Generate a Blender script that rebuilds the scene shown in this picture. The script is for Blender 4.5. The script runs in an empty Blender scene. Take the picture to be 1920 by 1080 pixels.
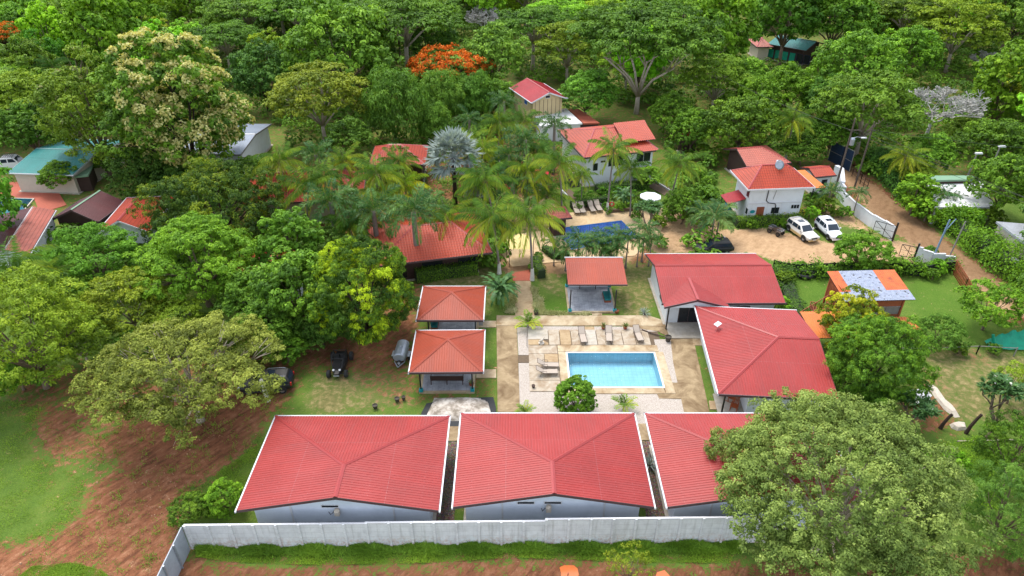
import bpy, math, random
import numpy as np
from mathutils import Vector, Matrix

scn = bpy.context.scene
COL = scn.collection
R_ = math.radians

# ---------------------------------------------------------------- camera, sky, sun, exposure
CAM_H = 40.0; PITCH = R_(32.6); FPX = 1280.0
cd = bpy.data.cameras.new('camera'); cam = bpy.data.objects.new('camera', cd); COL.objects.link(cam)
cam.location = (0, 0, CAM_H); cam.rotation_euler = (math.pi/2 - PITCH, 0, 0)
cd.sensor_width = 36.0; cd.lens = 36.0*FPX/1920; cd.clip_start = 0.5; cd.clip_end = 5000
scn.camera = cam
SUN_EL, SUN_AZ = 64.0, -28.0        # azimuth clockwise from +Y (away from the camera)
world = bpy.data.worlds.new('World'); scn.world = world; world.use_nodes = True
nt = world.node_tree; nt.nodes.clear()
sky = nt.nodes.new('ShaderNodeTexSky'); sky.sky_type = 'NISHITA'; sky.sun_disc = False
sky.sun_elevation = R_(SUN_EL); sky.sun_rotation = R_(SUN_AZ); sky.air_density = 1.0; sky.dust_density = 1.5; sky.ozone_density = 1.0
bg = nt.nodes.new('ShaderNodeBackground'); bg.inputs[1].default_value = 0.15
wo = nt.nodes.new('ShaderNodeOutputWorld'); hs = nt.nodes.new('ShaderNodeHueSaturation'); hs.inputs['Saturation'].default_value = 0.42   # thin cloud greys the blue
nt.links.new(sky.outputs[0], hs.inputs['Color']); nt.links.new(hs.outputs[0], bg.inputs[0]); nt.links.new(bg.outputs[0], wo.inputs[0])
sd = bpy.data.lights.new('sun', 'SUN'); sd.energy = 1.0; sd.angle = R_(24); sd.color = (1.0, 0.95, 0.87)
sun = bpy.data.objects.new('sun', sd); COL.objects.link(sun)
_d = Vector((math.sin(R_(SUN_AZ))*math.cos(R_(SUN_EL)), math.cos(R_(SUN_AZ))*math.cos(R_(SUN_EL)), math.sin(R_(SUN_EL))))
sun.rotation_euler = _d.to_track_quat('Z', 'Y').to_euler()
scn.view_settings.view_transform = 'Standard'; scn.view_settings.look = 'None'
scn.view_settings.exposure = 1.58; scn.view_settings.gamma = 1.0
scn.render.engine = 'CYCLES'
scn.cycles.max_bounces = 7; scn.cycles.diffuse_bounces = 3; scn.cycles.glossy_bounces = 2
scn.cycles.transmission_bounces = 4; scn.cycles.transparent_max_bounces = 6

# ---------------------------------------------------------------- helpers
_sp, _cp = math.sin(PITCH), math.cos(PITCH)
def G(px, py, z=0.0):
    """ground point (at height z) seen at pixel px,py of the survey photograph"""
    u = (px-960)/FPX; v = (py-540)/FPX
    t = (z-CAM_H)/(-_sp - v*_cp)
    return (u*t, (_cp - v*_sp)*t)
def ht(bx, by, ty):
    Y = G(bx, by)[1]; v = (ty-540)/FPX
    return CAM_H - Y/(_cp - v*_sp)*(_sp + v*_cp)
def V3(p, z=0.0): return Vector((p[0], p[1], z))
def c8(r, g, b, k=1.0):
    f = lambda x: ((x/255+0.055)/1.055)**2.4 if x > 10 else x/255/12.92
    return (f(r)*k, f(g)*k, f(b)*k)
def smooth(a): a = np.clip(a, 0, 1); return a*a*(3-2*a)

def tag(o, label=None, cat=None, group=None, kind=None):
    if label: o['label'] = label
    if cat: o['category'] = cat
    if group: o['group'] = group
    if kind: o['kind'] = kind
    return o
def thing(name, label, cat, loc=(0, 0, 0), rz=0.0, group=None):
    o = bpy.data.objects.new(name, None); COL.objects.link(o)
    o.empty_display_size = 0.3
    o.location = loc if len(loc) == 3 else (loc[0], loc[1], 0); o.rotation_euler = (0, 0, rz)
    return tag(o, label, cat, group)
def copy_tree(root, loc=None, rz=None, sc=None, label=None, group=None, color=None):
    r = root.copy(); COL.objects.link(r)
    if loc is not None: r.location = loc if len(loc) == 3 else (loc[0], loc[1], 0)
    if rz is not None: r.rotation_euler = (r.rotation_euler[0], r.rotation_euler[1], rz)
    if sc is not None: r.scale = sc if hasattr(sc, '__len__') else (sc, sc, sc)
    if label: r['label'] = label
    if group: r['group'] = group
    if color: r.color = color
    for ch in list(root.children):
        c = ch.copy(); COL.objects.link(c); c.parent = r
        if color: c.color = color
        for g in list(ch.children):
            d = g.copy(); COL.objects.link(d); d.parent = c
            if color: d.color = color
    return r

class MB:
    def __init__(s): s.v = []; s.f = []; s.m = []; s.uv = []
    def add(s, vs, fs, m=0, uvs=None):
        b = len(s.v); s.v += [tuple(p) for p in vs]
        for i, f in enumerate(fs):
            s.f.append([b+k for k in f]); s.m.append(m)
            s.uv.append([uvs[k] for k in f] if uvs else [(0, 0)]*len(f))
        return s
    def poly(s, pts, m=0, uvs=None): return s.add(pts, [list(range(len(pts)))], m, uvs)
    def box(s, x, y, z, sx, sy, sz, rz=0.0, m=0, taper=1.0):
        """centre x,y; bottom z"""
        c, n = math.cos(rz), math.sin(rz); vs = []
        for k, (zz, t) in enumerate(((z, 1.0), (z+sz, taper))):
            for a, b in ((-1, -1), (1, -1), (1, 1), (-1, 1)):
                dx, dy = a*sx/2*t, b*sy/2*t
                vs.append((x+dx*c-dy*n, y+dx*n+dy*c, zz))
        return s.add(vs, [[3, 2, 1, 0], [4, 5, 6, 7], [0, 1, 5, 4], [1, 2, 6, 5], [2, 3, 7, 6], [3, 0, 4, 7]], m)
    def beam(s, p, q, w=0.1, h=0.1, m=0, up=(0, 0, 1)):
        p, q = Vector(p), Vector(q); d = (q-p).normalized(); up = Vector(up)
        if abs(d.dot(up)) > .98: up = Vector((1, 0, 0))
        a = d.cross(up).normalized(); b = a.cross(d).normalized(); vs = []
        for e in (p, q):
            for i, j in ((-1, -1), (1, -1), (1, 1), (-1, 1)): vs.append(e + a*(i*w/2) + b*(j*h/2))
        return s.add(vs, [[0, 3, 2, 1], [4, 5, 6, 7], [0, 1, 5, 4], [1, 2, 6, 5], [2, 3, 7, 6], [3, 0, 4, 7]], m)
    def tube(s, pts, rad, n=8, m=0, cap=True):
        pts = [Vector(p) for p in pts]
        if not hasattr(rad, '__len__'): rad = [rad]*len(pts)
        b = len(s.v); prev = None
        for i, p in enumerate(pts):
            d = (pts[min(i+1, len(pts)-1)] - pts[max(i-1, 0)])
            d = d.normalized() if d.length > 1e-6 else Vector((0, 0, 1))
            if prev is None:
                u = Vector((1, 0, 0)) if abs(d.x) < .9 else Vector((0, 1, 0))
                a = d.cross(u).normalized()
            else: a = (prev - d*prev.dot(d)).normalized()
            prev = a; c = d.cross(a)
            for k in range(n):
                t = 2*math.pi*k/n; s.v.append(tuple(p + (a*math.cos(t)+c*math.sin(t))*rad[i]))
        for i in range(len(pts)-1):
            for k in range(n):
                s.f.append([b+i*n+k, b+i*n+(k+1) % n, b+(i+1)*n+(k+1) % n, b+(i+1)*n+k]); s.m.append(m); s.uv.append([(0, 0)]*4)
        if cap:
            for o, rev in ((b, True), (b+(len(pts)-1)*n, False)):
                f = [o+k for k in range(n)]; s.f.append(f[::-1] if rev else f); s.m.append(m); s.uv.append([(0, 0)]*n)
        return s
    def prism(s, pts, z0, z1, m=0):
        n = len(pts); vs = [(p[0], p[1], z0) for p in pts] + [(p[0], p[1], z1) for p in pts]
        a = sum(pts[i][0]*pts[(i+1) % n][1]-pts[(i+1) % n][0]*pts[i][1] for i in range(n))
        fs = [list(range(n))[::-1], [n+i for i in range(n)]] + [[i, (i+1) % n, n+(i+1) % n, n+i] for i in range(n)]
        if a < 0: fs = [f[::-1] for f in fs]
        return s.add(vs, fs, m)
    def lathe(s, prof, n=12, c=(0, 0, 0), m=0):
        b = len(s.v)
        for r, z in prof:
            for k in range(n):
                t = 2*math.pi*k/n; s.v.append((c[0]+r*math.cos(t), c[1]+r*math.sin(t), c[2]+z))
        for i in range(len(prof)-1):
            for k in range(n):
                s.f.append([b+i*n+k, b+i*n+(k+1) % n, b+(i+1)*n+(k+1) % n, b+(i+1)*n+k]); s.m.append(m); s.uv.append([(0, 0)]*4)
        return s
    def loft(s, rings, m=0, cap=True):
        n = len(rings[0]); b = len(s.v)
        for r in rings: s.v += [tuple(p) for p in r]
        for i in range(len(rings)-1):
            for k in range(n):
                s.f.append([b+i*n+k, b+i*n+(k+1) % n, b+(i+1)*n+(k+1) % n, b+(i+1)*n+k]); s.m.append(m); s.uv.append([(0, 0)]*4)
        if cap:
            s.f.append([b+k for k in range(n)][::-1]); s.m.append(m); s.uv.append([(0, 0)]*n)
            o = b+(len(rings)-1)*n; s.f.append([o+k for k in range(n)]); s.m.append(m); s.uv.append([(0, 0)]*n)
        return s
    def build(s, name, mats, parent=None, smooth=False, loc=None):
        me = bpy.data.meshes.new(name); me.from_pydata(s.v, [], s.f)
        if not isinstance(mats, (list, tuple)): mats = [mats]
        for m in mats: me.materials.append(m)
        if len(mats) > 1: me.polygons.foreach_set('material_index', s.m)
        ul = me.uv_layers.new(name='UVMap'); flat = [c for f in s.uv for p in f for c in p]
        ul.data.foreach_set('uv', flat)
        if smooth: me.polygons.foreach_set('use_smooth', [True]*len(s.f))
        me.update()
        o = bpy.data.objects.new(name, me); COL.objects.link(o)
        if parent: o.parent = parent
        if loc is not None: o.location = loc
        return o
    def bevel(s, o, w=0.02, seg=1):
        b = o.modifiers.new('bevel', 'BEVEL'); b.width = w; b.segments = seg; b.limit_method = 'ANGLE'; return o

# ---------------------------------------------------------------- materials
class NB:
    """small node-graph builder"""
    def __init__(s, name):
        s.m = bpy.data.materials.new(name); s.m.use_nodes = True; s.t = s.m.node_tree; s.t.nodes.clear()
        s.out = s.n('ShaderNodeOutputMaterial'); s.b = s.n('ShaderNodeBsdfPrincipled'); s.l(s.b.outputs[0], s.out.inputs[0])
    def n(s, t, **k):
        x = s.t.nodes.new(t)
        for a, v in k.items(): setattr(x, a, v)
        return x
    def l(s, a, b): s.t.links.new(a, b)
    def set(s, node, **k):
        for a, v in k.items():
            i = node.inputs[a.replace('_', ' ')]
            if hasattr(v, 'is_output') or isinstance(v, bpy.types.NodeSocket): s.l(v, i)
            else: i.default_value = v if not (isinstance(v, tuple) and len(v) == 3 and i.type == 'RGBA') else (*v, 1)
        return node
    def coord(s, kind='Object'):
        return s.n('ShaderNodeTexCoord').outputs[kind]
    def worldpos(s): return s.n('ShaderNodeNewGeometry').outputs['Position']
    def noise(s, vec, scale, detail=4, rough=.6, dist=0.0):
        x = s.n('ShaderNodeTexNoise'); s.l(vec, x.inputs['Vector']); x.inputs['Scale'].default_value = scale
        x.inputs['Detail'].default_value = detail; x.inputs['Roughness'].default_value = rough; x.inputs['Distortion'].default_value = dist
        return x.outputs['Fac']
    def ramp(s, fac, stops):
        x = s.n('ShaderNodeValToRGB'); s.l(fac, x.inputs[0]); e = x.color_ramp.elements
        while len(e) < len(stops): e.new(.5)
        for i, (p, c) in enumerate(stops):
            e[i].position = p; e[i].color = (*c, 1) if hasattr(c, '__len__') else (c, c, c, 1)
        return x.outputs[0]
    def mix(s, f, a, b, mode='MIX'):
        x = s.n('ShaderNodeMix', data_type='RGBA', blend_type=mode)
        for i, v in ((0, f), (6, a), (7, b)):
            if isinstance(v, bpy.types.NodeSocket): s.l(v, x.inputs[i])
            else: x.inputs[i].default_value = v if i == 0 else (*v, 1)
        return x.outputs[2]
    def math(s, op, a, b=0.0, c=0.0, clamp=False):
        x = s.n('ShaderNodeMath', operation=op); x.use_clamp = clamp
        for i, v in enumerate((a, b, c)):
            if isinstance(v, bpy.types.NodeSocket): s.l(v, x.inputs[i])
            else: x.inputs[i].default_value = v
        return x.outputs[0]
    def attr(s, name): return s.n('ShaderNodeAttribute', attribute_name=name).outputs['Fac']
    def bump(s, h, strength=.3, dist=.05):
        x = s.n('ShaderNodeBump'); s.l(h, x.inputs['Height']); x.inputs['Strength'].default_value = strength
        x.inputs['Distance'].default_value = dist; s.l(x.outputs[0], s.b.inputs['Normal']); return x
    def done(s, **k): s.set(s.b, **k); return s.m

def plain(name, col, rough=.6, var=.18, scale=1.5, metal=0.0, spec=.5, bump=0.0, bscale=20, dirt=None, dirtamt=.5, uv=False):
    """painted / weathered surface: base colour with worn variation, stains and a fine bump"""
    g = NB(name); p = g.worldpos()
    n1 = g.noise(p, scale, 5, .65); n2 = g.noise(p, scale*7, 3, .6)
    f = g.math('ADD', g.math('MULTIPLY', n1, .65), g.math('MULTIPLY', n2, .35))
    dk = tuple(c*(1-var) for c in col); lt = tuple(min(1, c*(1+var*.8)) for c in col)
    c = g.ramp(f, [(.3, dk), (.5, col), (.7, lt)])
    if dirt:
        d = g.ramp(g.noise(p, scale*.7+.1, 6, .7, .4), [(.48, 0.0), (.72, dirtamt)])
        c = g.mix(d, c, dirt)
    if bump: g.bump(g.noise(p, bscale, 3, .6), bump, .02)
    return g.done(Base_Color=c, Roughness=rough, Metallic=metal, Specular_IOR_Level=spec)

def roof_mat(name, col, rough=.45, rows=False, fade=.25):
    g = NB(name); p = g.worldpos(); uv = g.coord('UV')
    n = g.noise(p, .35, 5, .6); n2 = g.noise(p, 6, 4, .7)
    c = g.ramp(g.math('ADD', g.math('MULTIPLY', n, .6), g.math('MULTIPLY', n2, .4)),
               [(.25, tuple(x*(1-fade) for x in col)), (.5, col), (.8, tuple(min(1, x*(1+fade*.5)+.02) for x in col))])
    sep = g.n('ShaderNodeSeparateXYZ'); g.l(uv, sep.inputs[0])
    wn = g.n('ShaderNodeTexWhiteNoise', noise_dimensions='2D'); cb = g.n('ShaderNodeCombineXYZ'); g.l(g.math('FLOOR', g.math('DIVIDE', sep.outputs[0], 1.05)), cb.inputs[0]); g.l(g.math('FLOOR', g.math('DIVIDE', sep.outputs[1], 3.6)), cb.inputs[1]); g.l(cb.outputs[0], wn.inputs['Vector'])
    c = g.mix(g.math('MULTIPLY', wn.outputs['Value'], .22), c, tuple(x*.55+.02 for x in col))   # each sheet has weathered a little differently
    if rows:                                              # horizontal steps of pressed tile sheets
        fr = g.math('FRACT', g.math('DIVIDE', sep.outputs[1], .38))
        ln = g.math('GREATER_THAN', fr, .8)
        c = g.mix(g.math('MULTIPLY', ln, .62), c, tuple(x*.4 for x in col))
        g.bump(fr, .6, .05)
    else:                                                 # sheet laps and rows of screws
        fr = g.math('FRACT', g.math('DIVIDE', sep.outputs[1], 3.6)); ln = g.math('LESS_THAN', fr, .012)
        c = g.mix(g.math('MULTIPLY', ln, .3), c, tuple(min(1, x*.6+.1) for x in col))
        fs = g.math('FRACT', g.math('DIVIDE', sep.outputs[1], 1.2)); sc = g.math('LESS_THAN', fs, .03)
        fu = g.math('FRACT', g.math('DIVIDE', sep.outputs[0], .44)); su = g.math('LESS_THAN', fu, .09)
        c = g.mix(g.math('MULTIPLY', g.math('MULTIPLY', sc, su), .2), c, (.55, .5, .5))
        streak = g.n('ShaderNodeMapping'); g.l(uv, streak.inputs[0]); streak.inputs['Scale'].default_value = (5, .25, 1)
        st = g.ramp(g.noise(streak.outputs[0], 1.0, 4, .7), [(.48, 0.0), (.75, .5)])
        c = g.mix(st, c, tuple(x*.62+.03 for x in col))
    return g.done(Base_Color=c, Roughness=rough, Specular_IOR_Level=.35)

def leaf_mat(name, dark, mid, light, trans=.32, rough=.5):
    g = NB(name); t = g.attr('tint')
    c = g.ramp(t, [(.12, dark), (.5, mid), (.92, light)])
    oi = g.n('ShaderNodeObjectInfo'); c = g.mix(1.0, c, oi.outputs['Color'], 'MULTIPLY')
    g.set(g.b, Base_Color=c, Roughness=rough+.1, Specular_IOR_Level=.2)
    tr = g.n('ShaderNodeBsdfTranslucent'); g.l(g.mix(1.0, c, (1.25, 1.15, .55), 'MULTIPLY'), tr.inputs[0])
    mx = g.n('ShaderNodeMixShader'); mx.inputs[0].default_value = trans
    g.l(g.b.outputs[0], mx.inputs[1]); g.l(tr.outputs[0], mx.inputs[2]); g.l(mx.outputs[0], g.out.inputs[0])
    return g.m

M = {}
M['red'] = roof_mat('red_metal_roof', (.300, .026, .022))
M['salmon'] = roof_mat('salmon_metal_roof', (.315, .048, .018))
M['tile'] = roof_mat('red_tile_sheet_roof', (.40, .050, .018), rows=True)
M['tile_old'] = roof_mat('faded_tile_roof', c8(186, 100, 82, .9), rows=True, fade=.4)
M['crimson'] = roof_mat('crimson_roof', c8(160, 24, 34, .9))
M['maroon'] = roof_mat('maroon_roof', c8(92, 42, 44, .9), fade=.45)
M['teal'] = roof_mat('teal_roof', c8(50, 132, 128, .9))
M['green_roof'] = roof_mat('green_roof', c8(90, 160, 110, .9))
M['grey_roof'] = roof_mat('grey_roof', c8(140, 150, 165, .9), rough=.35)
M['orange_roof'] = roof_mat('orange_roof', c8(215, 118, 42, .9))
M['white_roof'] = plain('white_roof', c8(225, 225, 225, .9), var=.1, dirt=c8(120, 115, 110), dirtamt=.35)
M['cap'] = plain('red_ridge_cap', (.30, .034, .032), .45, .08)
M['cap_salmon'] = plain('salmon_ridge_cap', (.31, .05, .022), .45, .08)
M['white_wall'] = plain('white_wall', c8(222, 226, 230, .9), .7, .05, dirt=c8(150, 140, 125), dirtamt=.18, bump=.1)
M['blue_wall'] = plain('pale_blue_grey_wall', c8(216, 224, 236, .9), .7, .05, .6, dirt=c8(140, 150, 165), dirtamt=.25, bump=.1)
M['cream_wall'] = plain('cream_wall', c8(200, 180, 135, .9), .7, .08)
M['beige_wall'] = plain('beige_wall', c8(205, 192, 175, .9), .7, .08)
M['dark_wall'] = plain('dark_timber_wall', c8(62, 42, 36), .8, .3)
M['white_trim'] = plain('white_trim', c8(215, 216, 220, .85), .45, .06)
M['dark_trim'] = plain('dark_brown_trim', c8(74, 54, 56), .55, .15)
M['black'] = plain('black_metal', (.012, .012, .013), .45, .2)
M['black_plastic'] = plain('black_plastic', (.02, .02, .022), .6, .3, 6)
M['glass'] = plain('dark_window_glass', (.015, .018, .022), .08, .3, 1)
M['car_glass'] = plain('car_glass', (.02, .03, .045), .05, .2, 1)
M['wood'] = plain('reddish_brown_wood', c8(132, 70, 42), .6, .3, 4, bump=.2)
M['rust_wood'] = plain('orange_brown_timber', c8(150, 80, 48), .65, .3, 3, bump=.2)
M['dark_wood'] = plain('dark_brown_wood', c8(60, 38, 30), .6, .3, 4)
M['silver'] = plain('galvanised_metal', c8(165, 172, 180, .9), .35, .15, 3, metal=.5)
M['pole_grey'] = plain('grey_pole', c8(125, 122, 116), .7, .2, 3)
M['teal_paint'] = plain('turquoise_paint', c8(20, 140, 145), .5, .12)
M['terracotta'] = plain('terracotta_pot', c8(150, 72, 50), .8, .2, 5)
M['stone_pot'] = plain('dark_stone_pot', c8(70, 64, 56), .85, .3, 6)
M['car_white'] = plain('white_car_paint', (.72, .73, .75), .22, .03, 1, spec=.6)
M['car_dirty'] = plain('dusty_white_car_paint', (.68, .66, .62), .35, .05, 1, dirt=c8(190, 160, 110), dirtamt=.5)
M['tan_paint'] = plain('tan_lower_paint', c8(196, 170, 120), .45, .12, 3)
M['tyre'] = plain('tyre_rubber', (.018, .018, .018), .85, .3, 8)
M['rim'] = plain('wheel_rim', (.35, .35, .36), .3, .1, 5, metal=.7)
M['lamp_glass'] = plain('headlight_glass', (.6, .62, .65), .1, .1)
M['red_lamp'] = plain('red_lamp', (.4, .02, .02), .2, .1)
M['taupe_mesh'] = plain('taupe_sling_fabric', c8(165, 152, 138), .75, .1, 8)
M['bronze'] = plain('brown_metal_frame', c8(88, 74, 64), .5, .2, 6)
M['cloth_white'] = plain('white_canvas', c8(222, 222, 230, .9), .8, .05)
M['cloth_red'] = plain('red_canvas', c8(190, 20, 45), .8, .1)
M['cloth_teal'] = plain('teal_cloth', c8(10, 110, 110), .8, .3, 2)
M['cloth_blue'] = plain('blue_cloth', c8(20, 80, 150), .8, .2, 2)
M['cloth_tan'] = plain('tan_canvas', c8(205, 185, 120), .8, .08)
M['green_tarp'] = plain('sea_green_tarp', c8(0, 140, 110), .6, .3, 2, bump=.6, bscale=3)
M['black_net'] = plain('black_shade_net', c8(40, 42, 44), .8, .35, 2)
M['blue_net'] = plain('dark_blue_net', c8(14, 40, 66), .8, .35, 2)
M['bark'] = plain('grey_brown_bark', c8(112, 96, 80), .9, .35, 3, bump=.6, bscale=12)
M['bark_pale'] = plain('pale_grey_bark', c8(168, 156, 140), .9, .25, 3, bump=.5, bscale=12)
M['bark_dark'] = plain('dark_bark', c8(60, 46, 38), .9, .35, 3, bump=.6, bscale=12)
M['palm_bark'] = plain('palm_trunk_grey', c8(128, 118, 112), .9, .3, 5, bump=.6, bscale=14)
M['whitewash'] = plain('whitewash', c8(220, 216, 208, .9), .8, .12, 5, dirt=c8(140, 110, 90), dirtamt=.4)
M['crownshaft'] = plain('green_crownshaft', c8(95, 130, 50), .5, .15, 5)
M['twig'] = plain('dry_grey_twigs', c8(158, 156, 150), .9, .25, 2)
M['rock'] = plain('pale_rock', c8(190, 180, 165), .9, .3, 5, bump=.5)
M['brick'] = plain('terracotta_paving', c8(165, 84, 62), .8, .25, 4)
M['hedge_core'] = plain('hedge_twigs', (.022, .04, .012), .9, .3, 5)
M['pebble'] = plain('tan_pebbles', c8(168, 130, 100), .9, .3, 5)
M['hose'] = plain('black_cable', (.02, .02, .02), .6, .1)

def leafset(n, d, m, l, tr=.24, rough=.5, k=1.14): M[n] = leaf_mat(n, tuple(x*k for x in d), tuple(x*k for x in m), tuple(x*k for x in l), tr, rough)
leafset('leaf_mid', (.045,.105,.009), (.110,.225,.016), (.215,.375,.028))
leafset('leaf_dark', (.030,.078,.011), (.070,.155,.018), (.140,.260,.030))
leafset('leaf_bright', (.075,.180,.009), (.155,.310,.014), (.270,.470,.024))
leafset('leaf_lime', (.105,.180,.010), (.205,.310,.016), (.340,.450,.028))
leafset('leaf_olive', (.075,.100,.012), (.185,.225,.030), (.36,.41,.065))
leafset('leaf_greyg', (0.085, 0.125, 0.035), (0.15, 0.205, 0.06), (0.24, 0.3, 0.1))
leafset('leaf_mango', (0.028, 0.072, 0.01), (0.08, 0.16, 0.012), (0.28, 0.36, 0.012))
leafset('leaf_palm', (.045,.110,.012), (.115,.225,.022), (.34,.40,.035), .25, .4)
leafset('leaf_royal', (.026,.085,.020), (.070,.165,.035), (.150,.260,.060), .25, .4)
leafset('leaf_silver', (.13,.17,.15), (.24,.29,.265), (.38,.44,.41), .15, .5)
leafset('leaf_banana', (.030, .090, .025), (.070, .160, .050), (.130, .240, .080), .3, .35)
leafset('leaf_grass', (0.095, 0.19, 0.018), (0.155, 0.29, 0.026), (0.24, 0.39, 0.04), .3, .6)
leafset('leaf_cream', (.33,.32,.09), (.47,.45,.16), (.62,.60,.27), .3, .7)
leafset('leaf_flame', (.340, .060, .006), (.560, .120, .010), (.700, .230, .030), .3, .6)
leafset('leaf_yellow', (.300, .260, .010), (.480, .420, .015), (.600, .540, .040), .3, .6)
leafset('leaf_border', (.20,.22,.06), (.38,.38,.16), (.55,.52,.30))
leafset('leaf_bamboo', (.055,.130,.015), (.115,.245,.026), (.200,.350,.040))
# ================================================================ ground
def pip(X, Y, poly):
    ins = np.zeros(X.shape, bool); n = len(poly)
    for i in range(n):
        x1, y1 = poly[i]; x2, y2 = poly[(i+1) % n]
        if y1 == y2: continue
        c = ((y1 > Y) != (y2 > Y)) & (X < (x2-x1)*(Y-y1)/(y2-y1)+x1); ins ^= c
    return ins
def W(*pts): return [G(*p) for p in pts]
POOL = W((1066, 663), (1224, 663.6), (1243, 727), (1073, 727))
POOL = [(5.25, 51.0), (13.35, 51.0), (13.35, 46.2), (5.25, 46.2)]
BPOOL = W((1040, 430), (1165, 414.5), (1198, 447), (1072, 470))
LPOOL = W((-20, 372), (62, 374), (40, 400), (-30, 420))
def axis(lo, hi, fine_lo, fine_hi, st):
    a = list(np.arange(fine_lo, fine_hi+st/2, st)); d = st
    x = fine_lo
    left = []
    while x > lo: d *= 1.22; x -= d; left.append(x)
    d = st; x = a[-1]; right = []
    while x < hi: d *= 1.22; x += d; right.append(x)
    return np.array(left[::-1] + a + right)
def make_ground():
    xs = axis(-1500, 1500, -75, 92, .5); ys = axis(-400, 2500, 14, 130, .5)
    X, Y = np.meshgrid(xs, ys); nx, ny = len(xs), len(ys)
    soil = np.zeros(X.shape); sand = np.zeros(X.shape); dry = np.zeros(X.shape); lush = np.zeros(X.shape); wet_and_shade = np.zeros(X.shape)
    def put(A, val, pts, wld=False):
        A[pip(X, Y, pts if wld else W(*pts))] = val
    # forest floor
    put(soil, .35, [(-900, 96), (900, 96), (900, 2400), (-900, 2400)], True)
    put(soil, .35, [(-200, 62), (-9, 62), (-9, 100), (-200, 100)], True)
    put(soil, .35, [(30, 84), (200, 90), (200, 100), (30, 100)], True)
    put(soil, .7, [(460, 330), (700, 290), (960, 245), (1065, 250), (1055, 350), (950, 400), (880, 480), (700, 440), (460, 540)])
    # red earth left
    put(soil, 1, [(60, 800), (110, 765), (200, 745), (300, 720), (520, 690), (560, 700), (545, 745), (500, 790), (462, 850), (415, 880), (360, 915), (330, 950), (335, 985), (352, 1000), (335, 1080), (300, 1120), (-200, 1120), (-100, 1040), (100, 1008), (160, 960), (162, 905), (245, 880), (240, 858), (150, 850), (90, 850)])
    put(soil, .55, [(0, 690), (160, 680), (500, 640), (560, 680), (500, 720), (240, 740), (60, 790), (0, 760)])
    put(soil, .25, [(40, 860), (150, 850), (230, 870), (160, 900), (120, 930), (60, 920)])
    put(soil, .12, [(20, 1085), (60, 1062), (130, 1054), (190, 1066), (230, 1110), (-20, 1120)])
    put(soil, .25, [(150, 770), (230, 775), (235, 800), (200, 830), (140, 820)])
    put(dry, .8, [(85, 795), (150, 790), (175, 840), (110, 862), (80, 830)])
    # front road
    put(soil, 1, [(352, 1044), (430, 1056), (600, 1062), (800, 1058), (960, 1048), (1060, 1051), (1200, 1056), (1370, 1060), (1500, 1050), (1980, 1040), (2050, 1180), (-100, 1180), (300, 1100)])
    put(lush, 1, [(362, 1024), (1380, 1014), (1380, 1040), (1060, 1042), (600, 1050), (370, 1038)])
    put(wet_and_shade, 1, [(345, 1040), (1500, 1040), (2100, 1000), (2100, 1250), (300, 1250)]); put(wet_and_shade, .75, [(180, 740), (520, 690), (560, 720), (480, 830), (400, 880), (240, 880)]); put(wet_and_shade, .7, [(230, 900), (330, 960), (352, 1010), (330, 1085), (250, 1060), (150, 960)])  # front road is dark moist earth; under the olive tree shade is painted in
    put(wet_and_shade, 1, [(1560, 300), (1640, 320), (1980, 540), (1980, 620), (1640, 420)]); put(wet_and_shade, 1, [(950, 470), (1062, 505), (1062, 560), (1000, 592), (930, 560)]); put(wet_and_shade, 1, [(1150, 490), (1220, 480), (1245, 560), (1215, 605), (1150, 600)]); put(wet_and_shade, .8, [(560, 640), (790, 600), (790, 690), (640, 700)])
    # under the mango and behind the shelters
    put(soil, .75, [(560, 640), (780, 600), (790, 660), (770, 690), (640, 700), (560, 690)])
    put(dry, .6, [(770, 500), (930, 500), (935, 545), (910, 610), (780, 610)])
    put(soil, .85, [(700, 560), (790, 530), (790, 620), (740, 640)])
    put(soil, .42, [(700, 690), (930, 680), (932, 760), (740, 775), (640, 720)])
    put(dry, .55, [(590, 690), (760, 690), (800, 770), (560, 778)])
    put(dry, .95, [(606, 730), (622, 738), (640, 762), (622, 778), (604, 770)])
    put(dry, .75, [(632, 703), (650, 702), (660, 735), (636, 730)])
    # around the garden shelter
    put(dry, .55, [(990, 500), (1060, 505), (1062, 560), (1010, 545)])
    put(dry, .6, [(1150, 490), (1220, 480), (1240, 560), (1210, 600), (1168, 600), (1150, 560)])
    put(dry, .3, [(1000, 560), (1090, 580), (1080, 592), (996, 592)])
    put(soil, .5, [(1300, 625), (1325, 625), (1350, 775), (1330, 775)])
    put(soil, .9, [(1160, 440), (1230, 470), (1225, 500), (1165, 492)])
    # sandy yards and tracks
    put(sand, 1, [(950, 430), (1060, 470), (1210, 470), (1170, 495), (1065, 492), (1058, 520), (1010, 505), (1000, 525), (955, 520), (930, 490)])
    put(sand, 1, [(1215, 395), (1345, 405), (1345, 470), (1230, 475), (1190, 440)])
    put(sand, 1, [(1345, 432), (1430, 428), (1560, 455), (1600, 455), (1650, 446), (1700, 455), (1790, 500), (1760, 512), (1690, 488), (1560, 493), (1470, 494), (1410, 476), (1300, 476)])
    put(sand, .7, [(1550, 375), (1600, 400), (1650, 440), (1640, 455), (1590, 430), (1540, 405)])
    put(soil, .8, [(1515, 380), (1560, 385), (1545, 405), (1505, 400)])
    put(sand, .0, [(1560, 432), (1600, 425), (1640, 452), (1600, 462), (1565, 455)])
    put(sand, .6, [(700, 395), (1050, 360), (1050, 440), (940, 440), (900, 400)])
    # unpaved road on the right
    put(soil, 1.15, [(1560, 296), (1592, 300), (1604, 316), (1686, 380), (1768, 446), (1872, 520), (2000, 604), (1900, 606), (1786, 500), (1683, 442), (1630, 396), (1580, 340)]); put(dry, .6, [(1604, 312), (1612, 312), (1700, 380), (1780, 446), (1885, 522), (1872, 524), (1768, 448), (1686, 382)])
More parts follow.
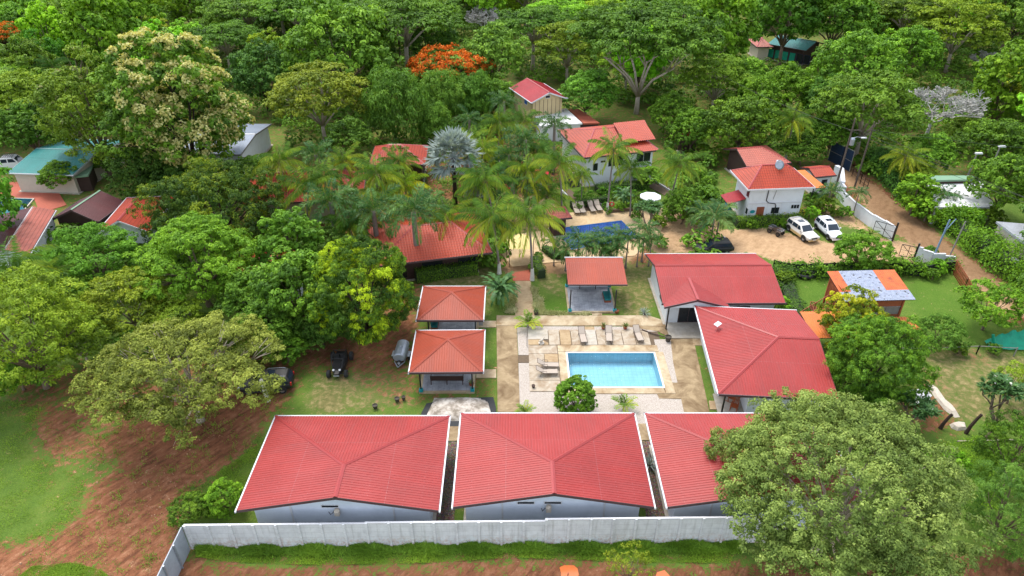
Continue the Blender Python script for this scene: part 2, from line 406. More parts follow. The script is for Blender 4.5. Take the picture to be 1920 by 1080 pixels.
    put(sand, 1.1, [(1566, 298), (1590, 298), (1602, 318), (1683, 381), (1765, 447), (1868, 521), (1960, 590), (1900, 596), (1790, 500), (1686, 441), (1633, 396), (1584, 340)])
    # right lawns
    put(dry, .62, [(1730, 640), (1920, 660), (2000, 760), (1900, 800), (1760, 790), (1720, 720)])
    put(soil, .7, [(1805, 655), (1850, 655), (1850, 690), (1815, 685)])
    put(soil, .6, [(1720, 695), (1760, 690), (1770, 735), (1730, 740)])
    put(soil, .8, [(1690, 740), (1760, 745), (1800, 795), (1760, 820), (1700, 800)])
    put(lush, .9, [(1780, 830), (1890, 820), (1860, 960), (1790, 920)])
    put(lush, .6, [(1470, 505), (1560, 505), (1560, 610), (1500, 600)]); put(lush, .6, [(1700, 520), (1830, 520), (1830, 640), (1730, 640)])
    put(lush, .75, [(1000, 560), (1075, 565), (1080, 590), (1010, 590)])
    # blur
    def blur(A, k):
        for _ in range(k):
            B = A.copy(); B[1:-1, 1:-1] = (A[1:-1, 1:-1]*2+A[:-2, 1:-1]+A[2:, 1:-1]+A[1:-1, :-2]+A[1:-1, 2:])/6; A = B
        return A
    soil = blur(soil, 12); sand = blur(sand, 2); dry = blur(dry, 3); lush = blur(lush, 3); wet_and_shade = blur(wet_and_shade, 10)
    rng = np.random.default_rng(5)
    Z = np.zeros(X.shape); inn = (np.abs(X) < 90) & (Y < 130)
    nz = rng.normal(0, 1, X.shape); nz = blur(nz, 6)
    Z += np.where(inn, nz*.035, 0)
    paved = pip(X, Y, [(-2.5, 30), (17.5, 30), (17.5, 58.5), (-2.5, 58.5)])
    Z[paved] = np.minimum(Z[paved], 0)-.02
    Z[~paved] -= .02
    vs = np.stack([X, Y, Z], -1).reshape(-1, 3)
    i = np.arange(ny-1)[:, None]*nx + np.arange(nx-1)[None, :]
    q = np.stack([i, i+1, i+nx+1, i+nx], -1).reshape(-1, 4)
    cx = X[:-1, :-1].ravel()+.25; cy = Y[:-1, :-1].ravel()+.25; keep = np.ones(len(q), bool)
    def shrink(P, d):
        mx = sum(p[0] for p in P)/len(P); my = sum(p[1] for p in P)/len(P)
        return [(mx+(p[0]-mx)*d, my+(p[1]-my)*d) for p in P]
    for P in (POOL, BPOOL, LPOOL): keep &= ~pip(cx, cy, shrink(P, 1.12))
    q = q[keep]
    me = bpy.data.meshes.new('ground'); me.vertices.add(len(vs)); me.vertices.foreach_set('co', vs.ravel())
    me.loops.add(q.size); me.loops.foreach_set('vertex_index', q.ravel()); me.polygons.add(len(q))
    me.polygons.foreach_set('loop_start', np.arange(len(q))*4); me.polygons.foreach_set('use_smooth', np.ones(len(q), bool))
    me.update(calc_edges=True)
    for n, A in (('soil', soil), ('sand', sand), ('dry', dry), ('lush', lush), ('wet_and_shade', wet_and_shade)):
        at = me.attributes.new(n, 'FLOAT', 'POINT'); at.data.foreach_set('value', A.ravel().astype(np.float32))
    g = NB('ground_earth_and_grass'); p = g.worldpos()
    big = g.noise(p, .35, 5, .65, .3); med = g.noise(p, 1.6, 6, .7, .3); fine = g.noise(p, 9, 5, .75)
    grass = g.ramp(g.math('ADD', g.math('MULTIPLY', big, .5), g.math('MULTIPLY', fine, .5)), [(.34, (.055, .105, .016)), (.5, (.095, .160, .024)), (.66, (.160, .200, .040))])
    lushc = g.ramp(fine, [(.3, (.045, .105, .010)), (.7, (.105, .210, .020))])
    grass = g.mix(g.attr('lush'), grass, lushc)
    mrot = g.n('ShaderNodeMapping'); g.l(p, mrot.inputs[0]); mrot.inputs['Rotation'].default_value = (0, 0, -.92)
    mapn = g.n('ShaderNodeMapping'); g.l(mrot.outputs[0], mapn.inputs[0]); mapn.inputs['Scale'].default_value = (.34, 1.2, 1)
    tr = g.noise(mapn.outputs[0], 1.3, 5, .7, .6)
    soilc = g.ramp(g.math('ADD', g.math('MULTIPLY', tr, .5), g.math('MULTIPLY', med, .5)), [(.32, (.105, .040, .020)), (.5, (.225, .090, .043)), (.68, (.350, .175, .095))])
    rut = g.ramp(g.noise(mapn.outputs[0], 2.6, 3, .6, .35), [(.38, .4), (.48, 0.0), (.60, 0.0), (.70, .2)])
    soilc = g.mix(rut, soilc, (.055, .024, .014))
    peb = g.ramp(g.noise(p, 14, 3, .8), [(.63, 0.0), (.74, .5)])
    soilc = g.mix(peb, soilc, (.30, .19, .12))
    wn = g.math('MULTIPLY', g.attr('wet_and_shade'), .45)  # darkens moist earth, and carries the shade painted under the olive tree
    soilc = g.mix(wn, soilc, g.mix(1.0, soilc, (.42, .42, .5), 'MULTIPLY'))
    sandc = g.ramp(g.math('ADD', g.math('MULTIPLY', tr, .5), g.math('MULTIPLY', med, .5)), [(.3, (.27, .165, .085)), (.5, (.42, .27, .15)), (.7, (.54, .37, .21))])
    sandc = g.mix(g.math('MULTIPLY', g.attr('wet_and_shade'), .8), sandc, g.mix(1.0, sandc, (.42, .36, .32), 'MULTIPLY'))
    dryc = g.ramp(med, [(.3, (.085, .09, .028)), (.5, (.165, .15, .055)), (.7, (.32, .26, .12))])
    nse = g.math('SUBTRACT', g.math('ADD', g.math('MULTIPLY', med, .55), g.math('MULTIPLY', fine, .45)), .5)
    def cut(a, k=4.2, s=5):
        w = g.math('ADD', g.attr(a), g.math('MULTIPLY', nse, k))
        return g.math('MULTIPLY_ADD', g.math('SUBTRACT', w, .5), s, .5, clamp=True)
    c = g.mix(cut('dry', 2.2, 3), grass, dryc)
    c = g.mix(cut('soil'), c, soilc)
    c = g.mix(cut('sand'), c, sandc)
    g.bump(g.math('ADD', med, g.math('MULTIPLY', fine, .6)), .7, .12)
    me.materials.append(g.done(Base_Color=c, Roughness=.95, Specular_IOR_Level=.15))
    o = bpy.data.objects.new('ground', me); COL.objects.link(o); tag(o, kind='structure')
make_ground()

# ---------------------------------------------------------------- paving
def concrete(name, a, b, stain, amt=.7, sc=.5, bump=.15):
    g = NB(name); p = g.worldpos()
    c = g.ramp(g.noise(p, sc*3, 6, .7), [(.3, a), (.7, b)])
    s = g.ramp(g.noise(p, sc, 5, .65, .8), [(.42, 0.0), (.66, amt)]); c = g.mix(s, c, stain)
    k = g.ramp(g.noise(p, 9, 4, .8), [(.6, 0.0), (.75, .35)]); c = g.mix(k, c, tuple(x*.6 for x in stain))
    g.bump(g.noise(p, 12, 3, .6), bump, .02)
    return g.done(Base_Color=c, Roughness=.85, Specular_IOR_Level=.25)
M['conc_brown'] = concrete('stained_brown_concrete', c8(142, 122, 92), c8(168, 148, 116), c8(98, 76, 52), .85)
M['conc_tan'] = concrete('tan_concrete', c8(170, 152, 122), c8(192, 177, 150), c8(130, 102, 68), .85)
M['conc_pale'] = concrete('pale_concrete', c8(158, 146, 128), c8(184, 172, 154), c8(132, 106, 76), .75, .8)
M['conc_grey'] = concrete('grey_concrete', c8(160, 154, 144), c8(190, 182, 168), c8(150, 135, 110), .4, .8)
M['conc_ochre'] = concrete('ochre_concrete', c8(156, 134, 102), c8(176, 154, 122), c8(132, 106, 76), .6, 1.2)
M['tile_tan'] = concrete('tan_stone_paving', c8(188, 160, 122), c8(206, 182, 146), c8(170, 138, 98), .4, 1.0)
M['edge'] = plain('dark_kerb_edge', c8(96, 80, 62), .9, .3, 4)
def white_gravel():
    g = NB('white_gravel'); p = g.worldpos()
    v = g.n('ShaderNodeTexVoronoi'); g.l(p, v.inputs['Vector']); v.inputs['Scale'].default_value = 14
    c = g.ramp(v.outputs['Distance'], [(.1, c8(200, 191, 180)), (.6, c8(158, 147, 136))])
    k = g.ramp(g.noise(p, 5, 5, .85), [(.62, 0.0), (.7, .7)]); c = g.mix(k, c, c8(150, 115, 90))
    g.bump(v.outputs['Distance'], .6, .04); return g.done(Base_Color=c, Roughness=.9)
M['white_gravel'] = white_gravel()
def grey_gravel():
    g = NB('dark_gravel'); p = g.worldpos()
    v = g.n('ShaderNodeTexVoronoi'); g.l(p, v.inputs['Vector']); v.inputs['Scale'].default_value = 9
    c = g.mix(.5, g.ramp(g.noise(p, 12, 4, .8), [(.35, c8(48, 38, 30)), (.55, c8(105, 88, 76)), (.72, c8(165, 150, 138))]), v.outputs['Color'], 'SOFT_LIGHT')
    g.bump(v.outputs['Distance'], .8, .06); return g.done(Base_Color=c, Roughness=.95)
M['grey_gravel'] = grey_gravel()
def slab(name, pts, top, th=.12, mat='conc_tan', wld=False):
    P = pts if wld else W(*pts)
    return tag(MB().prism(P, top-th, top).build(name, M[mat]), kind='structure')
# approach paths (heights staggered so that no two tops coincide)
slab('path', [(931, 592), (1216, 592), (1240, 600), (1252, 612), (1170, 611), (931, 611)], .050, .15, 'conc_tan')
slab('path', [(931, 611.5), (969, 611.5), (975, 773), (933, 773)], .046, .15, 'conc_brown')
slab('path', [(1170, 611.5), (1252, 612.5), (1295, 612), (1334, 790), (1286, 790), (1262, 680), (1257, 634), (1234, 622)], .042, .15, 'conc_brown')
slab('path', [(966, 527), (995, 527), (1002, 591.5), (966, 591.5)], .038, .15, 'conc_ochre')
slab('path', [(960, 512), (1000, 505), (1000, 526.5), (962, 526.5)], .034, .15, 'brick')
slab('path', [(1110, 583), (1128, 583), (1129, 591.5), (1110, 591.5)], .056, .15, 'conc_tan')
slab('path', [(895, 602), (930.5, 602), (930.5, 614), (895, 614)], .044, .15, 'conc_tan')
slab('path', [(893, 693), (930.5, 693), (930.5, 709), (893, 709)], .048, .15, 'conc_tan')
slab('path', [(840, 795), (862, 795), (858, 827), (836, 827)], .044, .15, 'conc_brown')
slab('path', [(1192, 795), (1214, 795), (1221, 826), (1197, 826)], .048, .15, 'conc_brown')
slab('path', [(1298, 634), (1318, 634), (1320, 648), (1300, 648)], .044, .15, 'conc_tan')
slab('path', [(1329, 752), (1352, 752), (1355, 768), (1331, 768)], .044, .15, 'conc_ochre')
slab('gravel_bed', [(834, 828), (861, 828), (850, 1000), (800, 1000)], .012, .1, 'grey_gravel')
slab('gravel_bed', [(1196, 827), (1222, 827), (1275, 1000), (1215, 1000)], .012, .1, 'grey_gravel')
# white gravel beds round the pool court
slab('gravel_bed', [(969.5, 614), (992, 614), (996, 666), (972, 666)], .030, .1, 'white_gravel')
slab('gravel_bed', [(972, 681), (996, 681), (1000, 735), (1240, 735), (1241, 748), (1280, 749), (1286, 800), (976, 800)], .030, .1, 'white_gravel')
slab('gravel_bed', [(992, 612), (1256, 613), (1256, 621), (1224, 622), (992, 621)], .026, .1, 'white_gravel')
slab('gravel_bed', [(1226, 637), (1257, 636), (1273, 718), (1248, 717), (1240, 690)], .030, .1, 'white_gravel')
slab('path', [(971, 667), (996, 667), (997, 680.5), (972, 680.5)], .052, .15, 'edge')
slab('path', [(1091, 613), (1114, 613), (1115, 621), (1092, 621)], .054, .15, 'conc_ochre')
slab('path', [(1248.5, 718.5), (1274, 718), (1280, 748), (1236, 748), (1230, 735.5), (1250, 735)], .050, .15, 'conc_brown')
# deck: separate cast panels with gaps
def deck():
    mb = MB(); mats = ['conc_pale', 'conc_grey', 'conc_ochre', 'conc_tan', 'edge']
    ML = [M[k] for k in mats]; z1 = .09
    def P(x0, x1, y0, y1, m): mb.prism([(x0, y0), (x1, y0), (x1, y1), (x0, y1)], -.1, z1, m)
    gx = .035
    # top row of slanted cells: x edges
    xs = [1.55, 3.55, 4.65, 5.75, 7.05, 8.25, 9.55, 10.75, 12.0, 13.4]; cols = [1, 0, 2, 0, 1, 0, 0, 0, 0]
    for i in range(len(xs)-1):
        y0 = 52.3 if i else 53.2
        P(xs[i]+gx, xs[i+1]-gx, y0, 54.75, cols[i])
    mb.prism([(1.58, 52.3), (3.5, 52.3), (3.5, 52.6), (2.9, 53.14), (1.58, 53.14)], -.1, z1, 2)
    P(1.58, 4.3, 50.95, 52.2, 0); P(4.36, 13.9, 51.25, 52.24, 3)
    P(1.58, 3.0, 49.2, 50.9, 0); P(3.05, 4.3, 49.2, 50.9, 2); P(1.58, 4.3, 47.1, 49.15, 0); P(1.58, 4.3, 45.6, 47.05, 0)
    # coping band round the pool
    P(4.36, 5.12, 45.3, 51.2, 3); P(13.48, 14.3, 45.3, 51.2, 3); P(5.18, 13.42, 45.3, 46.05, 3); P(5.18, 13.42, 51.13, 51.2, 3)
    for q in ((1.5, 5.1, 45.2, 54.85), (13.45, 14.4, 45.2, 54.85), (5.1, 13.45, 45.2, 46.1), (5.1, 13.45, 51.1, 54.85)): mb.prism([(q[0], q[2]), (q[1], q[2]), (q[1], q[3]), (q[0], q[3])], -.2, .02, 4)
    o = mb.build('pool_deck', ML); tag(o, kind='structure')
deck()
def pool(name, P, depth, tilecol, linecol, watercol, tile=.4, rim=.16, top=.11, rimmat='white_trim', label='', rough=.03, bumps=.45):
    g = NB(name+'_tiles'); p = g.worldpos(); sep = g.n('ShaderNodeSeparateXYZ'); g.l(p, sep.inputs[0])
    ln = None
    for k in range(3):
        fr = g.math('FRACT', g.math('DIVIDE', sep.outputs[k], tile)); e = g.math('LESS_THAN', fr, .07)
        ln = e if ln is None else g.math('MAXIMUM', ln, e)
    c = g.mix(g.math('MULTIPLY', ln, .8), g.ramp(g.noise(p, 1.2, 5, .7), [(.35, tuple(x*.8 for x in tilecol)), (.7, tilecol)]), linecol)
    tm = g.done(Base_Color=c, Roughness=.3)
    w = NB(name+'_water'); fres = w.n('ShaderNodeFresnel'); fres.inputs[0].default_value = 1.33
    bp = w.n('ShaderNodeBump'); w.l(w.noise(w.worldpos(), 3.0, 4, .6, .8), bp.inputs['Height']); bp.inputs['Strength'].default_value = bumps; bp.inputs['Distance'].default_value = .1
    w.l(bp.outputs[0], fres.inputs['Normal'])
    ta = w.n('ShaderNodeBsdfTransparent'); ta.inputs[0].default_value = (*watercol, 1)
    gl = w.n('ShaderNodeBsdfGlossy'); gl.inputs['Roughness'].default_value = rough; w.l(bp.outputs[0], gl.inputs['Normal'])
    mx = w.n('ShaderNodeMixShader'); w.l(fres.outputs[0], mx.inputs[0]); w.l(ta.outputs[0], mx.inputs[1]); w.l(gl.outputs[0], mx.inputs[2]); w.l(mx.outputs[0], w.out.inputs[0])
    n = len(P); mb = MB()
    A = [(x, y, -depth) for x, y in P]; B = [(x, y, top-.02) for x, y in P]
    mb.add(A+B, [list(range(n))] + [[i, (i+1) % n, n+(i+1) % n, n+i] for i in range(n)])
    root = thing(name, label, 'pool', (0, 0, 0))
    mb.build('basin', tm, root)
    mb = MB(); cx = sum(p[0] for p in P)/n; cy = sum(p[1] for p in P)/n
    for i in range(n):
        a, b = Vector(P[i]), Vector(P[(i+1) % n]); d = (b-a).normalized(); nn = Vector((d.y, -d.x))
        if nn.dot(Vector((cx, cy))-a) > 0: nn = -nn
        a, b = a+nn*.012, b+nn*.012; a2, b2 = a-d*rim*(i % 2), b+d*rim*(i % 2)
        mb.prism([tuple(a2), tuple(b2), tuple(b2+nn*rim), tuple(a2+nn*rim)], -.3, top)
    mb.build('coping', M[rimmat], root)
    ar = sum(P[i][0]*P[(i+1) % n][1]-P[(i+1) % n][0]*P[i][1] for i in range(n))
    wt = MB().poly([(x, y, top-.12) for x, y in (P if ar > 0 else P[::-1])]).build('water', w.m); wt.parent = root
    return root
pool('swimming_pool', POOL, 1.05, (.275, .56, .68), (.13, .36, .50), (.90, .98, 1.0), label='light turquoise rectangular pool with white rim in the pale concrete court')
pool('swimming_pool', BPOOL, 1.2, (.14, .42, .86), (.04, .16, .42), (.85, .94, 1.0), tile=.3, rimmat='tile_tan', label='deep blue tiled pool behind the palms beside the tan paved terrace', bumps=.5)
pool('swimming_pool', LPOOL, 1.0, c8(60, 150, 165), c8(30, 100, 120), (.7, .9, .92), tile=.3, rimmat='rock', label='pale teal pool with stone edge at far left beside the terracotta terrace')
slab('pool_terrace', [(1035, 405), (1060, 400), (1238, 385), (1262, 400), (1230, 445), (1201, 447.5), (1166, 413), (1038, 428.5)], .055, .2, 'tile_tan')
slab('pool_terrace', [(1038, 431), (1070, 471.5), (1200, 448.5), (1215, 455), (1190, 480), (1040, 492), (960, 500), (935, 470), (960, 440)], .050, .2, 'tile_tan')
slab('pool_terrace', [(0, 340), (100, 345), (125, 385), (75, 400), (64, 372.5), (0, 370)], .05, .2, 'brick')
slab('path', [(1055, 355), (1068, 355), (1120, 398), (1098, 400)], .05, .15, 'edge')
slab('path', [(1205, 345), (1230, 340), (1300, 372), (1280, 385)], .06, .15, 'edge')
def kerb_line(pts, w=.16, h=.3, mat='white_trim', name='kerb'):
    mb = MB(); P = [V3(G(*p), h/2) for p in pts]
    for a, b in zip(P, P[1:]): mb.beam(a, b, w, h)
    tag(mb.build(name, M[mat]), kind='structure')
kerb_line([(1052, 358), (1095, 400)]); kerb_line([(1123, 383), (1142, 398)]); kerb_line([(1222, 338), (1260, 362), (1300, 385)])
kerb_line([(1140, 399), (1235, 392)], .3, .5, 'edge')
kerb_line([(1237, 392), (1228, 412)], .12, .25, 'edge')
# ================================================================ buildings
PROF_METAL = [(0, 0), (.56, 0), (.68, .024), (.84, .024), (.96, 0)]
PROF_TILE = [(0, 0), (.2, .02), (.38, .06), (.55, .07), (.72, .06), (.9, .02)]
def clip(poly, a, b, c):
    """keep part with a*u+b*v>=c"""
    out = []
    for i in range(len(poly)):
        p, q = poly[i], poly[(i+1) % len(poly)]
        dp = a*p[0]+b*p[1]-c; dq = a*q[0]+b*q[1]-c
        if dp >= 0: out.append(p)
        if (dp >= 0) != (dq >= 0):
            t = dp/(dp-dq); out.append((p[0]+(q[0]-p[0])*t, p[1]+(q[1]-p[1])*t))
    return out
def corr(mb, pts, udir, period, prof, m=0, under=1, th=.07):
    """corrugated sheet over a planar convex polygon; ribs run across udir (down the slope)"""
    pts = [Vector(p) for p in pts]; u = Vector(udir).normalized()
    n = (pts[1]-pts[0]).cross(pts[2]-pts[0]).normalized()
    if n.z < 0: n = -n
    v = n.cross(u); o = pts[0]
    P2 = [((p-o).dot(u), (p-o).dot(v)) for p in pts]
    u0 = min(p[0] for p in P2); u1 = max(p[0] for p in P2)
    k = math.floor(u0/period); br = []
    while k*period < u1:
        for f, h in prof: br.append(((k+f)*period, h))
        k += 1
    br.append((k*period, prof[0][1]))
    for (ua, ha), (ub, hb) in zip(br, br[1:]):
        if ub <= u0 or ua >= u1: continue
        c = clip(clip(P2, 1, 0, ua), -1, 0, -ub)
        if len(c) < 3: continue
        vs = []
        for p in c:
            h = ha+(hb-ha)*(p[0]-ua)/(ub-ua); vs.append(o+u*p[0]+v*p[1]+n*h)
        if (vs[1]-vs[0]).cross(vs[2]-vs[0]).dot(n) < 0: vs = vs[::-1]; c = c[::-1]
        mb.poly(vs, m, c)
    mb.poly([p-n*th for p in pts][::-1], under)
def fit(pts, z):
    P = [Vector(G(p[0], p[1], z)) for p in pts]
    c = sum(P, Vector((0, 0)))/4
    ex = ((P[1]-P[0])+(P[2]-P[3]))/2; ey = ((P[3]-P[0])+(P[2]-P[1]))/2
    return (c.x, c.y), ex.length, ey.length, math.atan2(ex.y, ex.x)
def window(root, side, u, z, w, h, L, D, frame='white_trim', pane='glass', proud=.03, bars=0, name='window'):
    """side s,n,w,e of a wall box with half sizes L,D"""
    def q(a, b, out):
        if side == 's': return (a, -D-out, b)
        if side == 'n': return (-a, D+out, b)
        if side == 'e': return (L+out, a, b)
        return (-L-out, -a, b)
    mb = MB(); t = .06
    for a0, a1, b0, b1 in ((u-w/2, u+w/2, z, z+t), (u-w/2, u+w/2, z+h-t, z+h), (u-w/2, u-w/2+t, z+t, z+h-t), (u+w/2-t, u+w/2, z+t, z+h-t)) + \
            tuple((u-w/2+w*(i+1)/(bars+1)-.02, u-w/2+w*(i+1)/(bars+1)+.02, z+t, z+h-t) for i in range(bars)):
        A = [q(a0, b0, proud), q(a1, b0, proud), q(a1, b1, proud), q(a0, b1, proud)]
        B = [q(a0, b0, -.05), q(a1, b0, -.05), q(a1, b1, -.05), q(a0, b1, -.05)]
        mb.add(A+B, [[0, 1, 2, 3], [0, 4, 5, 1], [1, 5, 6, 2], [2, 6, 7, 3], [3, 7, 4, 0]])
    f = mb.build(name, M[frame], root)
    p = MB().poly([q(u-w/2+t*.5, z+t*.5, .012), q(u+w/2-t*.5, z+t*.5, .012), q(u+w/2-t*.5, z+h-t*.5, .012), q(u-w/2+t*.5, z+h-t*.5, .012)])
    p.build('pane', M[pane], f); return f
def house(label, cat, c, a, b, rz, ze, zr, in0=0.0, in1=0.0, oh=.7, walls='white_wall', roofm='red', capm='cap', fas='dark_trim', gut='white_trim',
          gutters='sn', prof=PROF_METAL, period=.21, name='house', wall=True, group=None, off=0.0, wz=0.0, base=True, inset=None, rx=0.0):
    """ridge along local x; a,b = half length/width of roof plan; in0/in1 = hip insets at -x/+x (0 = gable); rx moves ridge in y"""
    root = thing(name, label, cat, (c[0], c[1], 0), rz, group)
    mb = MB()
    E = [(-a, -b, ze), (a, -b, ze), (a, b, ze), (-a, b, ze)]
    r0 = (-a+in0, rx, zr); r1 = (a-in1, rx, zr)
    if abs((r1[0]-r0[0])) > .05:
        corr(mb, [E[0], E[1], r1, r0], (1, 0, 0), period, prof); corr(mb, [E[2], E[3], r0, r1], (1, 0, 0), period, prof)
    else:
        corr(mb, [E[0], E[1], r1], (1, 0, 0), period, prof); corr(mb, [E[2], E[3], r0], (1, 0, 0), period, prof)
    if in0: corr(mb, [E[3], E[0], r0], (0, 1, 0), period, prof)
    if in1: corr(mb, [E[1], E[2], r1], (0, 1, 0), period, prof)
    roof = mb.build('roof', [M[roofm], M['dark_trim']], root)
    mb = MB()
    def cap(p, q, w=.3):
        p, q = Vector(p), Vector(q); d = (q-p).normalized(); s = d.cross(Vector((0, 0, 1))).normalized(); up = Vector((0, 0, 1))
        L = [p-s*w*.5+up*.015, p+up*.09, p+s*w*.5+up*.015]; L2 = [q-s*w*.5+up*.015, q+up*.09, q+s*w*.5+up*.015]
        mb.add(L+L2, [[0, 1, 4, 3], [1, 2, 5, 4], [0, 2, 1], [3, 4, 5], [0, 3, 5, 2]])
    if abs(r1[0]-r0[0]) > .05: cap(r0, r1)
    for ins, r, ea, eb in ((in0, r0, E[0], E[3]), (in1, r1, E[1], E[2])):
        if ins: cap(ea, r, .26); cap(eb, r, .26)
    mb.build('ridge_cap', M[capm], roof)
    # fascia and gutters
    fb = MB(); gb = MB()
    edges = {'s': (E[0], E[1]), 'n': (E[2], E[3]), 'e': (E[1], E[2]), 'w': (E[3], E[0])}
    for k, (p, q) in edges.items():
        isg = (k == 'w' and not in0) or (k == 'e' and not in1)
        if isg:
            r = r0 if k == 'w' else r1
            for s_, t_ in ((p, r), (r, q)): fb.beam(Vector(s_)-Vector((0, 0, .12)), Vector(t_)-Vector((0, 0, .12)), .05, .22)
        else:
            o = {'s': (0, -.07, 0), 'n': (0, .07, 0), 'e': (.07, 0, 0), 'w': (-.07, 0, 0)}[k]
            P, Q = Vector(p)+Vector(o), Vector(q)+Vector(o); d = (Q-P).normalized()*.13; dn = Vector((0, 0, -.06))
            (gb if k in gutters else fb).beam(P-d+dn, Q+d+dn, .1 if k in gutters else .06, .13 if k in gutters else .2)
    if fb.f: fb.build('fascia', M[fas], roof)
    if gb.f: gb.build('gutter', M[gut], roof)
    if wall:
        L, D = a-oh, b-oh; mb = MB()
        if inset: L, D = inset
        zs = ze+(zr-ze)*(b-D)/b-.1
        zw = ze+(zr-ze)*(a-L)/in0-.1 if in0 else None; zee = ze+(zr-ze)*(a-L)/in1-.1 if in1 else None
        z0 = wz
        mb.poly([(-L, -D, z0), (L, -D, z0), (L, -D, zs), (-L, -D, zs)]); mb.poly([(L, D, z0), (-L, D, z0), (-L, D, zs), (L, D, zs)])
        for sgn, ins, zz in ((-1, in0, zw), (1, in1, zee)):
            x = sgn*L; y0, y1 = (D, -D) if sgn < 0 else (-D, D)
            if ins: mb.poly([(x, y0, z0), (x, y1, z0), (x, y1, min(zz, zs)), (x, y0, min(zz, zs))])
            else: mb.poly([(x, y0, z0), (x, y1, z0), (x, y1, zs), (x, rx, zr-.1), (x, y0, zs)])
        mb.poly([(-L, -D, zs-.02), (L, -D, zs-.02), (L, D, zs-.02), (-L, D, zs-.02)])
        mb.build('wall', M[walls], root)
        if base: MB().box(0, 0, -.2, 2*L+.5, 2*D+.5, .3).build('plinth', M['conc_grey'], root)
        root['L'] = L; root['D'] = D
    return root
def wl(r, side, u, z, w, h, **k): return window(r, side, u, z, w, h, r['L'], r['D'], **k)
def clean(r):
    for k in ('L', 'D'):
        if k in r: del r[k]
def pipe(root, pts, r=.04, mat='dark_trim', name='drainpipe', n=6): return MB().tube(pts, r, n).build(name, M[mat], root)

# three villas along the front wall: ridge runs away from the camera, gable to the front, hip to the pool
def villa(i, c, label):
    r = house(label, 'house', c, 4.5, 6.73, R_(90), 3.0, 4.3, 0, 6.2, .75, 'blue_wall', 'red', 'cap', gutters='sne', group=None)
    # front gable is local 'w'
    offs = {0: (-.75, ), 1: (-1.85, .0, ), 2: (-1.85, 0)}[i]
    for u in offs: wl(r, 'w', u, 2.35, 1.25, .32, frame='white_trim')
    for y in (-3.55, 3.45): MB().box(-r['L']-.03, y, 0, .05, .12, 2.9).build('panel_joint', M['white_trim'], r)
    # the water pump box and a cable on the front wall
    hb = MB(); hb.box(-r['L']-.2, .28, 1.85, .22, .34, .4); hb.lathe([(.2, 0), (.17, .12), (0, .16)], 10, (-r['L']-.2, .28, 2.26))
    f = hb.build('electric_fitting', M['beige_wall'], r)
    MB().tube([(-r['L']-.1, .5, 2.1), (-r['L']-.3, .7, 2.0), (-r['L']-.3, .8, 2.3)], .025, 5).build('bracket', M['black'], f)
    wl(r, 'e', 2.5, .9, 1.4, 1.2, bars=1); wl(r, 'e', -2.5, .9, 1.4, 1.2, bars=1)
    wl(r, 's', -1, 1.0, 1.4, 1.1, bars=1); wl(r, 's', 2, 1.0, 1.0, 1.1)
    wl(r, 'n', -1, 1.0, 1.4, 1.1, bars=1); wl(r, 'n', 2, 1.0, 1.0, 1.1)
    clean(r); return r
villa(0, (-11.62, 34.85), 'red hip roofed villa at the left end of the front row, one slit window')
villa(1, (2.79, 35.15), 'red hip roofed villa in the middle of the front row with two dark slit windows')
villa(2, (17.15, 35.15), 'red roofed villa at the right of the front row, half under the big tree')

# villa on the right, hip to the pool, gable to the right
c, w, d, rz = fit([(1345, 740), (1572, 748), (1493, 583), (1306, 573)], 3.0)
r = house('large red roofed villa right of the pool with white satellite dish on its roof', 'house', c, w/2, d/2, rz, 3.0, 4.35, 6.0, 0, .75, 'white_wall', 'red', 'cap', gutters='nw', wall=False)
L, D = w/2-.75, d/2-.75; q = -L+2.0
mb = MB().prism([(q, -D), (L-.12, -D), (L-.12, D), (-L, D), (-L, -D+2.6), (q, -D+2.6)], 0, 3.03)
mb.add([(L-.11, -D, 0), (L-.11, D, 0), (L-.11, D, 3.1), (L-.11, 0, 4.2), (L-.11, -D, 3.1)], [[0, 1, 2, 3, 4]])
mb.build('wall', M['white_wall'], r)
MB().box(-L+.95, -D+1.1, 0, 2.3, 3.0, .14).build('porch_floor', M['conc_grey'], r)
MB().box(-L+.05, -D+.05, .1, .12, .12, 2.9).build('post', M['black'], r)
for sd, u, z, w_, h_, k in (('s', 2.2, 1.2, 1.2, .9, {}), ('w', -1.5, 1, 1.2, 1.1, {}), ('n', 1, 1, 1.2, 1.1, {})): window(r, sd, u, z, w_, h_, L, D, bars=1)
MB().box(-L+.95, -D+2.56, .14, .95, .07, 2.1).build('door', M['wood'], r)
dish = MB().box(0, 0, .25, .62, .44, .05, .35).tube([(0, 0, -.15), (0, 0, .25)], .04, 6)
x, y = G(1345, 612, 3.55)
s = dish.build('satellite_dish', M['white_trim']); s.location = (x, y, 3.58); s.rotation_euler = (R_(8), R_(-6), .3)
tag(s, 'small flat white satellite panel on the red roof right of the pool', 'satellite dish')

# upper right villa with the porch gable
c, w, d, rz = fit([(1245, 575), (1470, 564), (1415, 475), (1211, 475)], 2.9)
A2, B2 = w/2+.02, d/2-.1
r = house('long red gabled villa with a small porch gable, behind the pool court on the right', 'house', (c[0], c[1]), A2, B2, R_(0.4), 2.9, 4.2, 0, 0, .7, 'white_wall', 'red', 'cap', gutters='n', rx=.25, fas='dark_trim')
L, D = r['L'], r['D']
mb = MB()     # porch roof: ridge running to the front
x0, x1, yf, zt, ze_ = -A2+.02, -A2+6.3, -B2-.62, 3.72, 2.89; xm = (x0+x1)/2
ybk = -B2+3.3
corr(mb, [(x0, yf, ze_), (x0, -B2+.02, ze_), (xm, ybk, zt), (xm, yf, zt)], (0, 1, 0), .21, PROF_METAL)
corr(mb, [(xm, yf, zt), (xm, ybk, zt), (x1, -B2+.02, ze_), (x1, yf, ze_)], (0, 1, 0), .21, PROF_METAL)
pr = mb.build('porch_roof', [M['red'], M['dark_trim']], r)
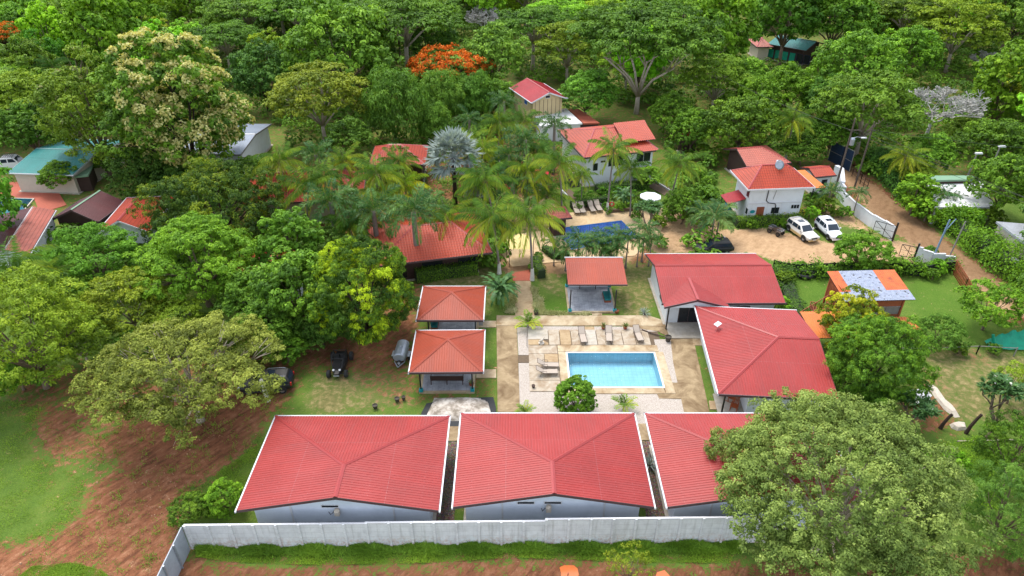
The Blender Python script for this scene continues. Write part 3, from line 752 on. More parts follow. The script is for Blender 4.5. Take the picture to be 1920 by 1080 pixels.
mb = MB(); mb.beam((x0, yf-.03, ze_-.1), (xm, yf-.03, zt-.1), .06, .2); mb.beam((xm, yf-.03, zt-.1), (x1, yf-.03, ze_-.1), .06, .2); mb.build('fascia', M['dark_trim'], pr)
MB().beam((xm, yf-.05, zt+.06), (xm, ybk, zt+.06), .26, .05).build('ridge_cap', M['cap'], pr)
MB().poly([(x0+.5, yf+.12, 2.72), (x1-.5, yf+.12, 2.72), (xm, yf+.12, zt-.12)]).build('gable_panel', M['white_wall'], pr)
MB().box((x0+x1)/2+.1, -B2-.55, 0, 5.2, 2.7, .14).build('porch_floor', M['conc_grey'], r)
mb = MB().box(x0+.55, yf+.25, .1, .12, .12, 2.7); mb.build('post', M['black'], r)
mb = MB().box(x1-.4, yf+.25, .1, .12, .12, 2.7); mb.build('post', M['black'], r)
wl(r, 's', -A2+3.4, .15, 3.0, 2.05, frame='dark_trim', name='door', bars=2); wl(r, 's', 1.9, 1.1, 2.0, 1.0, frame='dark_trim', bars=1); wl(r, 'w', 1.2, 1.0, .9, 1.2, frame='dark_trim'); wl(r, 'n', 1.2, 1.0, 1.4, 1.1)
clean(r)

# ---- garden shelters
def shelter(label, pts, ze, zr, w_in, d_in, shift=(0, 0)):
    c, w, d, rz = fit(pts, ze)
    r = house(label, 'gazebo', c, w/2, d/2, rz, ze, zr, w/2, w/2, .7, roofm='salmon', capm='cap_salmon', gutters='nwe', fas='dark_trim', name='gazebo', wall=False)
    x, y = shift
    MB().box(x, y, -.05, w_in+.35, d_in+.35, .22).build('base', M['conc_tan'], r)
    g = MB().box(x, y, .18, w_in-.1, d_in-.1, .02); g.build('floor', M['floor_tile'], r)
    for i in (-1, 1):
        for j in (-1, 1):
            p = MB().box(x+i*w_in/2, y+j*d_in/2, .3, .12, .12, ze-.15).build('post', M['black'], r)
            MB().box(x+i*w_in/2, y+j*d_in/2, .1, .34, .34, .32).build('post_foot', M['teal_paint'], p)
    mb = MB()
    for i in (-1, 1):
        mb.beam((x+i*w_in/2, y-d_in/2, ze+.1), (x+i*w_in/2, y+d_in/2, ze+.1), .08, .14); mb.beam((x-w_in/2, y+i*d_in/2, ze+.1), (x+w_in/2, y+i*d_in/2, ze+.1), .08, .14)
        for j in (-1, 1): mb.beam((i*w*.48, j*d*.48, ze-.03), (0, 0, zr-.14), .07, .1)
    mb.build('rafters', M['black'], r)
    return r, c, rz
g = NB('grey_floor_tile'); p = g.worldpos(); sep = g.n('ShaderNodeSeparateXYZ'); g.l(p, sep.inputs[0])
ln = g.math('MAXIMUM', g.math('LESS_THAN', g.math('FRACT', g.math('DIVIDE', sep.outputs[0], .5)), .06), g.math('LESS_THAN', g.math('FRACT', g.math('DIVIDE', sep.outputs[1], .5)), .06))
cc = g.mix(g.math('MULTIPLY', ln, .4), g.ramp(g.noise(p, 1.4, 5, .7), [(.3, c8(120, 122, 128)), (.7, c8(175, 178, 184))]), c8(80, 80, 84))
M['floor_tile'] = g.done(Base_Color=cc, Roughness=.35)
gzB, cB, rzB = shelter('salmon pyramid roofed shelter nearer the camera, wooden bench under it', [(768, 698), (906, 697), (907, 619), (781, 620)], 2.75, 4.0, 4.5, 4.6, (-.1, -.15))
gzA, cA, rzA = shelter('salmon pyramid roofed shelter farther from the camera, hammock hanging under it', [(784, 600), (907, 600), (908, 537), (792, 537)], 2.75, 4.0, 4.5, 4.6, (.1, -.15))
# single-slope shelter
c, w, d, rz = fit([(1066, 531), (1179, 531), (1164, 490.5), (1059, 490)], 2.9)
r = thing('gazebo', 'open shelter with a single sloping salmon roof and turquoise bench, behind the pool court', 'gazebo', (c[0], c[1], 0), 0)
mb = MB(); a, b = w/2, d/2; corr(mb, [(-a, -b, 2.75), (a, -b, 2.75), (a, b, 3.35), (-a, b, 3.35)], (1, 0, 0), .21, PROF_METAL)
rf = mb.build('roof', [M['salmon'], M['dark_trim']], r)
MB().beam((-a-.1, b+.06, 3.34), (a+.1, b+.06, 3.34), .12, .14).build('gutter', M['white_trim'], rf)
MB().beam((-a, -b-.03, 2.68), (a, -b-.03, 2.68), .05, .14).build('fascia', M['dark_trim'], rf)
f0, f1 = 5.95, 10.55; yb0, yb1 = 57.9, 62.6
cx_, cy_ = (f0+f1)/2-c[0], (yb0+yb1)/2-c[1]
MB().box(cx_, cy_, -.05, f1-f0+.4, yb1-yb0+.4, .22).build('base', M['conc_tan'], r)
MB().box(cx_, cy_, .18, f1-f0, yb1-yb0, .02).build('floor', M['floor_tile'], r)
for i in (-1, 1):
    for j in (-1, 1):
        px_, py_ = cx_+i*(f1-f0)/2, cy_+j*(yb1-yb0)/2
        p = MB().box(px_, py_, .3, .12, .12, 2.45+.5*(j > 0)).build('post', M['black'], r)
        MB().box(px_, py_, .1, .34, .34, .3).build('post_foot', M['teal_paint'], p)
MB().box(cx_, cy_+(yb1-yb0)/2-.05, .2, f1-f0-.3, .12, 1.1).build('low_wall', M['white_wall'], r)

# ---- two-storey white house by the car park
FL = G(1396, 418); FR = G(1494, 414); ang = math.atan2(FR[1]-FL[1], FR[0]-FL[0])
wL = math.hypot(FR[0]-FL[0], FR[1]-FL[1]); dW = 4.5
ce = (FL[0]+math.cos(ang)*wL/2-math.sin(ang)*dW/2, FL[1]+math.sin(ang)*wL/2+math.cos(ang)*dW/2)
r = house('white two storey house with red tiled hip roof behind the parked cars', 'house', ce, wL/2+.75, dW/2+.75, ang, 5.0, 6.9, 2.6, 2.7, .75, 'white_wall', 'tile', 'cap', gutters='', prof=PROF_TILE, period=.3, fas='white_trim')
L, D = r['L'], r['D']
wl(r, 's', .2, 1.15, 1.15, .95); wl(r, 's', 2.75, 1.75, 1.15, .62, bars=2); wl(r, 'w', 1.6, 3.3, .9, 1.1); wl(r, 'w', 2.2, 1.2, .7, .9); wl(r, 'n', 0, 3.2, 1.2, 1.0); wl(r, 'e', 0, 3.2, 1.2, 1.0)
MB().box(-1.75, -D-.04, .1, .95, .08, 2.1).build('door', M['wood'], r)
MB().box(0, -D-.03, 2.62, 2*L, .06, .16).build('string_course', M['white_trim'], r)
mb = MB()
for u in (-2.9, -.9, .9, 2.0, 3.3): mb.box(u, -D-.015, .1, .03, .03, 2.5)
mb.build('panel_joint', M['white_trim'], r)
mb = MB().lathe([(.0, 0), (.32, .02), (.34, .08), (.3, .1)], 12, (0, 0, 0)); s = mb.build('wall_emblem', M['teal_paint'], r, loc=(-2.75, -D-.06, 1.6)); s.rotation_euler = (R_(90), 0, 0); s.scale = (1, .7, .4)
pipe(r, [(-1.2, -D-.08, 4.95), (-1.25, -D-.08, 3.1), (-.9, -D-.08, 2.75), (.0, -D-.08, 2.6), (.15, -D-.08, 2.3), (.0, -D-.08, .2)], .055, 'hose', 'cable')
pipe(r, [(-.1, -D-.07, 4.95), (-.4, -D-.07, 3.2)], .025, 'pole_grey', 'cable')
mb = MB(); corr(mb, [(-L-2.3, -1.4, 2.35), (-L, -1.4, 3.0), (-L, 1.3, 3.0), (-L-2.3, 1.3, 2.35)], (0, 1, 0), .21, PROF_METAL); mb.build('lean_to_roof', [M['crimson'], M['dark_trim']], r)
mb = MB().box(-L-1.5, 0, 0, .08, .08, 2.4); mb.box(-L-2.1, -1.2, 0, .08, .08, 2.3); mb.box(-L-2.1, 1.1, 0, .08, .08, 2.3); mb.build('post', M['black'], r)
mb = MB(); corr(mb, [(-L-.3, D+.6, 5.5), (-L+1.6, D+3.2, 5.5), (-L+2.6, D+2.6, 6.3), (-L+.9, D+.2, 6.3)], (.6, .8, 0), .3, PROF_TILE)
clean(r)
def on(root, x, y, z):
    a_ = root.rotation_euler[2]; return (root.location[0]+x*math.cos(a_)-y*math.sin(a_), root.location[1]+x*math.sin(a_)+y*math.cos(a_), z)
HW = r
t = thing('satellite_dish', 'round grey satellite dish on the tiled roof of the white two storey house', 'satellite dish', on(HW, .2, -.7, 6.55))
mb = MB().lathe([(.02, 0), (.35, .05), (.6, .16), (.62, .17), (.36, .07), (.02, .03)], 18); o = mb.build('dish', M['silver'], t, loc=(0, 0, .55), smooth=True); o.rotation_euler = (R_(62), 0, R_(10))
MB().tube([(0, .1, -.3), (0, .1, .6)], .04, 6).build('mast', M['silver'], t); MB().box(0, .25, .95, .55, .3, .12, 0).build('receiver', M['white_trim'], t)
t = thing('kayak_rack', 'blue and green kayaks leaning under the red lean-to of the white house', 'kayaks', on(HW, -L-1.1, .1, 0))
for k, (mn, x, a_) in enumerate((('cloth_blue', -.5, -.35), ('green_tarp', .1, -.5), ('cloth_teal', -.2, -.2))):
    rings = []
    for s_ in np.linspace(-1, 1, 9):
        q = math.sqrt(max(0, 1-s_*s_))*.32+.02; rings.append([(math.cos(t_)*q, math.sin(t_)*q*.55, s_*1.3+1.3) for t_ in np.linspace(0, 2*math.pi, 9)[:-1]])
    o = MB().loft(rings).build('kayak', M[mn], t, smooth=True, loc=(x, -.7+.7*k, .1)); o.rotation_euler = (.3, a_, 0)
# orange awning and gatehouse
c, w, d, rz = fit([(1517, 331), (1558, 327), (1549, 309.5), (1514, 313)], 2.8)
r = house('small white gatehouse with red tiled roof and dark doorway at the road gate', 'gatehouse', c, w/2, d/2, rz, 2.7, 3.3, 0, 0, .35, 'white_wall', 'tile', 'cap', gutters='', prof=PROF_TILE, period=.3, name='gatehouse', fas='dark_trim')
wl(r, 's', .3, .15, 1.0, 1.95, frame='white_trim', name='door'); clean(r)
c, w, d, rz = fit([(1512, 352), (1543, 350), (1515, 320), (1498, 322)], 3.0)
t = thing('carport', 'bright orange metal carport roof between the white house and the gatehouse', 'carport', (c[0], c[1], 0), rz)
mb = MB(); corr(mb, [(-w/2, -d/2, 2.9), (w/2, -d/2, 2.9), (w/2, d/2, 3.15), (-w/2, d/2, 3.15)], (1, 0, 0), .25, PROF_METAL); mb.build('roof', [M['orange_roof'], M['dark_trim']], t)
for i in (-1, 1):
    for j in (-1, 1): MB().box(i*(w/2-.15), j*(d/2-.15), 0, .1, .1, 2.9).build('post', M['black'], t)

# ---- restaurant and resort buildings behind
def px_house(label, pts, z, zr, in0, in1, **k):
    c, w, d, rz = fit(pts, z); cat = k.pop('cat', 'house'); sw = k.pop('swap', False); ex = k.pop('extra', 0)
    if sw: return house(label, cat, c, d/2, w/2, rz+R_(90), z, zr, in0, in1, **k)
    return house(label, cat, c, w/2+ex, d/2, rz, z, zr, in0, in1, **k)
TK = dict(prof=PROF_TILE, period=.3, gutters='')
r = px_house('broad orange red tiled pavilion roof behind the clipped hedge, palms growing round it', [(700, 500), (925, 473), (886, 397), (688, 418)], 3.1, 4.7, 5.0, 3.6, roofm='tile', walls='dark_wall', oh=1.5, cat='pavilion', name='pavilion', fas='dark_trim', **TK)
wl(r, 's', -4, .3, 2.4, 2.0, frame='dark_wood'); wl(r, 's', 0, .3, 2.4, 2.0, frame='dark_wood'); wl(r, 's', 4, .3, 2.4, 2.0, frame='dark_wood'); clean(r)
UH = px_house('white resort building with red tiled roofs behind the coconut palms and topiary garden', [(1078, 298), (1214, 281), (1196, 232), (1062, 242)], 4.6, 6.4, 3.6, 3.2, roofm='tile', walls='white_wall', oh=.6, name='resort_building', fas='dark_trim', **TK)
wl(UH, 's', -.6, 2.6, 2.3, 1.6, frame='white_trim', bars=1); wl(UH, 's', 3.6, 2.8, 2.2, 1.4, frame='white_trim', bars=1); wl(UH, 's', -3.6, 2.2, .8, 1.2); wl(UH, 's', -2.5, 3.3, .8, .4)
L, D = UH['L'], UH['D']
u = MB().box(2.1, -D-.25, .9, .9, .35, .7).build('air_conditioner', M['white_trim'], UH); MB().lathe([(.27, 0), (.27, .03), (0, .03)], 14).build('fan_grille', M['pole_grey'], u, loc=(2.0, -D-.43, 1.25)).rotation_euler = (R_(90), 0, 0)
ca, sa = math.cos(-UH.rotation_euler[2]), math.sin(-UH.rotation_euler[2])
def loc_(p, z): x_, y_ = G(p[0], p[1], z); x_ -= UH.location[0]; y_ -= UH.location[1]; return (x_*ca-y_*sa, x_*sa+y_*ca, z)
q1, q2, q3 = loc_((1150, 231), 6.9), loc_((1208, 225), 6.9), loc_((1229, 261), 5.6); q4 = tuple(q3[i]+q1[i]-q2[i] for i in range(3))
mb = MB(); corr(mb, [q4, q3, q2, q1], (q2[0]-q1[0], q2[1]-q1[1], 0), .3, PROF_TILE); mb.build('upper_roof', [M['tile'], M['dark_trim']], UH)
MB().prism([(q4[0]+.6, q4[1]+1.0), (q3[0]-.7, q3[1]+.9), (q2[0]-.9, q2[1]-.3), (q1[0]+.6, q1[1]-.2)], 0, 5.35).build('upper_wall', M['white_wall'], UH)
st = MB()
for k in range(11): st.box(-L-1.4, -D+3.6-k*.33, k*0+ (10-k)*.24, 1.3, .32, .06)
st.beam((-L-.8, -D+3.8, 2.7), (-L-.8, -D+.1, .1), .08, .2); st.beam((-L-2, -D+3.8, 2.7), (-L-2, -D+.1, .1), .08, .2)
for k in range(12): st.beam((-L-2, -D+3.8-k*.33, 2.6-k*.23), (-L-2, -D+3.8-k*.33, 3.5-k*.23), .03, .03)
st.beam((-L-2, -D+3.8, 3.5), (-L-2, -D+.1, .95), .05, .05); st.build('staircase', M['black'], UH); clean(UH)
r = px_house('pale yellow boarded house with red gabled roof beside the white flat roof', [(982, 194), (1052, 184), (1030, 156), (969, 163)], 5.6, 6.9, 0, 0, roofm='crimson', walls='cream_wall', oh=.6, swap=True, fas='white_trim', gutters='sn')
wl(r, 'w', 0, 5.75, .9, .5); wl(r, 'n', 1.0, 4.2, 1.2, 1.0, pane='cloth_blue')
mb = MB()
for k in range(-4, 5): mb.box(-r['L']-.02, k*.75, 2, .03, .05, 3.6)
mb.build('board_joints', M['dark_wall'], r); clean(r)
def flatroof(label, pts, z, mat, wallm='white_wall', name='flat_roofed_building', cat='building', th=.25, walls=True, slope=0.0):
    P = [G(p[0], p[1], z) for p in pts]; cx = sum(p[0] for p in P)/len(P); cy = sum(p[1] for p in P)/len(P)
    t = thing(name, label, cat, (cx, cy, 0)); Q = [(p[0]-cx, p[1]-cy) for p in P]
    MB().prism(Q, z-th, z).build('roof', M[mat], t)
    if walls: MB().prism([(p[0]*.93, p[1]*.93) for p in Q], 0, z-th-.01).build('wall', M[wallm], t)
    return t
flatroof('white flat roofed building with black weather stains below the yellow house', [(1012, 236), (1092, 231), (1062, 203), (1000, 211)], 3.0, 'white_roof')
flatroof('low terracotta roof between the white flat roof and the flowering tree', [(1094, 231), (1124, 230), (1085, 204), (1066, 204)], 2.6, 'brick', 'dark_wall')
r = px_house('faded pink red tiled roof partly covered by the dark tree, left of the coconut palm', [(1392, 312), (1468, 306), (1450, 272), (1366, 279)], 3.0, 4.3, 0, 3, roofm='tile_old', walls='dark_wall', oh=.6, gutters='', prof=PROF_TILE, period=.3, fas='dark_trim'); clean(r)
r = px_house('small red roof peeking through leaves right of the resort building', [(1275, 256), (1310, 254), (1306, 243), (1275, 245)], 3.2, 3.8, 0, 0, roofm='tile', walls='dark_wall', oh=.4, fas='dark_trim', **TK); clean(r)
r = px_house('red hip roof half hidden by palms, left of the silver fan palm', [(700, 312), (808, 305), (792, 276), (696, 273)], 3.4, 5.0, 2.5, 3.5, roofm='tile', walls='dark_wall', oh=.6, fas='dark_trim', **TK); clean(r)
r = px_house('long orange red roof glimpsed between the coconut palms left of centre', [(462, 384), (690, 370), (676, 326), (460, 338)], 3.4, 5.8, 3, 3, roofm='tile', walls='beige_wall', oh=.7, fas='dark_trim', **TK); clean(r)
r = px_house('red tiled roof buried under the green trees left of the mango', [(448, 532), (575, 520), (570, 468), (440, 478)], 2.9, 4.0, 2, 2, roofm='tile', walls='white_wall', oh=.6, fas='dark_trim', **TK); clean(r)
r = px_house('little pink tiled kiosk roof behind the tall coconut palm', [(1028, 412), (1068, 408), (1062, 388), (1026, 391)], 2.7, 3.5, 1, 1, roofm='tile_old', walls='dark_wall', oh=.5, name='kiosk', cat='kiosk', fas='dark_trim', gutters='', prof=PROF_TILE, period=.3); clean(r)
# ---- left neighbours
r = px_house('orange red hip roof at left, half covered by the dark mango tree', [(192, 437), (300, 434), (310, 368), (226, 373)], 3.0, 4.6, 0, 4.2, roofm='tile', walls='white_wall', oh=.5, swap=True, fas='white_trim', gutters='n', prof=PROF_METAL, period=.25); clean(r)
r = px_house('rusty dark maroon tin roofed barn with a pale green ridge strip', [(110, 413), (200, 413), (220, 381), (140, 372)], 2.6, 4.0, 0, 0, roofm='maroon', capm='green_roof', walls='dark_wall', oh=.4, swap=True, name='barn', cat='barn', fas='dark_trim', gutters=''); clean(r)
ra, rb, re = Vector(G(8, 470, 4.2)), Vector(G(62, 388, 4.2)), Vector(G(99, 403, 3.4)); dr = (rb-ra).normalized(); hb = abs((re-rb).dot(Vector((dr.y, -dr.x))))
r = house('house at the left edge with one maroon and one pink roof slope', 'house', (ra+rb)/2+Vector((-dr.y, dr.x))*(6-hb)/2, (rb-ra).length/2, (6+hb)/2, math.atan2(dr.y, dr.x), 3.4, 4.2, 0, 0, .4, 'white_wall', 'maroon', 'white_trim', fas='white_trim', gutters='ns', rx=-(6-hb)/2)
mb = MB()
for ch in r.children:
    if ch.name.startswith('roof'): rr = ch
a_, b_ = [abs(x) for x in (rr.bound_box[0][0], rr.bound_box[0][1])]
rxv = -(6-hb)/2; corr(mb, [(-a_, -b_, 3.46), (a_, -b_, 3.46), (a_, rxv, 4.26), (-a_, rxv, 4.26)], (1, 0, 0), .3, PROF_TILE, th=.02); mb.build('pink_roof_slope', [M['tile_old'], M['dark_trim']], r); clean(r)
r = px_house('long house with teal metal roof and solar panel behind the pruned tree at left', [(18, 322), (160, 330), (215, 262), (122, 262)], 3.0, 4.0, 0, 0, roofm='teal', walls='beige_wall', oh=.5, fas='white_trim', capm='teal', gutters='s')
MB().box(2.5, -1.8, 3.55, 3.0, 1.6, .06).build('solar_panel', M['glass'], r); MB().box(-3, -1.8, 3.55, 3.0, 1.6, .06).build('solar_panel', M['glass'], r); clean(r)
t = flatroof('low light green tin roof beside the teal roofed house', [(130, 332), (165, 328), (180, 298), (150, 310)], 2.4, 'green_roof', 'dark_wall'); 
u = MB().box(0, 0, 2.45, .9, .4, .8).build('air_conditioner', M['beige_wall'], t)
MB().lathe([(.3, 0), (.3, .03), (0, .03)], 14).build('fan_grille', M['pole_grey'], u, loc=(0, -.2, 2.85)).rotation_euler = (R_(90), 0, 0)
r = px_house('large silver grey metal roof behind the cream flowering tree', [(355, 290), (475, 286), (486, 236), (380, 230)], 3.4, 4.1, 0, 0, roofm='grey_roof', walls='white_wall', oh=.4, capm='white_roof', fas='pole_grey', gutters=''); clean(r)
# ---- far buildings
r = px_house('distant long teal roofed building with green screens, at the top right', [(1455, 84), (1522, 97), (1535, 80), (1460, 68)], 3.4, 4.6, 0, 0, roofm='teal', walls='dark_wall', oh=.8, capm='teal', fas='dark_trim', gutters='')
for k in range(-3, 4): wl(r, 's', k*1.7-.3, .4, 1.4, 1.9, frame='blue_net', pane='green_tarp' if k < 2 else 'glass')
clean(r)
r = px_house('distant thatched pink roofed hut left of the teal building', [(1412, 88), (1446, 88), (1436, 74), (1408, 74)], 3.0, 4.4, 2.2, 2.2, roofm='tile_old', walls='beige_wall', oh=.7, fas='dark_trim', **TK); clean(r)
r = flatroof('white roofed house right of the road, a green striped strip behind it', [(1752, 388), (1866, 388), (1842, 340), (1738, 343)], 2.5, 'white_roof')
t = flatroof('long green striped roof strip behind the white roof right of the road', [(1741, 338), (1834, 336), (1822, 329), (1744, 329)], 3.1, 'green_roof', 'dark_wall')
M['grey_flat'] = plain('grey_weathered_roof', c8(150, 154, 160), .6, .25, .8, dirt=c8(95, 95, 95), dirtamt=.6)
t = flatroof('grey flat roofed concrete house at the right edge beside the road hedge', [(1930, 462), (2010, 500), (1990, 425), (1868, 415)], 3.2, 'grey_flat', 'conc_grey')
u = MB().box(-3.4, -2.2, 1.2, .4, .9, .7).build('air_conditioner', M['white_trim'], t)

# ---- timber tower shed with orange and silver roof
c, w, d, rz = fit([(1590, 560), (1728, 556), (1666, 512.5), (1545, 515.5)], 4.5)
t = thing('timber_shed', 'tall open timber shed on posts with patched silver and orange tin roof, behind the mango', 'shed', (c[0], c[1], 0), rz)
mb = MB(); a, b = w/2, d/2; zb, zf = 4.9, 4.2
def sl(y): return zf+(zb-zf)*(y+b)/(2*b)
def strip(x0, x1, y0, y1, m, dz=0.0): corr(mb, [(x0, y0, sl(y0)+dz), (x1, y0, sl(y0)+dz), (x1, y1, sl(y1)+dz), (x0, y1, sl(y1)+dz)], (1, 0, 0), .2, PROF_METAL, m, 2)
yq = -b+2*b*.3
strip(-a, -a+1.15, yq, b, 1); strip(-a+1.15, a-2.2, -b, b, 0); strip(a-2.2, a, yq+.1, b, 1); strip(-a, -a+1.15, -b, yq, 0); strip(a-2.2, a, -b, yq+.1, 0)
M['patchy'] = plain('patched_silver_sheet', c8(150, 160, 180, .95), .4, .12, 2, dirt=(.02, .015, .015), dirtamt=.0)
g = NB('patched_silver_roof'); p = g.coord('UV'); mp = g.n('ShaderNodeMapping'); g.l(p, mp.inputs[0]); mp.inputs['Scale'].default_value = (1.2, 2.4, 1)
k = g.ramp(g.noise(mp.outputs[0], 1.6, 3, .6), [(.60, 0.0), (.62, 1.0)]); k2 = g.ramp(g.noise(mp.outputs[0], 1.2, 2, .6), [(.66, 0.0), (.69, .6)])
cc = g.ramp(g.noise(p, 3, 4, .7), [(.3, c8(118, 126, 144)), (.7, c8(152, 160, 176))]); cc = g.mix(k, cc, (.03, .03, .03)); cc = g.mix(k2, cc, c8(170, 90, 50))
M['patchy'] = g.done(Base_Color=cc, Roughness=.4, Metallic=.1)
g = NB('rusty_orange_roof'); p = g.coord('UV'); cc = g.ramp(g.noise(p, 1.0, 5, .75), [(.35, c8(120, 50, 25)), (.45, c8(180, 84, 26)), (.8, c8(200, 105, 38))]); M['rusty_orange'] = g.done(Base_Color=cc, Roughness=.5)
mb.build('roof', [M['patchy'], M['rusty_orange'], M['dark_trim']], t)
fx, fy, fl = a-.75, b-.5, -(a-.3)
for (x, y) in ((fl, -fy), (0, -fy), (fx, -fy), (fl, fy), (0, fy), (fx, fy)):
    MB().box(x, y, 0, .16, .16, sl(y)-.08).build('post', M['rust_wood'], t)
mb = MB()
for z in (2.1, 4.0):
    mb.beam((fl, -fy, z), (fx, -fy, z), .08, .18); mb.beam((fl, fy, z), (fx, fy, z), .08, .18); mb.beam((fl, -fy, z), (fl, fy, z), .08, .18); mb.beam((fx, -fy, z), (fx, fy, z), .08, .18)
mb.beam((fl, -fy, 2.2), (fl, fy, 4.2), .08, .12)
mb.build('beams', M['rust_wood'], t)
MB().box((fx+fl)/2, -fy+.03, 3.15, fx-fl-.2, .05, .9).build('front_panel', M['rust_wood'], t)
MB().box((fx+fl)/2, 0, 2.0, fx-fl, 2*fy, .08).build('upper_floor', M['rust_wood'], t)
mb = MB().box((fx+fl)/2, -fy+.06, .3, fx-fl-.2, .03, 2.8); mb.build('mesh_screen', M['pole_grey'], t)
mb = MB()
for z in (.3, 1.7, 3.1): mb.beam((fl, -fy-.02, z), (fx, -fy-.02, z), .05, .05)
for x in np.linspace(fl, fx, 5): mb.beam((x, -fy-.02, .3), (x, -fy-.02, 3.1), .04, .04)
mb.build('screen_frame', M['silver'], t)
MB().box(fl+.04, -.6, .2, .04, 2*fy-1.6, 3.9).build('side_net', M['black_net'], t)
mb = MB()
for k in range(14): mb.box(fl+.0, fy-.15-k*.16, 2.0, .05, .1, 2.6)
mb.build('slatted_wall', M['rust_wood'], t)
mb = MB()
for k in range(10): mb.box(fl-.25-k*.26, fy-1.4, 2.2-k*.22, .25, .9, .05)
mb.beam((fl-.2, fy-.95, 2.1), (fl-2.8, fy-.95, 0), .06, .18); mb.beam((fl-.2, fy-1.85, 2.1), (fl-2.8, fy-1.85, 0), .06, .18)
for s_ in (-.95, -1.85):
    mb.beam((fl-.2, fy+s_, 3.1), (fl-2.8, fy+s_, 1.0), .06, .06)
    for k in range(8): mb.beam((fl-.3-k*.35, fy+s_, 2.1-k*.28), (fl-.3-k*.35, fy+s_, 3.0-k*.28), .04, .04)
mb.build('staircase', M['rust_wood'], t)
c, w, d, rz = fit([(1528, 632), (1620, 632), (1575, 586), (1499, 587)], 2.6)
t = thing('canopy', 'flat orange tin canopy between the red roof and the timber shed', 'canopy', (c[0], c[1], 0), rz)
mb = MB(); corr(mb, [(-w/2, -d/2, 2.5), (w/2, -d/2, 2.5), (w/2, d/2, 2.75), (-w/2, d/2, 2.75)], (1, 0, 0), .25, PROF_METAL); mb.build('roof', [M['orange_roof'], M['dark_trim']], t)
for i in (-1, 1):
    for j in (-1, 1): MB().box(i*(w/2-.15), j*(d/2-.15), 0, .1, .1, 2.5).build('post', M['rust_wood'], t)
c = G(1703, 609, 2.0)
t = thing('canopy', 'little orange tin awning at the right foot of the timber shed', 'canopy', (c[0], c[1], 0), 0)
mb = MB(); corr(mb, [(-1.0, -.7, 1.9), (1.0, -.7, 1.9), (.2, .9, 2.3), (-1.0, .9, 2.3)], (1, 0, 0), .25, PROF_METAL); mb.build('roof', [M['orange_roof'], M['dark_trim']], t); MB().box(.5, -.5, 0, .08, .08, 1.9).build('post', M['rust_wood'], t)
# deck chairs' neighbour: timber cage chairs by the stairs are built with the furniture

# ---------------------------------------------------------------- walls and fences
def panel_wall():
    """precast front wall: posts every 1.5 m, top steps up twice"""
    g = NB('precast_concrete'); p = g.worldpos(); sep = g.n('ShaderNodeSeparateXYZ'); g.l(p, sep.inputs[0])
    c = g.ramp(g.noise(p, 1.2, 6, .7), [(.3, c8(188, 190, 192)), (.7, c8(216, 218, 220))])
    hl = g.math('LESS_THAN', g.math('FRACT', g.math('DIVIDE', sep.outputs[2], .5)), .05); c = g.mix(g.math('MULTIPLY', hl, .35), c, c8(120, 120, 118))
    st = g.ramp(g.noise(p, 4, 5, .8), [(.46, 0.0), (.6, .8)])
    low = g.n('ShaderNodeMapRange'); g.l(sep.outputs[2], low.inputs[0]); low.inputs[1].default_value = 0; low.inputs[2].default_value = 1.2; low.inputs[3].default_value = 1; low.inputs[4].default_value = 0
    c = g.mix(g.math('MULTIPLY', st, low.outputs[0]), c, c8(168, 112, 70))
    mp = g.n('ShaderNodeMapping'); g.l(p, mp.inputs[0]); mp.inputs['Scale'].default_value = (4, 4, .3)
    c = g.mix(g.ramp(g.noise(mp.outputs[0], 1, 4, .7), [(.52, 0.0), (.75, .4)]), c, c8(110, 108, 100))
    M['precast'] = g.done(Base_Color=c, Roughness=.85)
    root = thing('boundary_wall', 'long pale grey precast panel wall along the front road, top stepping up to the right', 'wall', (0, 0, 0))
    A, B = Vector(G(363, 1027)), Vector(G(1450, 1016)); d = (B-A).normalized(); n = int((B-A).length/1.5); ang = math.atan2(d.y, d.x)
    for i in range(n+1):
        P = A+d*1.5*i; px = 363+(1450-363)*i/n
        h = 2.35 if px < 688 else (2.42 if px < 1020 else 2.6)
        MB().box(P.x, P.y-.02, -.1, .16, .2, h+.12, ang).build('post', M['precast'], root)
        if i < n:
            Q = P+d*.75; h2 = 2.35 if px+20 < 688 else (2.42 if px+20 < 1020 else 2.6)
            MB().box(Q.x, Q.y, -.05, 1.34, .07, h2, ang).build('panel', M['precast'], root)
            MB().box(Q.x, Q.y+.0, h2-.046, 1.336, .13, .08, ang).build('top_rail', M['white_trim'], root)
    r2 = thing('boundary_wall', 'grey side wall running from the left wall corner towards the camera', 'wall', (0, 0, 0))
    C = Vector(G(280, 1120)); C = Vector(G(291, 1086, 2.35)); A2 = A+Vector((-.2, -.12)); dd = (C-A2).normalized()
    nn = int((C-A2).length/1.5)+4; an = math.atan2(dd.y, dd.x)
    mb = MB(); pl = []
    for i in range(nn):
        Q = A2+dd*(1.5*i+.75); MB().box(Q.x, Q.y, -.05, 1.5, .07, 2.35, an).build('panel', M['fence_metal'], r2)
        P = A2+dd*(1.5*i); MB().box(P.x+.1, P.y+.06, -.05, .09, .09, 2.4, an).build('post', M['silver'], r2)
M['fence_metal'] = plain('blue_grey_sheet_fence', c8(150, 158, 166), .5, .12, .8, dirt=c8(80, 85, 90), dirtamt=.4)
panel_wall()
def wallrun(label, pts, h, mat='white_wall', th=.18, hs=None, name='boundary_wall', cap=True):
    root = thing(name, label, 'wall', (0, 0, 0)); P = [Vector(G(*p)) for p in pts]
    for i, (a, b) in enumerate(zip(P, P[1:])):
        d = b-a; an = math.atan2(d.y, d.x); m = (a+b)/2; hh = hs[i] if hs else h
        MB().box(m.x, m.y, -.1, d.length+.0, th, hh+.1, an).build('panel', M[mat], root)
        if cap: MB().box(m.x, m.y, hh+.003, d.length-.02, th+.08, .07, an).build('coping', M['white_trim'], root)
    return root
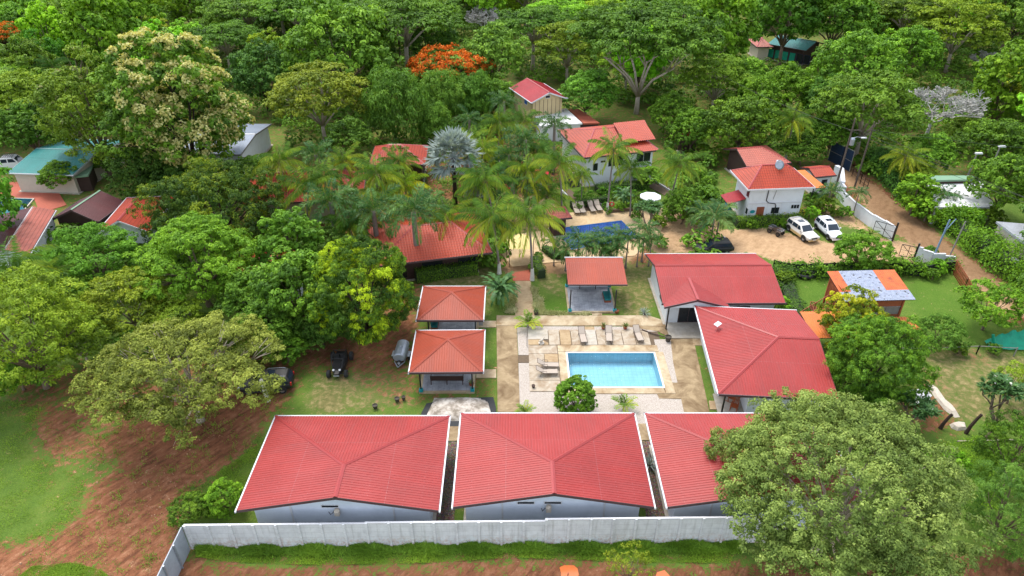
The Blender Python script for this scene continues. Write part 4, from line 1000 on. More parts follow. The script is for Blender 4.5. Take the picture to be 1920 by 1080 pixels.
wallrun('stepped white wall along the dirt road beside the car park', [(1572, 372), (1578, 380), (1602, 403), (1632, 426), (1652, 438), (1673, 452)], 1.9, hs=[2.2, 1.5, 1.6, 1.7, 1.8])
wallrun('low curved white wall right of the open gate', [(1714, 489), (1722, 491), (1742, 497), (1765, 497), (1785, 499)], 1.5, hs=[1.8, 1.6, 1.45, 1.2])
wallrun('white stub wall and pillar beside the gatehouse', [(1560, 340), (1570, 345), (1572, 372)], 2.4, th=.5)
def fence(label, pts, h, posts='rust_wood', net=None, step=2.0, rails=2, name='fence', th=.03):
    root = thing(name, label, 'fence', (0, 0, 0)); P = [Vector(G(*p)) for p in pts]
    mbn = MB(); mr = MB()
    for a, b in zip(P, P[1:]):
        L = (b-a).length; n = max(1, round(L/step)); d = (b-a)/n
        for i in range(n+1):
            q = a+d*i; MB().box(q.x, q.y, 0, .08, .08, h+.05).build('post', M[posts], root)
        for k in range(rails):
            z = h*(k+1)/rails-.05; mr.beam((a.x, a.y, z), (b.x, b.y, z), .05, .06)
        if net:
            m_ = (a+b)/2; an = math.atan2((b-a).y, (b-a).x); mbn.box(m_.x, m_.y+.05, 0, L, th, h*.95, an)
    mr.build('rail', M[posts], root)
    if net: mbn.build('net', M[net], root)
fence('sagging black shade net fence along the sandy car park', [(1448, 506), (1475, 512), (1500, 514), (1560, 511), (1640, 508), (1725, 518), (1760, 512), (1785, 508)], 1.3, 'black', 'black_net', 3)
fence('rusty orange fence at the road end of the right hand lawn', [(1786, 512), (1806, 545), (1815, 560)], 1.6, 'rust_wood', None, .35, 2)
fence('dark blue net fence at the far end of the dirt road', [(1552, 300), (1575, 312), (1592, 322)], 3.2, 'pole_grey', 'blue_net', 3)
fence('thin wire fence across the dry lawn at lower right', [(1640, 668), (1740, 668), (1830, 664), (1900, 668)], 1.0, 'pole_grey', None, 4, 1)
fence('dark timber rail fence beside the far end of the dirt road', [(1597, 330), (1612, 345), (1625, 355)], 1.5, 'dark_wood', None, 1.2, 3)
def gate(label, p, q, h=1.7):
    a, b = Vector(G(*p)), Vector(G(*q)); t = thing('gate', label, 'gate', (a.x, a.y, 0), math.atan2((b-a).y, (b-a).x)); L = (b-a).length
    MB().box(0, 0, 0, .2, .2, h+.5).build('post', M['black'], t)
    mb = MB()
    for z in (.25, h): mb.beam((0, 0, z), (L, 0, z), .06, .06)
    for x in (.12, L/2, L): mb.beam((x, 0, .25), (x, 0, h), .06, .06)
    mb.beam((.1, 0, .25), (L, 0, h), .05, .05); mb.beam((0, 0, h*.6), (L, 0, h*.6), .03, .03); mb.build('frame', M['black'], t)
    mb = MB()
    for k in range(int(L/.14)): mb.beam((k*.14, 0, .25), (k*.14, 0, h), .008, .008)
    mb.build('wire', M['pole_grey'], t)
gate('open black metal gate leaf against the white road wall', (1673, 452), (1634, 441), 2.0)
gate('open dark gate leaf beside the low curved white wall', (1713, 488), (1684, 482), 1.7)
# ================================================================ vehicles
def wheel(parent, x, y, r, w, rimm='rim', side=1):
    o = MB().lathe([(r*.55, -w/2), (r*.9, -w/2), (r, -w*.3), (r, w*.3), (r*.9, w/2), (r*.55, w/2), (r*.55, -w/2)], 18).build('wheel', M['tyre'], parent, loc=(x, y, r)); o.rotation_euler = (R_(90), 0, 0)
    mb = MB().lathe([(.03, w*.36), (r*.2, w*.4), (r*.24, w*.3), (r*.5, w*.34), (r*.58, w*.44), (r*.58, -w*.44), (r*.2, -w*.4), (.03, -w*.4)], 18)
    mb.build('rim', M[rimm], o); return o
def bodyloft(st, n=5):
    """stations (x, halfwidth, zlow, zhigh, crown) -> rings"""
    R = []
    for x, w, zl, zh, cr in st:
        h = zh-zl
        half = [(0, zl), (w*.86, zl), (w*.97, zl+h*.16), (w, zl+h*.45), (w*.97, zl+h*.78), (w*.86, zh-cr*.4), (w*.5, zh)]
        ring = [(x, y, z) for y, z in half] + [(x, 0, zh+cr*.3)] + [(x, -y, z) for y, z in half[:0:-1]]
        R.append(ring)
    return R
def suv(label, loc, rz, paint, lower=None, long=True, tail=1.0, rack=False, wheelr=.37, group=None):
    t = thing('parked_car', label, 'car', (loc[0], loc[1], 0), rz, group)
    st = [(-2.3, .72, .52, .92, .03), (-2.22, .84, .4, 1.02, .04), (-1.6, .9, .32, 1.07, .04), (0, .91, .32, 1.06, .04), (.75, .9, .32, 1.04, .05), (1.3, .88, .32, 1.0, .06), (1.95, .85, .34, .93, .06), (2.22, .78, .4, .84, .05), (2.3, .66, .48, .74, .02)]
    body = MB().loft(bodyloft(st)).build('body', M[paint], t, smooth=True); m = body.modifiers.new('sub', 'SUBSURF'); m.levels = 1; m.render_levels = 1
    zb, zt = 1.02, 1.68
    b = [(-2.22*tail, .83), (1.0, .83)]; tp = [(-1.95*tail, .66), (.18, .64)]
    rings = []
    for z, x0, x1, w in ((zb, b[0][0], b[1][0], .84), (1.3, -2.14*tail, .66, .79), (1.55, -2.02*tail, .33, .71), (1.66, -1.9*tail, .14, .64), (1.7, -1.7*tail, -.05, .5)):
        rr = .12; rings.append([(x0+rr, -w, z), (x1-rr, -w, z), (x1, -w+rr, z), (x1, w-rr, z), (x1-rr, w, z), (x0+rr, w, z), (x0, w-rr, z), (x0, -w+rr, z)])
    MB().loft(rings).build('cabin', M[paint], t, smooth=False)
    def q4(pts, name, mat='car_glass'): return MB().poly(pts).build(name, M[mat], t)
    q4([(.98, -.7, 1.07), (.98, .7, 1.07), (.35, .6, 1.56), (.35, -.6, 1.56)], 'windscreen')
    q4([(-2.235*tail, .66, 1.1), (-2.235*tail, -.66, 1.1), (-2.05*tail, -.58, 1.56), (-2.05*tail, .58, 1.56)], 'rear_window')
    for s in (-1, 1):
        segs = ((-.02, .72, .3, -.02), (-1.0, -.1, -.1, -1.0), (-1.98*tail, -1.1, -1.1, -1.9*tail))
        for x0, x1, x2, x3 in segs:
            P = [(x0, s*.862, 1.1), (x1, s*.855, 1.1), (x2, s*.742, 1.54), (x3, s*.742, 1.54)]
            q4(P if s < 0 else P[::-1], 'side_window')
        MB().box(.66, s*.97, 1.04, .12, .2, .15).build('mirror', M[paint], t)
        for x in (-1.42, 1.42): wheel(t, x, s*.8, wheelr, .24)
        MB().box(2.2, s*.6, .66, .16, .34, .15, s*-.35).build('headlight', M['lamp_glass'], t)
        MB().box(-2.24*tail, s*.74, .8, .1, .16, .3).build('tail_light', M['red_lamp'], t)
        for x in (-1.42, 1.42):
            P = [(x+math.cos(a)*(wheelr+.09), s*.915, wheelr+math.sin(a)*(wheelr+.09)) for a in np.linspace(0, math.pi, 9)]
            MB().poly(P if s < 0 else P[::-1]).build('wheel_arch', M['black_plastic'], t)
        MB().box(0, s*.905, .34, 2.0, .05, .16 if not lower else .3).build('sill', M[lower or 'black_plastic'], t)
    MB().box(-.55, 0, 1.705, .62, .78, .012).build('sunroof', M['car_glass'], t)
    mb = MB()
    for s in (-1, 1): mb.tube([(-1.7, s*.58, 1.69), (-1.5, s*.58, 1.76), (-.3, s*.58, 1.76), (-.1, s*.58, 1.7)], .022, 6)
    if rack:
        for x in (-1.5, -1.0): mb.beam((x, -.6, 1.77), (x, .6, 1.77), .05, .03)
    mb.build('roof_rail', M['silver'], t)
    MB().box(2.27, 0, .62, .08, .8, .16).build('grille', M['black_plastic'], t)
    MB().box(2.26, 0, .36, .12, 1.5, .2).build('bumper', M[lower or paint], t)
    MB().box(2.33, 0, .46, .02, .42, .12).build('number_plate', M['white_trim'], t)
    return t
def head(p, q):
    a, b = G(*p), G(*q); return math.atan2(b[1]-a[1], b[0]-a[0])
suv('older white four wheel drive with tan lower panels, parked beside the quad bike', G(1502, 441), head((1483, 426), (1520, 452)), 'car_dirty', 'tan_paint', rack=True, wheelr=.4)
suv('modern rounded white car with a dark glass sunroof, nearest to the road wall', G(1552, 439), head((1536, 424), (1567, 452)), 'car_white', None, tail=.96, wheelr=.36)
# quad bike
def quad():
    x, y = G(1454, 438); t = thing('quad_bike', 'muddy dark quad bike parked left of the white cars', 'quad bike', (x, y, 0), head((1440, 430), (1466, 442)))
    for a in (-.62, .62):
        for s in (-1, 1): wheel(t, a, s*.45, .29, .24, 'bronze')
    rings = [[(xx, s_*w, z0) for s_ in (-1, 1)][::-1]+[(xx, s_*w*.8, z1) for s_ in (-1, 1)] for xx, w, z0, z1 in ((-.9, .2, .5, .66), (-.5, .22, .4, .8), (0, .2, .4, .82), (.35, .22, .42, .98), (.8, .2, .5, .8))]
    MB().loft(rings).build('body', M['bronze'], t)
    MB().box(-.3, 0, .8, .8, .3, .12, taper=.8).build('seat', M['black_plastic'], t)
    for a in (-.62, .62):
        for s in (-1, 1): MB().box(a, s*.42, .6, .62, .34, .06, taper=.85).build('mudguard', M['bronze'], t)
        mb = MB()
        for k in range(6): mb.beam((a-.28+k*.11, -.38, .82), (a-.28+k*.11, .38, .82), .02, .02)
        mb.beam((a-.3, -.38, .82), (a+.3, -.38, .82), .025, .025); mb.beam((a-.3, .38, .82), (a+.3, .38, .82), .025, .025); mb.build('cargo_rack', M['silver'], t)
    MB().tube([(.25, -.42, 1.12), (.3, -.15, 1.08), (.38, 0, 1.0), (.3, .15, 1.08), (.25, .42, 1.12)], .022, 6).build('handlebar', M['black'], t)
    for s in (-1, 1): MB().box(.88, s*.15, .66, .06, .12, .1).build('headlight', M['lamp_glass'], t)
quad()
def motorbike(label, p, rz):
    x, y = G(*p); t = thing('motorbike', label, 'motorbike', (x, y, 0), rz)
    for a in (-.65, .68):
        o = MB().lathe([(.22, -.05), (.31, -.04), (.31, .04), (.22, .05), (.22, -.05)], 18).build('wheel', M['tyre'], t, loc=(a, 0, .31)); o.rotation_euler = (R_(90), 0, 0); MB().lathe([(.0, .02), (.22, .02), (.22, -.02), (0, -.02)], 14).build('rim', M['silver'], o)
    MB().loft([[(xx, -w, z0), (xx, w, z0), (xx, w*.7, z1), (xx, -w*.7, z1)] for xx, w, z0, z1 in ((-.3, .1, .35, .7), (0, .14, .3, .78), (.25, .15, .4, .95), (.45, .08, .6, .9))]).build('tank_and_engine', M['black'], t)
    MB().loft([[(xx, -w, z0), (xx, w, z0), (xx, w*.8, z1), (xx, -w*.8, z1)] for xx, w, z0, z1 in ((-.95, .06, .8, .86), (-.6, .12, .72, .82), (-.1, .12, .7, .8))]).build('seat', M['black_plastic'], t)
    mb = MB()
    for s in (-1, 1): mb.tube([(.68, s*.07, .31), (.45, s*.07, .95)], .025, 6)
    mb.tube([(.38, -.35, 1.0), (.45, 0, 1.0), (.38, .35, 1.0)], .02, 6); mb.tube([(-.65, -.08, .31), (-.1, -.1, .45)], .02, 6); mb.build('frame', M['silver'], t)
    MB().lathe([(0, .06), (.09, .04), (.1, -.02), (0, -.08)], 10).build('headlight', M['lamp_glass'], t, loc=(.55, 0, .88))
motorbike('dark motorbike lying in the shade under the areca palms at the car park corner', (1348, 457), .1)
motorbike('black motorbike leaning at the trunk of the areca clump', (1306, 455), 1.0)
def pickup_top():
    x, y = G(1335, 473); t = thing('parked_car', 'black car roof showing just above the long red villa roof', 'car', (x, y, 0), R_(185))
    st = [(-2.3, .8, .5, .95, .03), (-1.5, .88, .34, 1.05, .04), (0, .9, .34, 1.05, .04), (1.2, .88, .34, 1.0, .06), (2.2, .8, .4, .85, .05)]
    MB().loft(bodyloft(st)).build('body', M['black'], t, smooth=True)
    MB().loft([[(x0, -w, z), (x1, -w, z), (x1, w, z), (x0, w, z)] for z, x0, x1, w in ((1.03, -2.1, .9, .82), (1.5, -1.9, .2, .7), (1.6, -1.7, -.1, .6))]).build('cabin', M['black'], t)
    MB().poly([(.9, -.7, 1.06), (.9, .7, 1.06), (.25, .6, 1.48), (.25, -.6, 1.48)]).build('windscreen', M['car_glass'], t)
    for s in (-1, 1):
        P = [(-1.9, s*.83, 1.1), (.6, s*.83, 1.1), (.1, s*.73, 1.46), (-1.8, s*.73, 1.46)]; MB().poly(P if s < 0 else P[::-1]).build('side_window', M['car_glass'], t)
        for a in (-1.4, 1.4): wheel(t, a, s*.8, .36, .24)
pickup_top()
def dark_car():
    t = suv('dark car with red tail light half hidden under the olive tree', G(503, 728), R_(186), 'black', None)
dark_car()
def buggy():
    x, y = G(638, 690); t = thing('dune_buggy', 'black open frame dune buggy parked under the mango tree', 'buggy', (x, y, 0), R_(-88))
    for a, w_, r_ in ((-1.25, .85, .42), (1.25, .78, .36)):
        for s in (-1, 1): wheel(t, a, s*w_, r_, .3, 'bronze')
    MB().loft([[(xx, -w, z0), (xx, w, z0), (xx, w*.9, z1), (xx, -w*.9, z1)] for xx, w, z0, z1 in ((-1.5, .5, .45, .8), (-.6, .62, .3, .75), (.5, .6, .3, .7), (1.2, .35, .35, .7), (1.6, .2, .42, .6))]).build('body', M['black'], t)
    mb = MB()
    for s in (-1, 1):
        mb.tube([(1.1, s*.35, .7), (.5, s*.55, 1.45), (-.8, s*.55, 1.5), (-1.5, s*.45, .85)], .035, 7); mb.tube([(-.8, s*.55, 1.5), (-.6, s*.62, .75)], .03, 6); mb.tube([(1.5, s*.2, .5), (1.25, s*.7, .4)], .03, 6); mb.tube([(-1.2, s*.4, .6), (-1.25, s*.75, .45)], .03, 6)
    for xx in (.5, -.2, -.8): mb.tube([(xx, -.55, 1.47), (xx, .55, 1.47)], .03, 6)
    mb.build('roll_cage', M['black'], t)
    for s in (-1, 1):
        MB().box(-.3, s*.28, .6, .45, .42, .12).box(-.55, s*.28, .6, .12, .42, .6).build('seat', M['black_plastic'], t)
        MB().lathe([(0, .08), (.1, .05), (.11, -.03), (0, -.06)], 10).build('headlight', M['lamp_glass'], t, loc=(1.3, s*.28, .82))
    MB().tube([(.3, .3, .8), (.15, .3, .95)], .03, 6).tube([(.14+.0, .3+math.cos(a)*.17, .97+math.sin(a)*.12) for a in np.linspace(0, 6.3, 12)], .018, 5).build('steering_wheel', M['black'], t)
    MB().box(1.68, 0, .38, .06, .5, .1).build('bumper', M['silver'], t)
buggy()
def tank():
    x, y = G(754, 672); t = thing('tank_trailer', 'silver water tank trailer with small wheels left of the nearer shelter', 'trailer', (x, y, 0), R_(-93))
    rings = []
    for xx, k in ((-1.15, .8), (-1.08, 1), (1.08, 1), (1.15, .8)):
        rings.append([(xx, math.cos(a)*.58*k, .95+math.sin(a)*.46*k) for a in np.linspace(0, 2*math.pi, 17)[:-1]])
    MB().loft(rings).build('tank', M['silver'], t)
    mb = MB(); mb.beam((-1.1, -.45, .46), (1.1, -.45, .46), .08, .1); mb.beam((-1.1, .45, .46), (1.1, .45, .46), .08, .1); mb.beam((1.1, -.45, .46), (1.9, 0, .46), .07, .08); mb.beam((1.1, .45, .46), (1.9, 0, .46), .07, .08); mb.build('chassis', M['silver'], t)
    for s in (-1, 1): wheel(t, .1, s*.72, .3, .2, 'rim'); MB().box(.1, s*.72, .62, .8, .26, .05).build('mudguard', M['silver'], t)
    o = wheel(t, 1.35, 0, .24, .18, 'rim'); o.rotation_euler = (0, R_(70), 0); o.location = (1.3, 0, .5)
    MB().lathe([(.16, 0), (.16, .1), (0, .12)], 12).build('hatch', M['silver'], t, loc=(0, 0, 1.4))
tank()
def truck():
    x, y = G(12, 318); t = thing('parked_truck', 'white crew cab flatbed truck with roof rack at the far left', 'truck', (x, y, 0), R_(12))
    MB().loft([[(xx, -.9, .55), (xx, .9, .55), (xx, .88, z1), (xx, -.88, z1)] for xx, z1 in ((-.2, 1.3), (2.3, 1.3), (2.5, 1.15))]).build('body', M['car_white'], t)
    MB().loft([[(x0, -w, z), (x1, -w, z), (x1, w, z), (x0, w, z)] for z, x0, x1, w in ((1.3, -.2, 2.35, .88), (1.95, -.1, 1.85, .8), (2.02, 0, 1.7, .75))]).build('cabin', M['car_white'], t)
    for s in (-1, 1):
        for x0, x1, x2 in ((.1, .9, .9), (1.05, 2.1, 1.75)):
            P = [(x0, s*.885, 1.36), (x1, s*.885, 1.36), (x2, s*.83, 1.86), (x0, s*.83, 1.86)]; MB().poly(P if s < 0 else P[::-1]).build('side_window', M['car_glass'], t)
        for a in (-2.0, 1.7): wheel(t, a, s*.78, .36, .24)
        MB().box(2.5, s*.65, .8, .06, .3, .2).build('headlight', M['lamp_glass'], t)
    MB().poly([(2.36, -.78, 1.36), (2.36, .78, 1.36), (1.92, .7, 1.88), (1.92, -.7, 1.88)]).build('windscreen', M['car_glass'], t)
    mb = MB().box(-1.75, 0, .8, 2.9, 1.8, .1); mb.box(-1.75, -.88, .9, 2.9, .05, .35); mb.box(-1.75, .88, .9, 2.9, .05, .35); mb.box(-3.18, 0, .9, .05, 1.8, .35); mb.build('flatbed', M['car_white'], t)
    mb = MB()
    for k in range(7): mb.beam((-.1+k*.3, -.8, 2.14), (-.1+k*.3, .8, 2.14), .05, .03)
    for s in (-.8, 0, .8): mb.beam((-.2, s, 2.16), (1.8, s, 2.16), .05, .03)
    for s in (-.8, .8):
        for xx in (-.1, 1.7): mb.beam((xx, s, 1.95), (xx, s, 2.14), .04, .04)
    mb.build('roof_rack', M['black'], t)
truck()

# ================================================================ furniture
def lounger(first=None):
    t = thing('sun_lounger', 'x', 'sun lounger')
    # head end +x raised
    MB().add([(-.95, -.3, .34), (.35, -.3, .36), (.35, .3, .36), (-.95, .3, .34)], [[0, 1, 2, 3]]).box(-.3, 0, .33, 1.25, .58, .03).build('seat', M['taupe_mesh'], t)
    b = MB().beam((.36, 0, .37), (1.0, 0, .78), .58, .03).build('backrest', M['taupe_mesh'], t)
    mb = MB()
    for s in (-1, 1):
        mb.tube([(-.97, s*.31, .35), (.36, s*.31, .37), (1.02, s*.31, .8)], .022, 6)
    for x in (-.96, .36): mb.tube([(x, -.31, .35), (x, .31, .35)], .02, 6)
    mb.tube([(1.02, -.31, .8), (1.02, .31, .8)], .02, 6); mb.build('frame', M['bronze'], t)
    for x in (-.82, .55):
        for s in (-1, 1): MB().tube([(x, s*.31, .35), (x+.06, s*.32, 0)], .02, 6).build('leg', M['bronze'], t)
    for s in (-1, 1): MB().tube([(.05, s*.33, .36), (.08, s*.34, .58), (.5, s*.34, .6), (.62, s*.33, .5)], .02, 6).build('armrest', M['bronze'], t)
    return t
LG = lounger(); LG.location = (5.95, 53.6, .09)
LG['label'] = 'leftmost of the three taupe loungers beyond the turquoise pool'; LG['group'] = 'taupe loungers on the pool deck'
LG.location = (*G(1092, 637), .09); LG.rotation_euler = (0, 0, R_(95))
for p, rz, lb in (((1141, 635), 86, 'middle one of the three taupe loungers beyond the turquoise pool'), ((1196, 634), 98, 'rightmost of the three taupe loungers beyond the turquoise pool'),
                  ((1028, 690), 178, 'farther lounger of the pair at the left end of the turquoise pool'), ((1026, 703), 181, 'nearer lounger of the pair at the left end of the turquoise pool')):
    copy_tree(LG, (*G(*p), .09), R_(rz), None, lb)
for k, (p, rz) in enumerate((((1080, 398), 97), ((1091, 397), 97), ((1109, 395), 100), ((1121, 393), 100))):
    copy_tree(LG, (*G(*p), .06), R_(rz), 1.15, ['leftmost grey lounger beside the topiary at the blue pool terrace', 'second grey lounger from the left beside the topiary at the blue pool', 'third grey lounger from the left, by the clipped hedge at the blue pool', 'rightmost grey lounger beside the topiary at the blue pool terrace'][k], 'grey loungers by the blue pool')
def bench(label, loc, rz, mat, L=2.2, slats=True, name='bench', cat='bench', back=.5):
    t = thing(name, label, cat, loc, rz)
    mb = MB()
    for k in range(4): mb.box(0, -.2+k*.14, .42, L, .11, .035)
    mb.build('seat', M[mat], t); mb = MB()
    for k in range(3): mb.box(0, .32+k*.02, .55+k*.17, L, .03, .12)
    mb.build('backrest', M[mat], t)
    for x in (-L/2+.05, 0, L/2-.05):
        MB().box(x, -.22, 0, .07, .07, .45).build('leg', M[mat], t); MB().box(x, .32, 0, .07, .07, .95).build('leg', M[mat], t)
    for x in (-L/2+.03, L/2-.03): MB().box(x, .02, .66, .07, .6, .05).build('armrest', M[mat], t)
    return t
x, y = G(839, 720); bench('long dark brown slatted double bench seen from behind under the nearer shelter', (x, y, .2), R_(180), 'dark_wood', 2.9)
def couch(label, loc, rz, mat):
    t = thing('couch', label, 'couch', loc, rz)
    MB().box(0, 0, 0, 1.7, .7, .22).build('frame', M['wood'], t)
    for x in (-.42, .42): MB.bevel(None, MB().box(x, -.02, .22, .82, .62, .18, taper=.95).build('cushion', M[mat], t), .04, 2)
    for x in (-.42, .42): MB.bevel(None, MB().box(x, .27, .4, .82, .14, .42, taper=.95).build('back_cushion', M[mat], t), .04, 2)
    return t
couch('turquoise cushioned couch on the floor of the single slope shelter', (*G(1137, 562), .2), R_(-88), 'cloth_teal')
couch('turquoise couch half hidden under the farther pyramid roofed shelter', (*G(816, 612), .2), R_(90), 'cloth_teal')
t = thing('table', 'dark table against the low wall of the single slope shelter', 'table', (*G(1101, 542), .2), 0)
MB().box(0, 0, .72, 1.9, .7, .05).build('tabletop', M['dark_wood'], t)
for i in (-.85, .85):
    for j in (-.28, .28): MB().box(i, j, 0, .07, .07, .72).build('leg', M['dark_wood'], t)
# hammock under far shelter
def hammock():
    x, y = G(846, 610); t = thing('hammock', 'grey hammock slung across the farther pyramid roofed shelter', 'hammock', (x, y, 0), R_(12))
    vs = []; fs = []; n = 14
    for i in range(n+1):
        s = i/n*2-1
        for j in range(5):
            u = j/4*2-1; w = .42*(1-abs(s)**2.5)+.03; vs.append((s*1.9, u*w, .75+1.0*s*s+.12*u*u))
    for i in range(n):
        for j in range(4): fs.append([i*5+j, i*5+j+1, (i+1)*5+j+1, (i+1)*5+j])
    MB().add(vs, fs).build('cloth', M['hammock_cloth'], t, smooth=True)
    for s in (-1, 1): MB().tube([(s*1.9, 0, 1.75), (s*2.25, 0, 2.3)], .02, 5).build('rope', M['pole_grey'], t)
g = NB('grey_patterned_cloth'); w_ = g.n('ShaderNodeTexWave'); g.l(g.coord(), w_.inputs['Vector']); w_.inputs['Scale'].default_value = 4; w_.inputs['Distortion'].default_value = 2
M['hammock_cloth'] = g.done(Base_Color=g.ramp(w_.outputs['Fac'], [(.3, c8(60, 62, 72)), (.7, c8(170, 172, 182))]), Roughness=.8)
hammock()
def rocker(label, loc, rz, mat='rocker_wood'):
    t = thing('wooden_chair', label, 'chair', loc, rz)
    MB().box(0, 0, .4, .55, .55, .05).build('seat', M[mat], t)
    mb = MB()
    for k in range(5): mb.beam((-.22+k*.11, .25, .42), (-.22+k*.11, .42, 1.1), .05, .02)
    mb.beam((-.27, .42, 1.1), (.27, .42, 1.1), .06, .05); mb.build('backrest', M[mat], t)
    for s in (-1, 1):
        MB().box(s*.27, .0, .62, .06, .6, .03).build('armrest', M[mat], t)
        for yy in (-.24, .24): MB().box(s*.27, yy, .06, .05, .05, .56).build('leg', M[mat], t)
        MB().tube([(s*.27, -.5, .1), (s*.27, -.2, .03), (s*.27, .2, .03), (s*.27, .5, .1)], .025, 5).build('runner', M[mat], t)
M['rocker_wood'] = plain('orange_brown_wood', c8(165, 82, 42), .5, .2, 5)
rocker('orange brown wooden rocking chair at the porch post of the upper right villa', (*G(1257, 600), .15), R_(30))
rocker('wooden rocking chair nearer the camera on the corner porch of the right villa', (*G(1375, 770), .14), R_(-30))
rocker('wooden rocking chair farther back on the corner porch of the right villa', (*G(1371, 754), .14), R_(60))
def cage_chair(label, p, rz):
    t = thing('timber_chair', label, 'chair', (*G(*p), 0), rz); m = 'rust_wood'
    mb = MB()
    for k in range(9): mb.box(-.5+k*.125, .4, .5, .05, .04, .95)
    mb.box(0, .4, 1.42, 1.1, .06, .06); mb.box(0, .4, .5, 1.1, .06, .06); mb.build('backrest', M[m], t)
    mb = MB()
    for k in range(6): mb.box(0, -.35+k*.14, .5, 1.1, .1, .04)
    mb.build('seat', M[m], t)
    for s in (-1, 1):
        for yy in (-.38, .4): MB().box(s*.52, yy, 0, .07, .07, .95 if yy < 0 else 1.45).build('leg', M[m], t)
        MB().box(s*.52, 0, .88, .08, .85, .04).build('armrest', M[m], t)
cage_chair('wide slatted timber armchair left of the stairs of the timber shed', (1526, 586), R_(155))
# pots, planters, small garden things
def pot(label, p, mat='stone_pot', r=.22, h=.35, z=.05, plant=None, group=None):
    t = thing('plant_pot', label, 'plant pot', (*G(*p), z), 0, group=group)
    MB().lathe([(0, 0), (r*.7, 0), (r, h*.8), (r*1.08, h), (r*.9, h), (r*.85, h*.8), (0, h*.78)], 12).build('pot', M[mat], t, smooth=False)
    if plant: spiky(t, h*.8, plant)
    return t
# umbrellas
def parasol(label, p, r, h, mat, tilt=0.0):
    t = thing('parasol', label, 'parasol', (*G(*p), 0), .2)
    MB().tube([(0, 0, 0), (0, 0, h+.1)], .03, 8).build('pole', M['silver'], t)
    c_ = MB().lathe([(r, -.42), (r*.98, -.35), (0, .12)], 8, (0, 0, h)).build('canopy', M[mat], t)
    mb = MB()
    for k in range(8):
        a = 2*math.pi*k/8; mb.tube([(0, 0, h+.05), (math.cos(a)*r*.95, math.sin(a)*r*.95, h-.36)], .012, 4)
    mb.build('ribs', M['silver'], t)
parasol('open white parasol right of the topiary garden', (1217, 392), 1.45, 2.2, 'cloth_white')
parasol('red parasol glimpsed behind a pale palm trunk on the resort terrace', (1012, 348), 1.3, 2.3, 'cloth_red')
parasol('second red parasol lower down among the palms on the resort terrace', (958, 372), 1.0, 2.2, 'cloth_red')
def sail():
    P = [(*G(950, 482), 2.3), (*G(955, 500), 2.3), (*G(996, 499), 2.2), (*G(1000, 478), 2.3), (*G(975, 472), 2.5)]
    cx, cy = P[0][:2]; t = thing('canopy', 'tan canvas canopy over the gate of the brick path between the palms', 'canopy', (cx, cy, 0))
    Q = [(p[0]-cx, p[1]-cy, p[2]) for p in P]; n = len(Q); c_ = (sum(q[0] for q in Q)/n, sum(q[1] for q in Q)/n, 2.9)
    MB().add(Q+[c_], [[i, (i+1) % n, n] for i in range(n)]).build('cloth', M['cloth_tan'], t, smooth=True)
    for q in Q: MB().tube([(q[0], q[1], 0), q], .04, 6).build('pole', M['black'], t)
sail()
# coloured bits
t = thing('lifebuoy', 'red and white lifebuoy hanging on a whitewashed palm trunk by the blue pool', 'lifebuoy', (*G(1145, 399), 0))
o = MB().lathe([(.2, 0), (.28, -.07), (.36, 0), (.28, .07), (.2, 0)], 20).build('ring', M['buoy'] if 'buoy' in M else M['cloth_red'], t, loc=(0, -.32, 1.4)); o.rotation_euler = (R_(90), 0, 0)
MB().beam((0, -.3, 1.1), (0, -.3, 1.8), .12, .04).build('bracket', M['white_trim'], t)
def laundry():
    t = thing('towel_rack', 'rack with blue and orange towels among the palms of the resort', 'towels', (*G(1018, 330), 0), .3)
    MB().beam((-.9, 0, 1.9), (.9, 0, 1.9), .05, .05).beam((-.9, 0, 0), (-.9, 0, 1.9), .05, .05).beam((.9, 0, 0), (.9, 0, 1.9), .05, .05).build('frame', M['black'], t)
    MB().box(-.3, 0, 1.1, .9, .06, .82).build('towel', M['cloth_blue'], t); MB().box(.5, -.03, 1.3, .6, .06, .62).build('towel', M['orange_roof'], t)
laundry()
def tarp():
    c_ = G(1890, 652); t = thing('tarpaulin', 'crumpled sea green tarpaulin on a wire fence at the right edge', 'tarpaulin', (c_[0], c_[1], 0)); rng = random.Random(4)
    n, m = 18, 8; vs = []; fs = []
    for i in range(n):
        for j in range(m):
            u, v = i/(n-1), j/(m-1); vs.append((-2.6+u*6.5, -.6+v*1.6, (.15+1.5*math.sin(min(1, u*1.6)*1.6)*v)*(1+.15*math.sin(i*1.7))+rng.uniform(0, .1)))
    for i in range(n-1):
        for j in range(m-1): fs.append([i*m+j, (i+1)*m+j, (i+1)*m+j+1, i*m+j+1])
    MB().add(vs, fs).build('cloth', M['green_tarp'], t, smooth=True); t.scale = (.72, .8, .85)
    MB().tube([(-2.6, .2, 1.7), (-2.3, 0, .9), (-1.9, -.3, .4), (-2.3, -.6, .1)], [.18, .2, .22, .3], 8).build('hanging_fold', M['green_tarp'], t)
tarp()
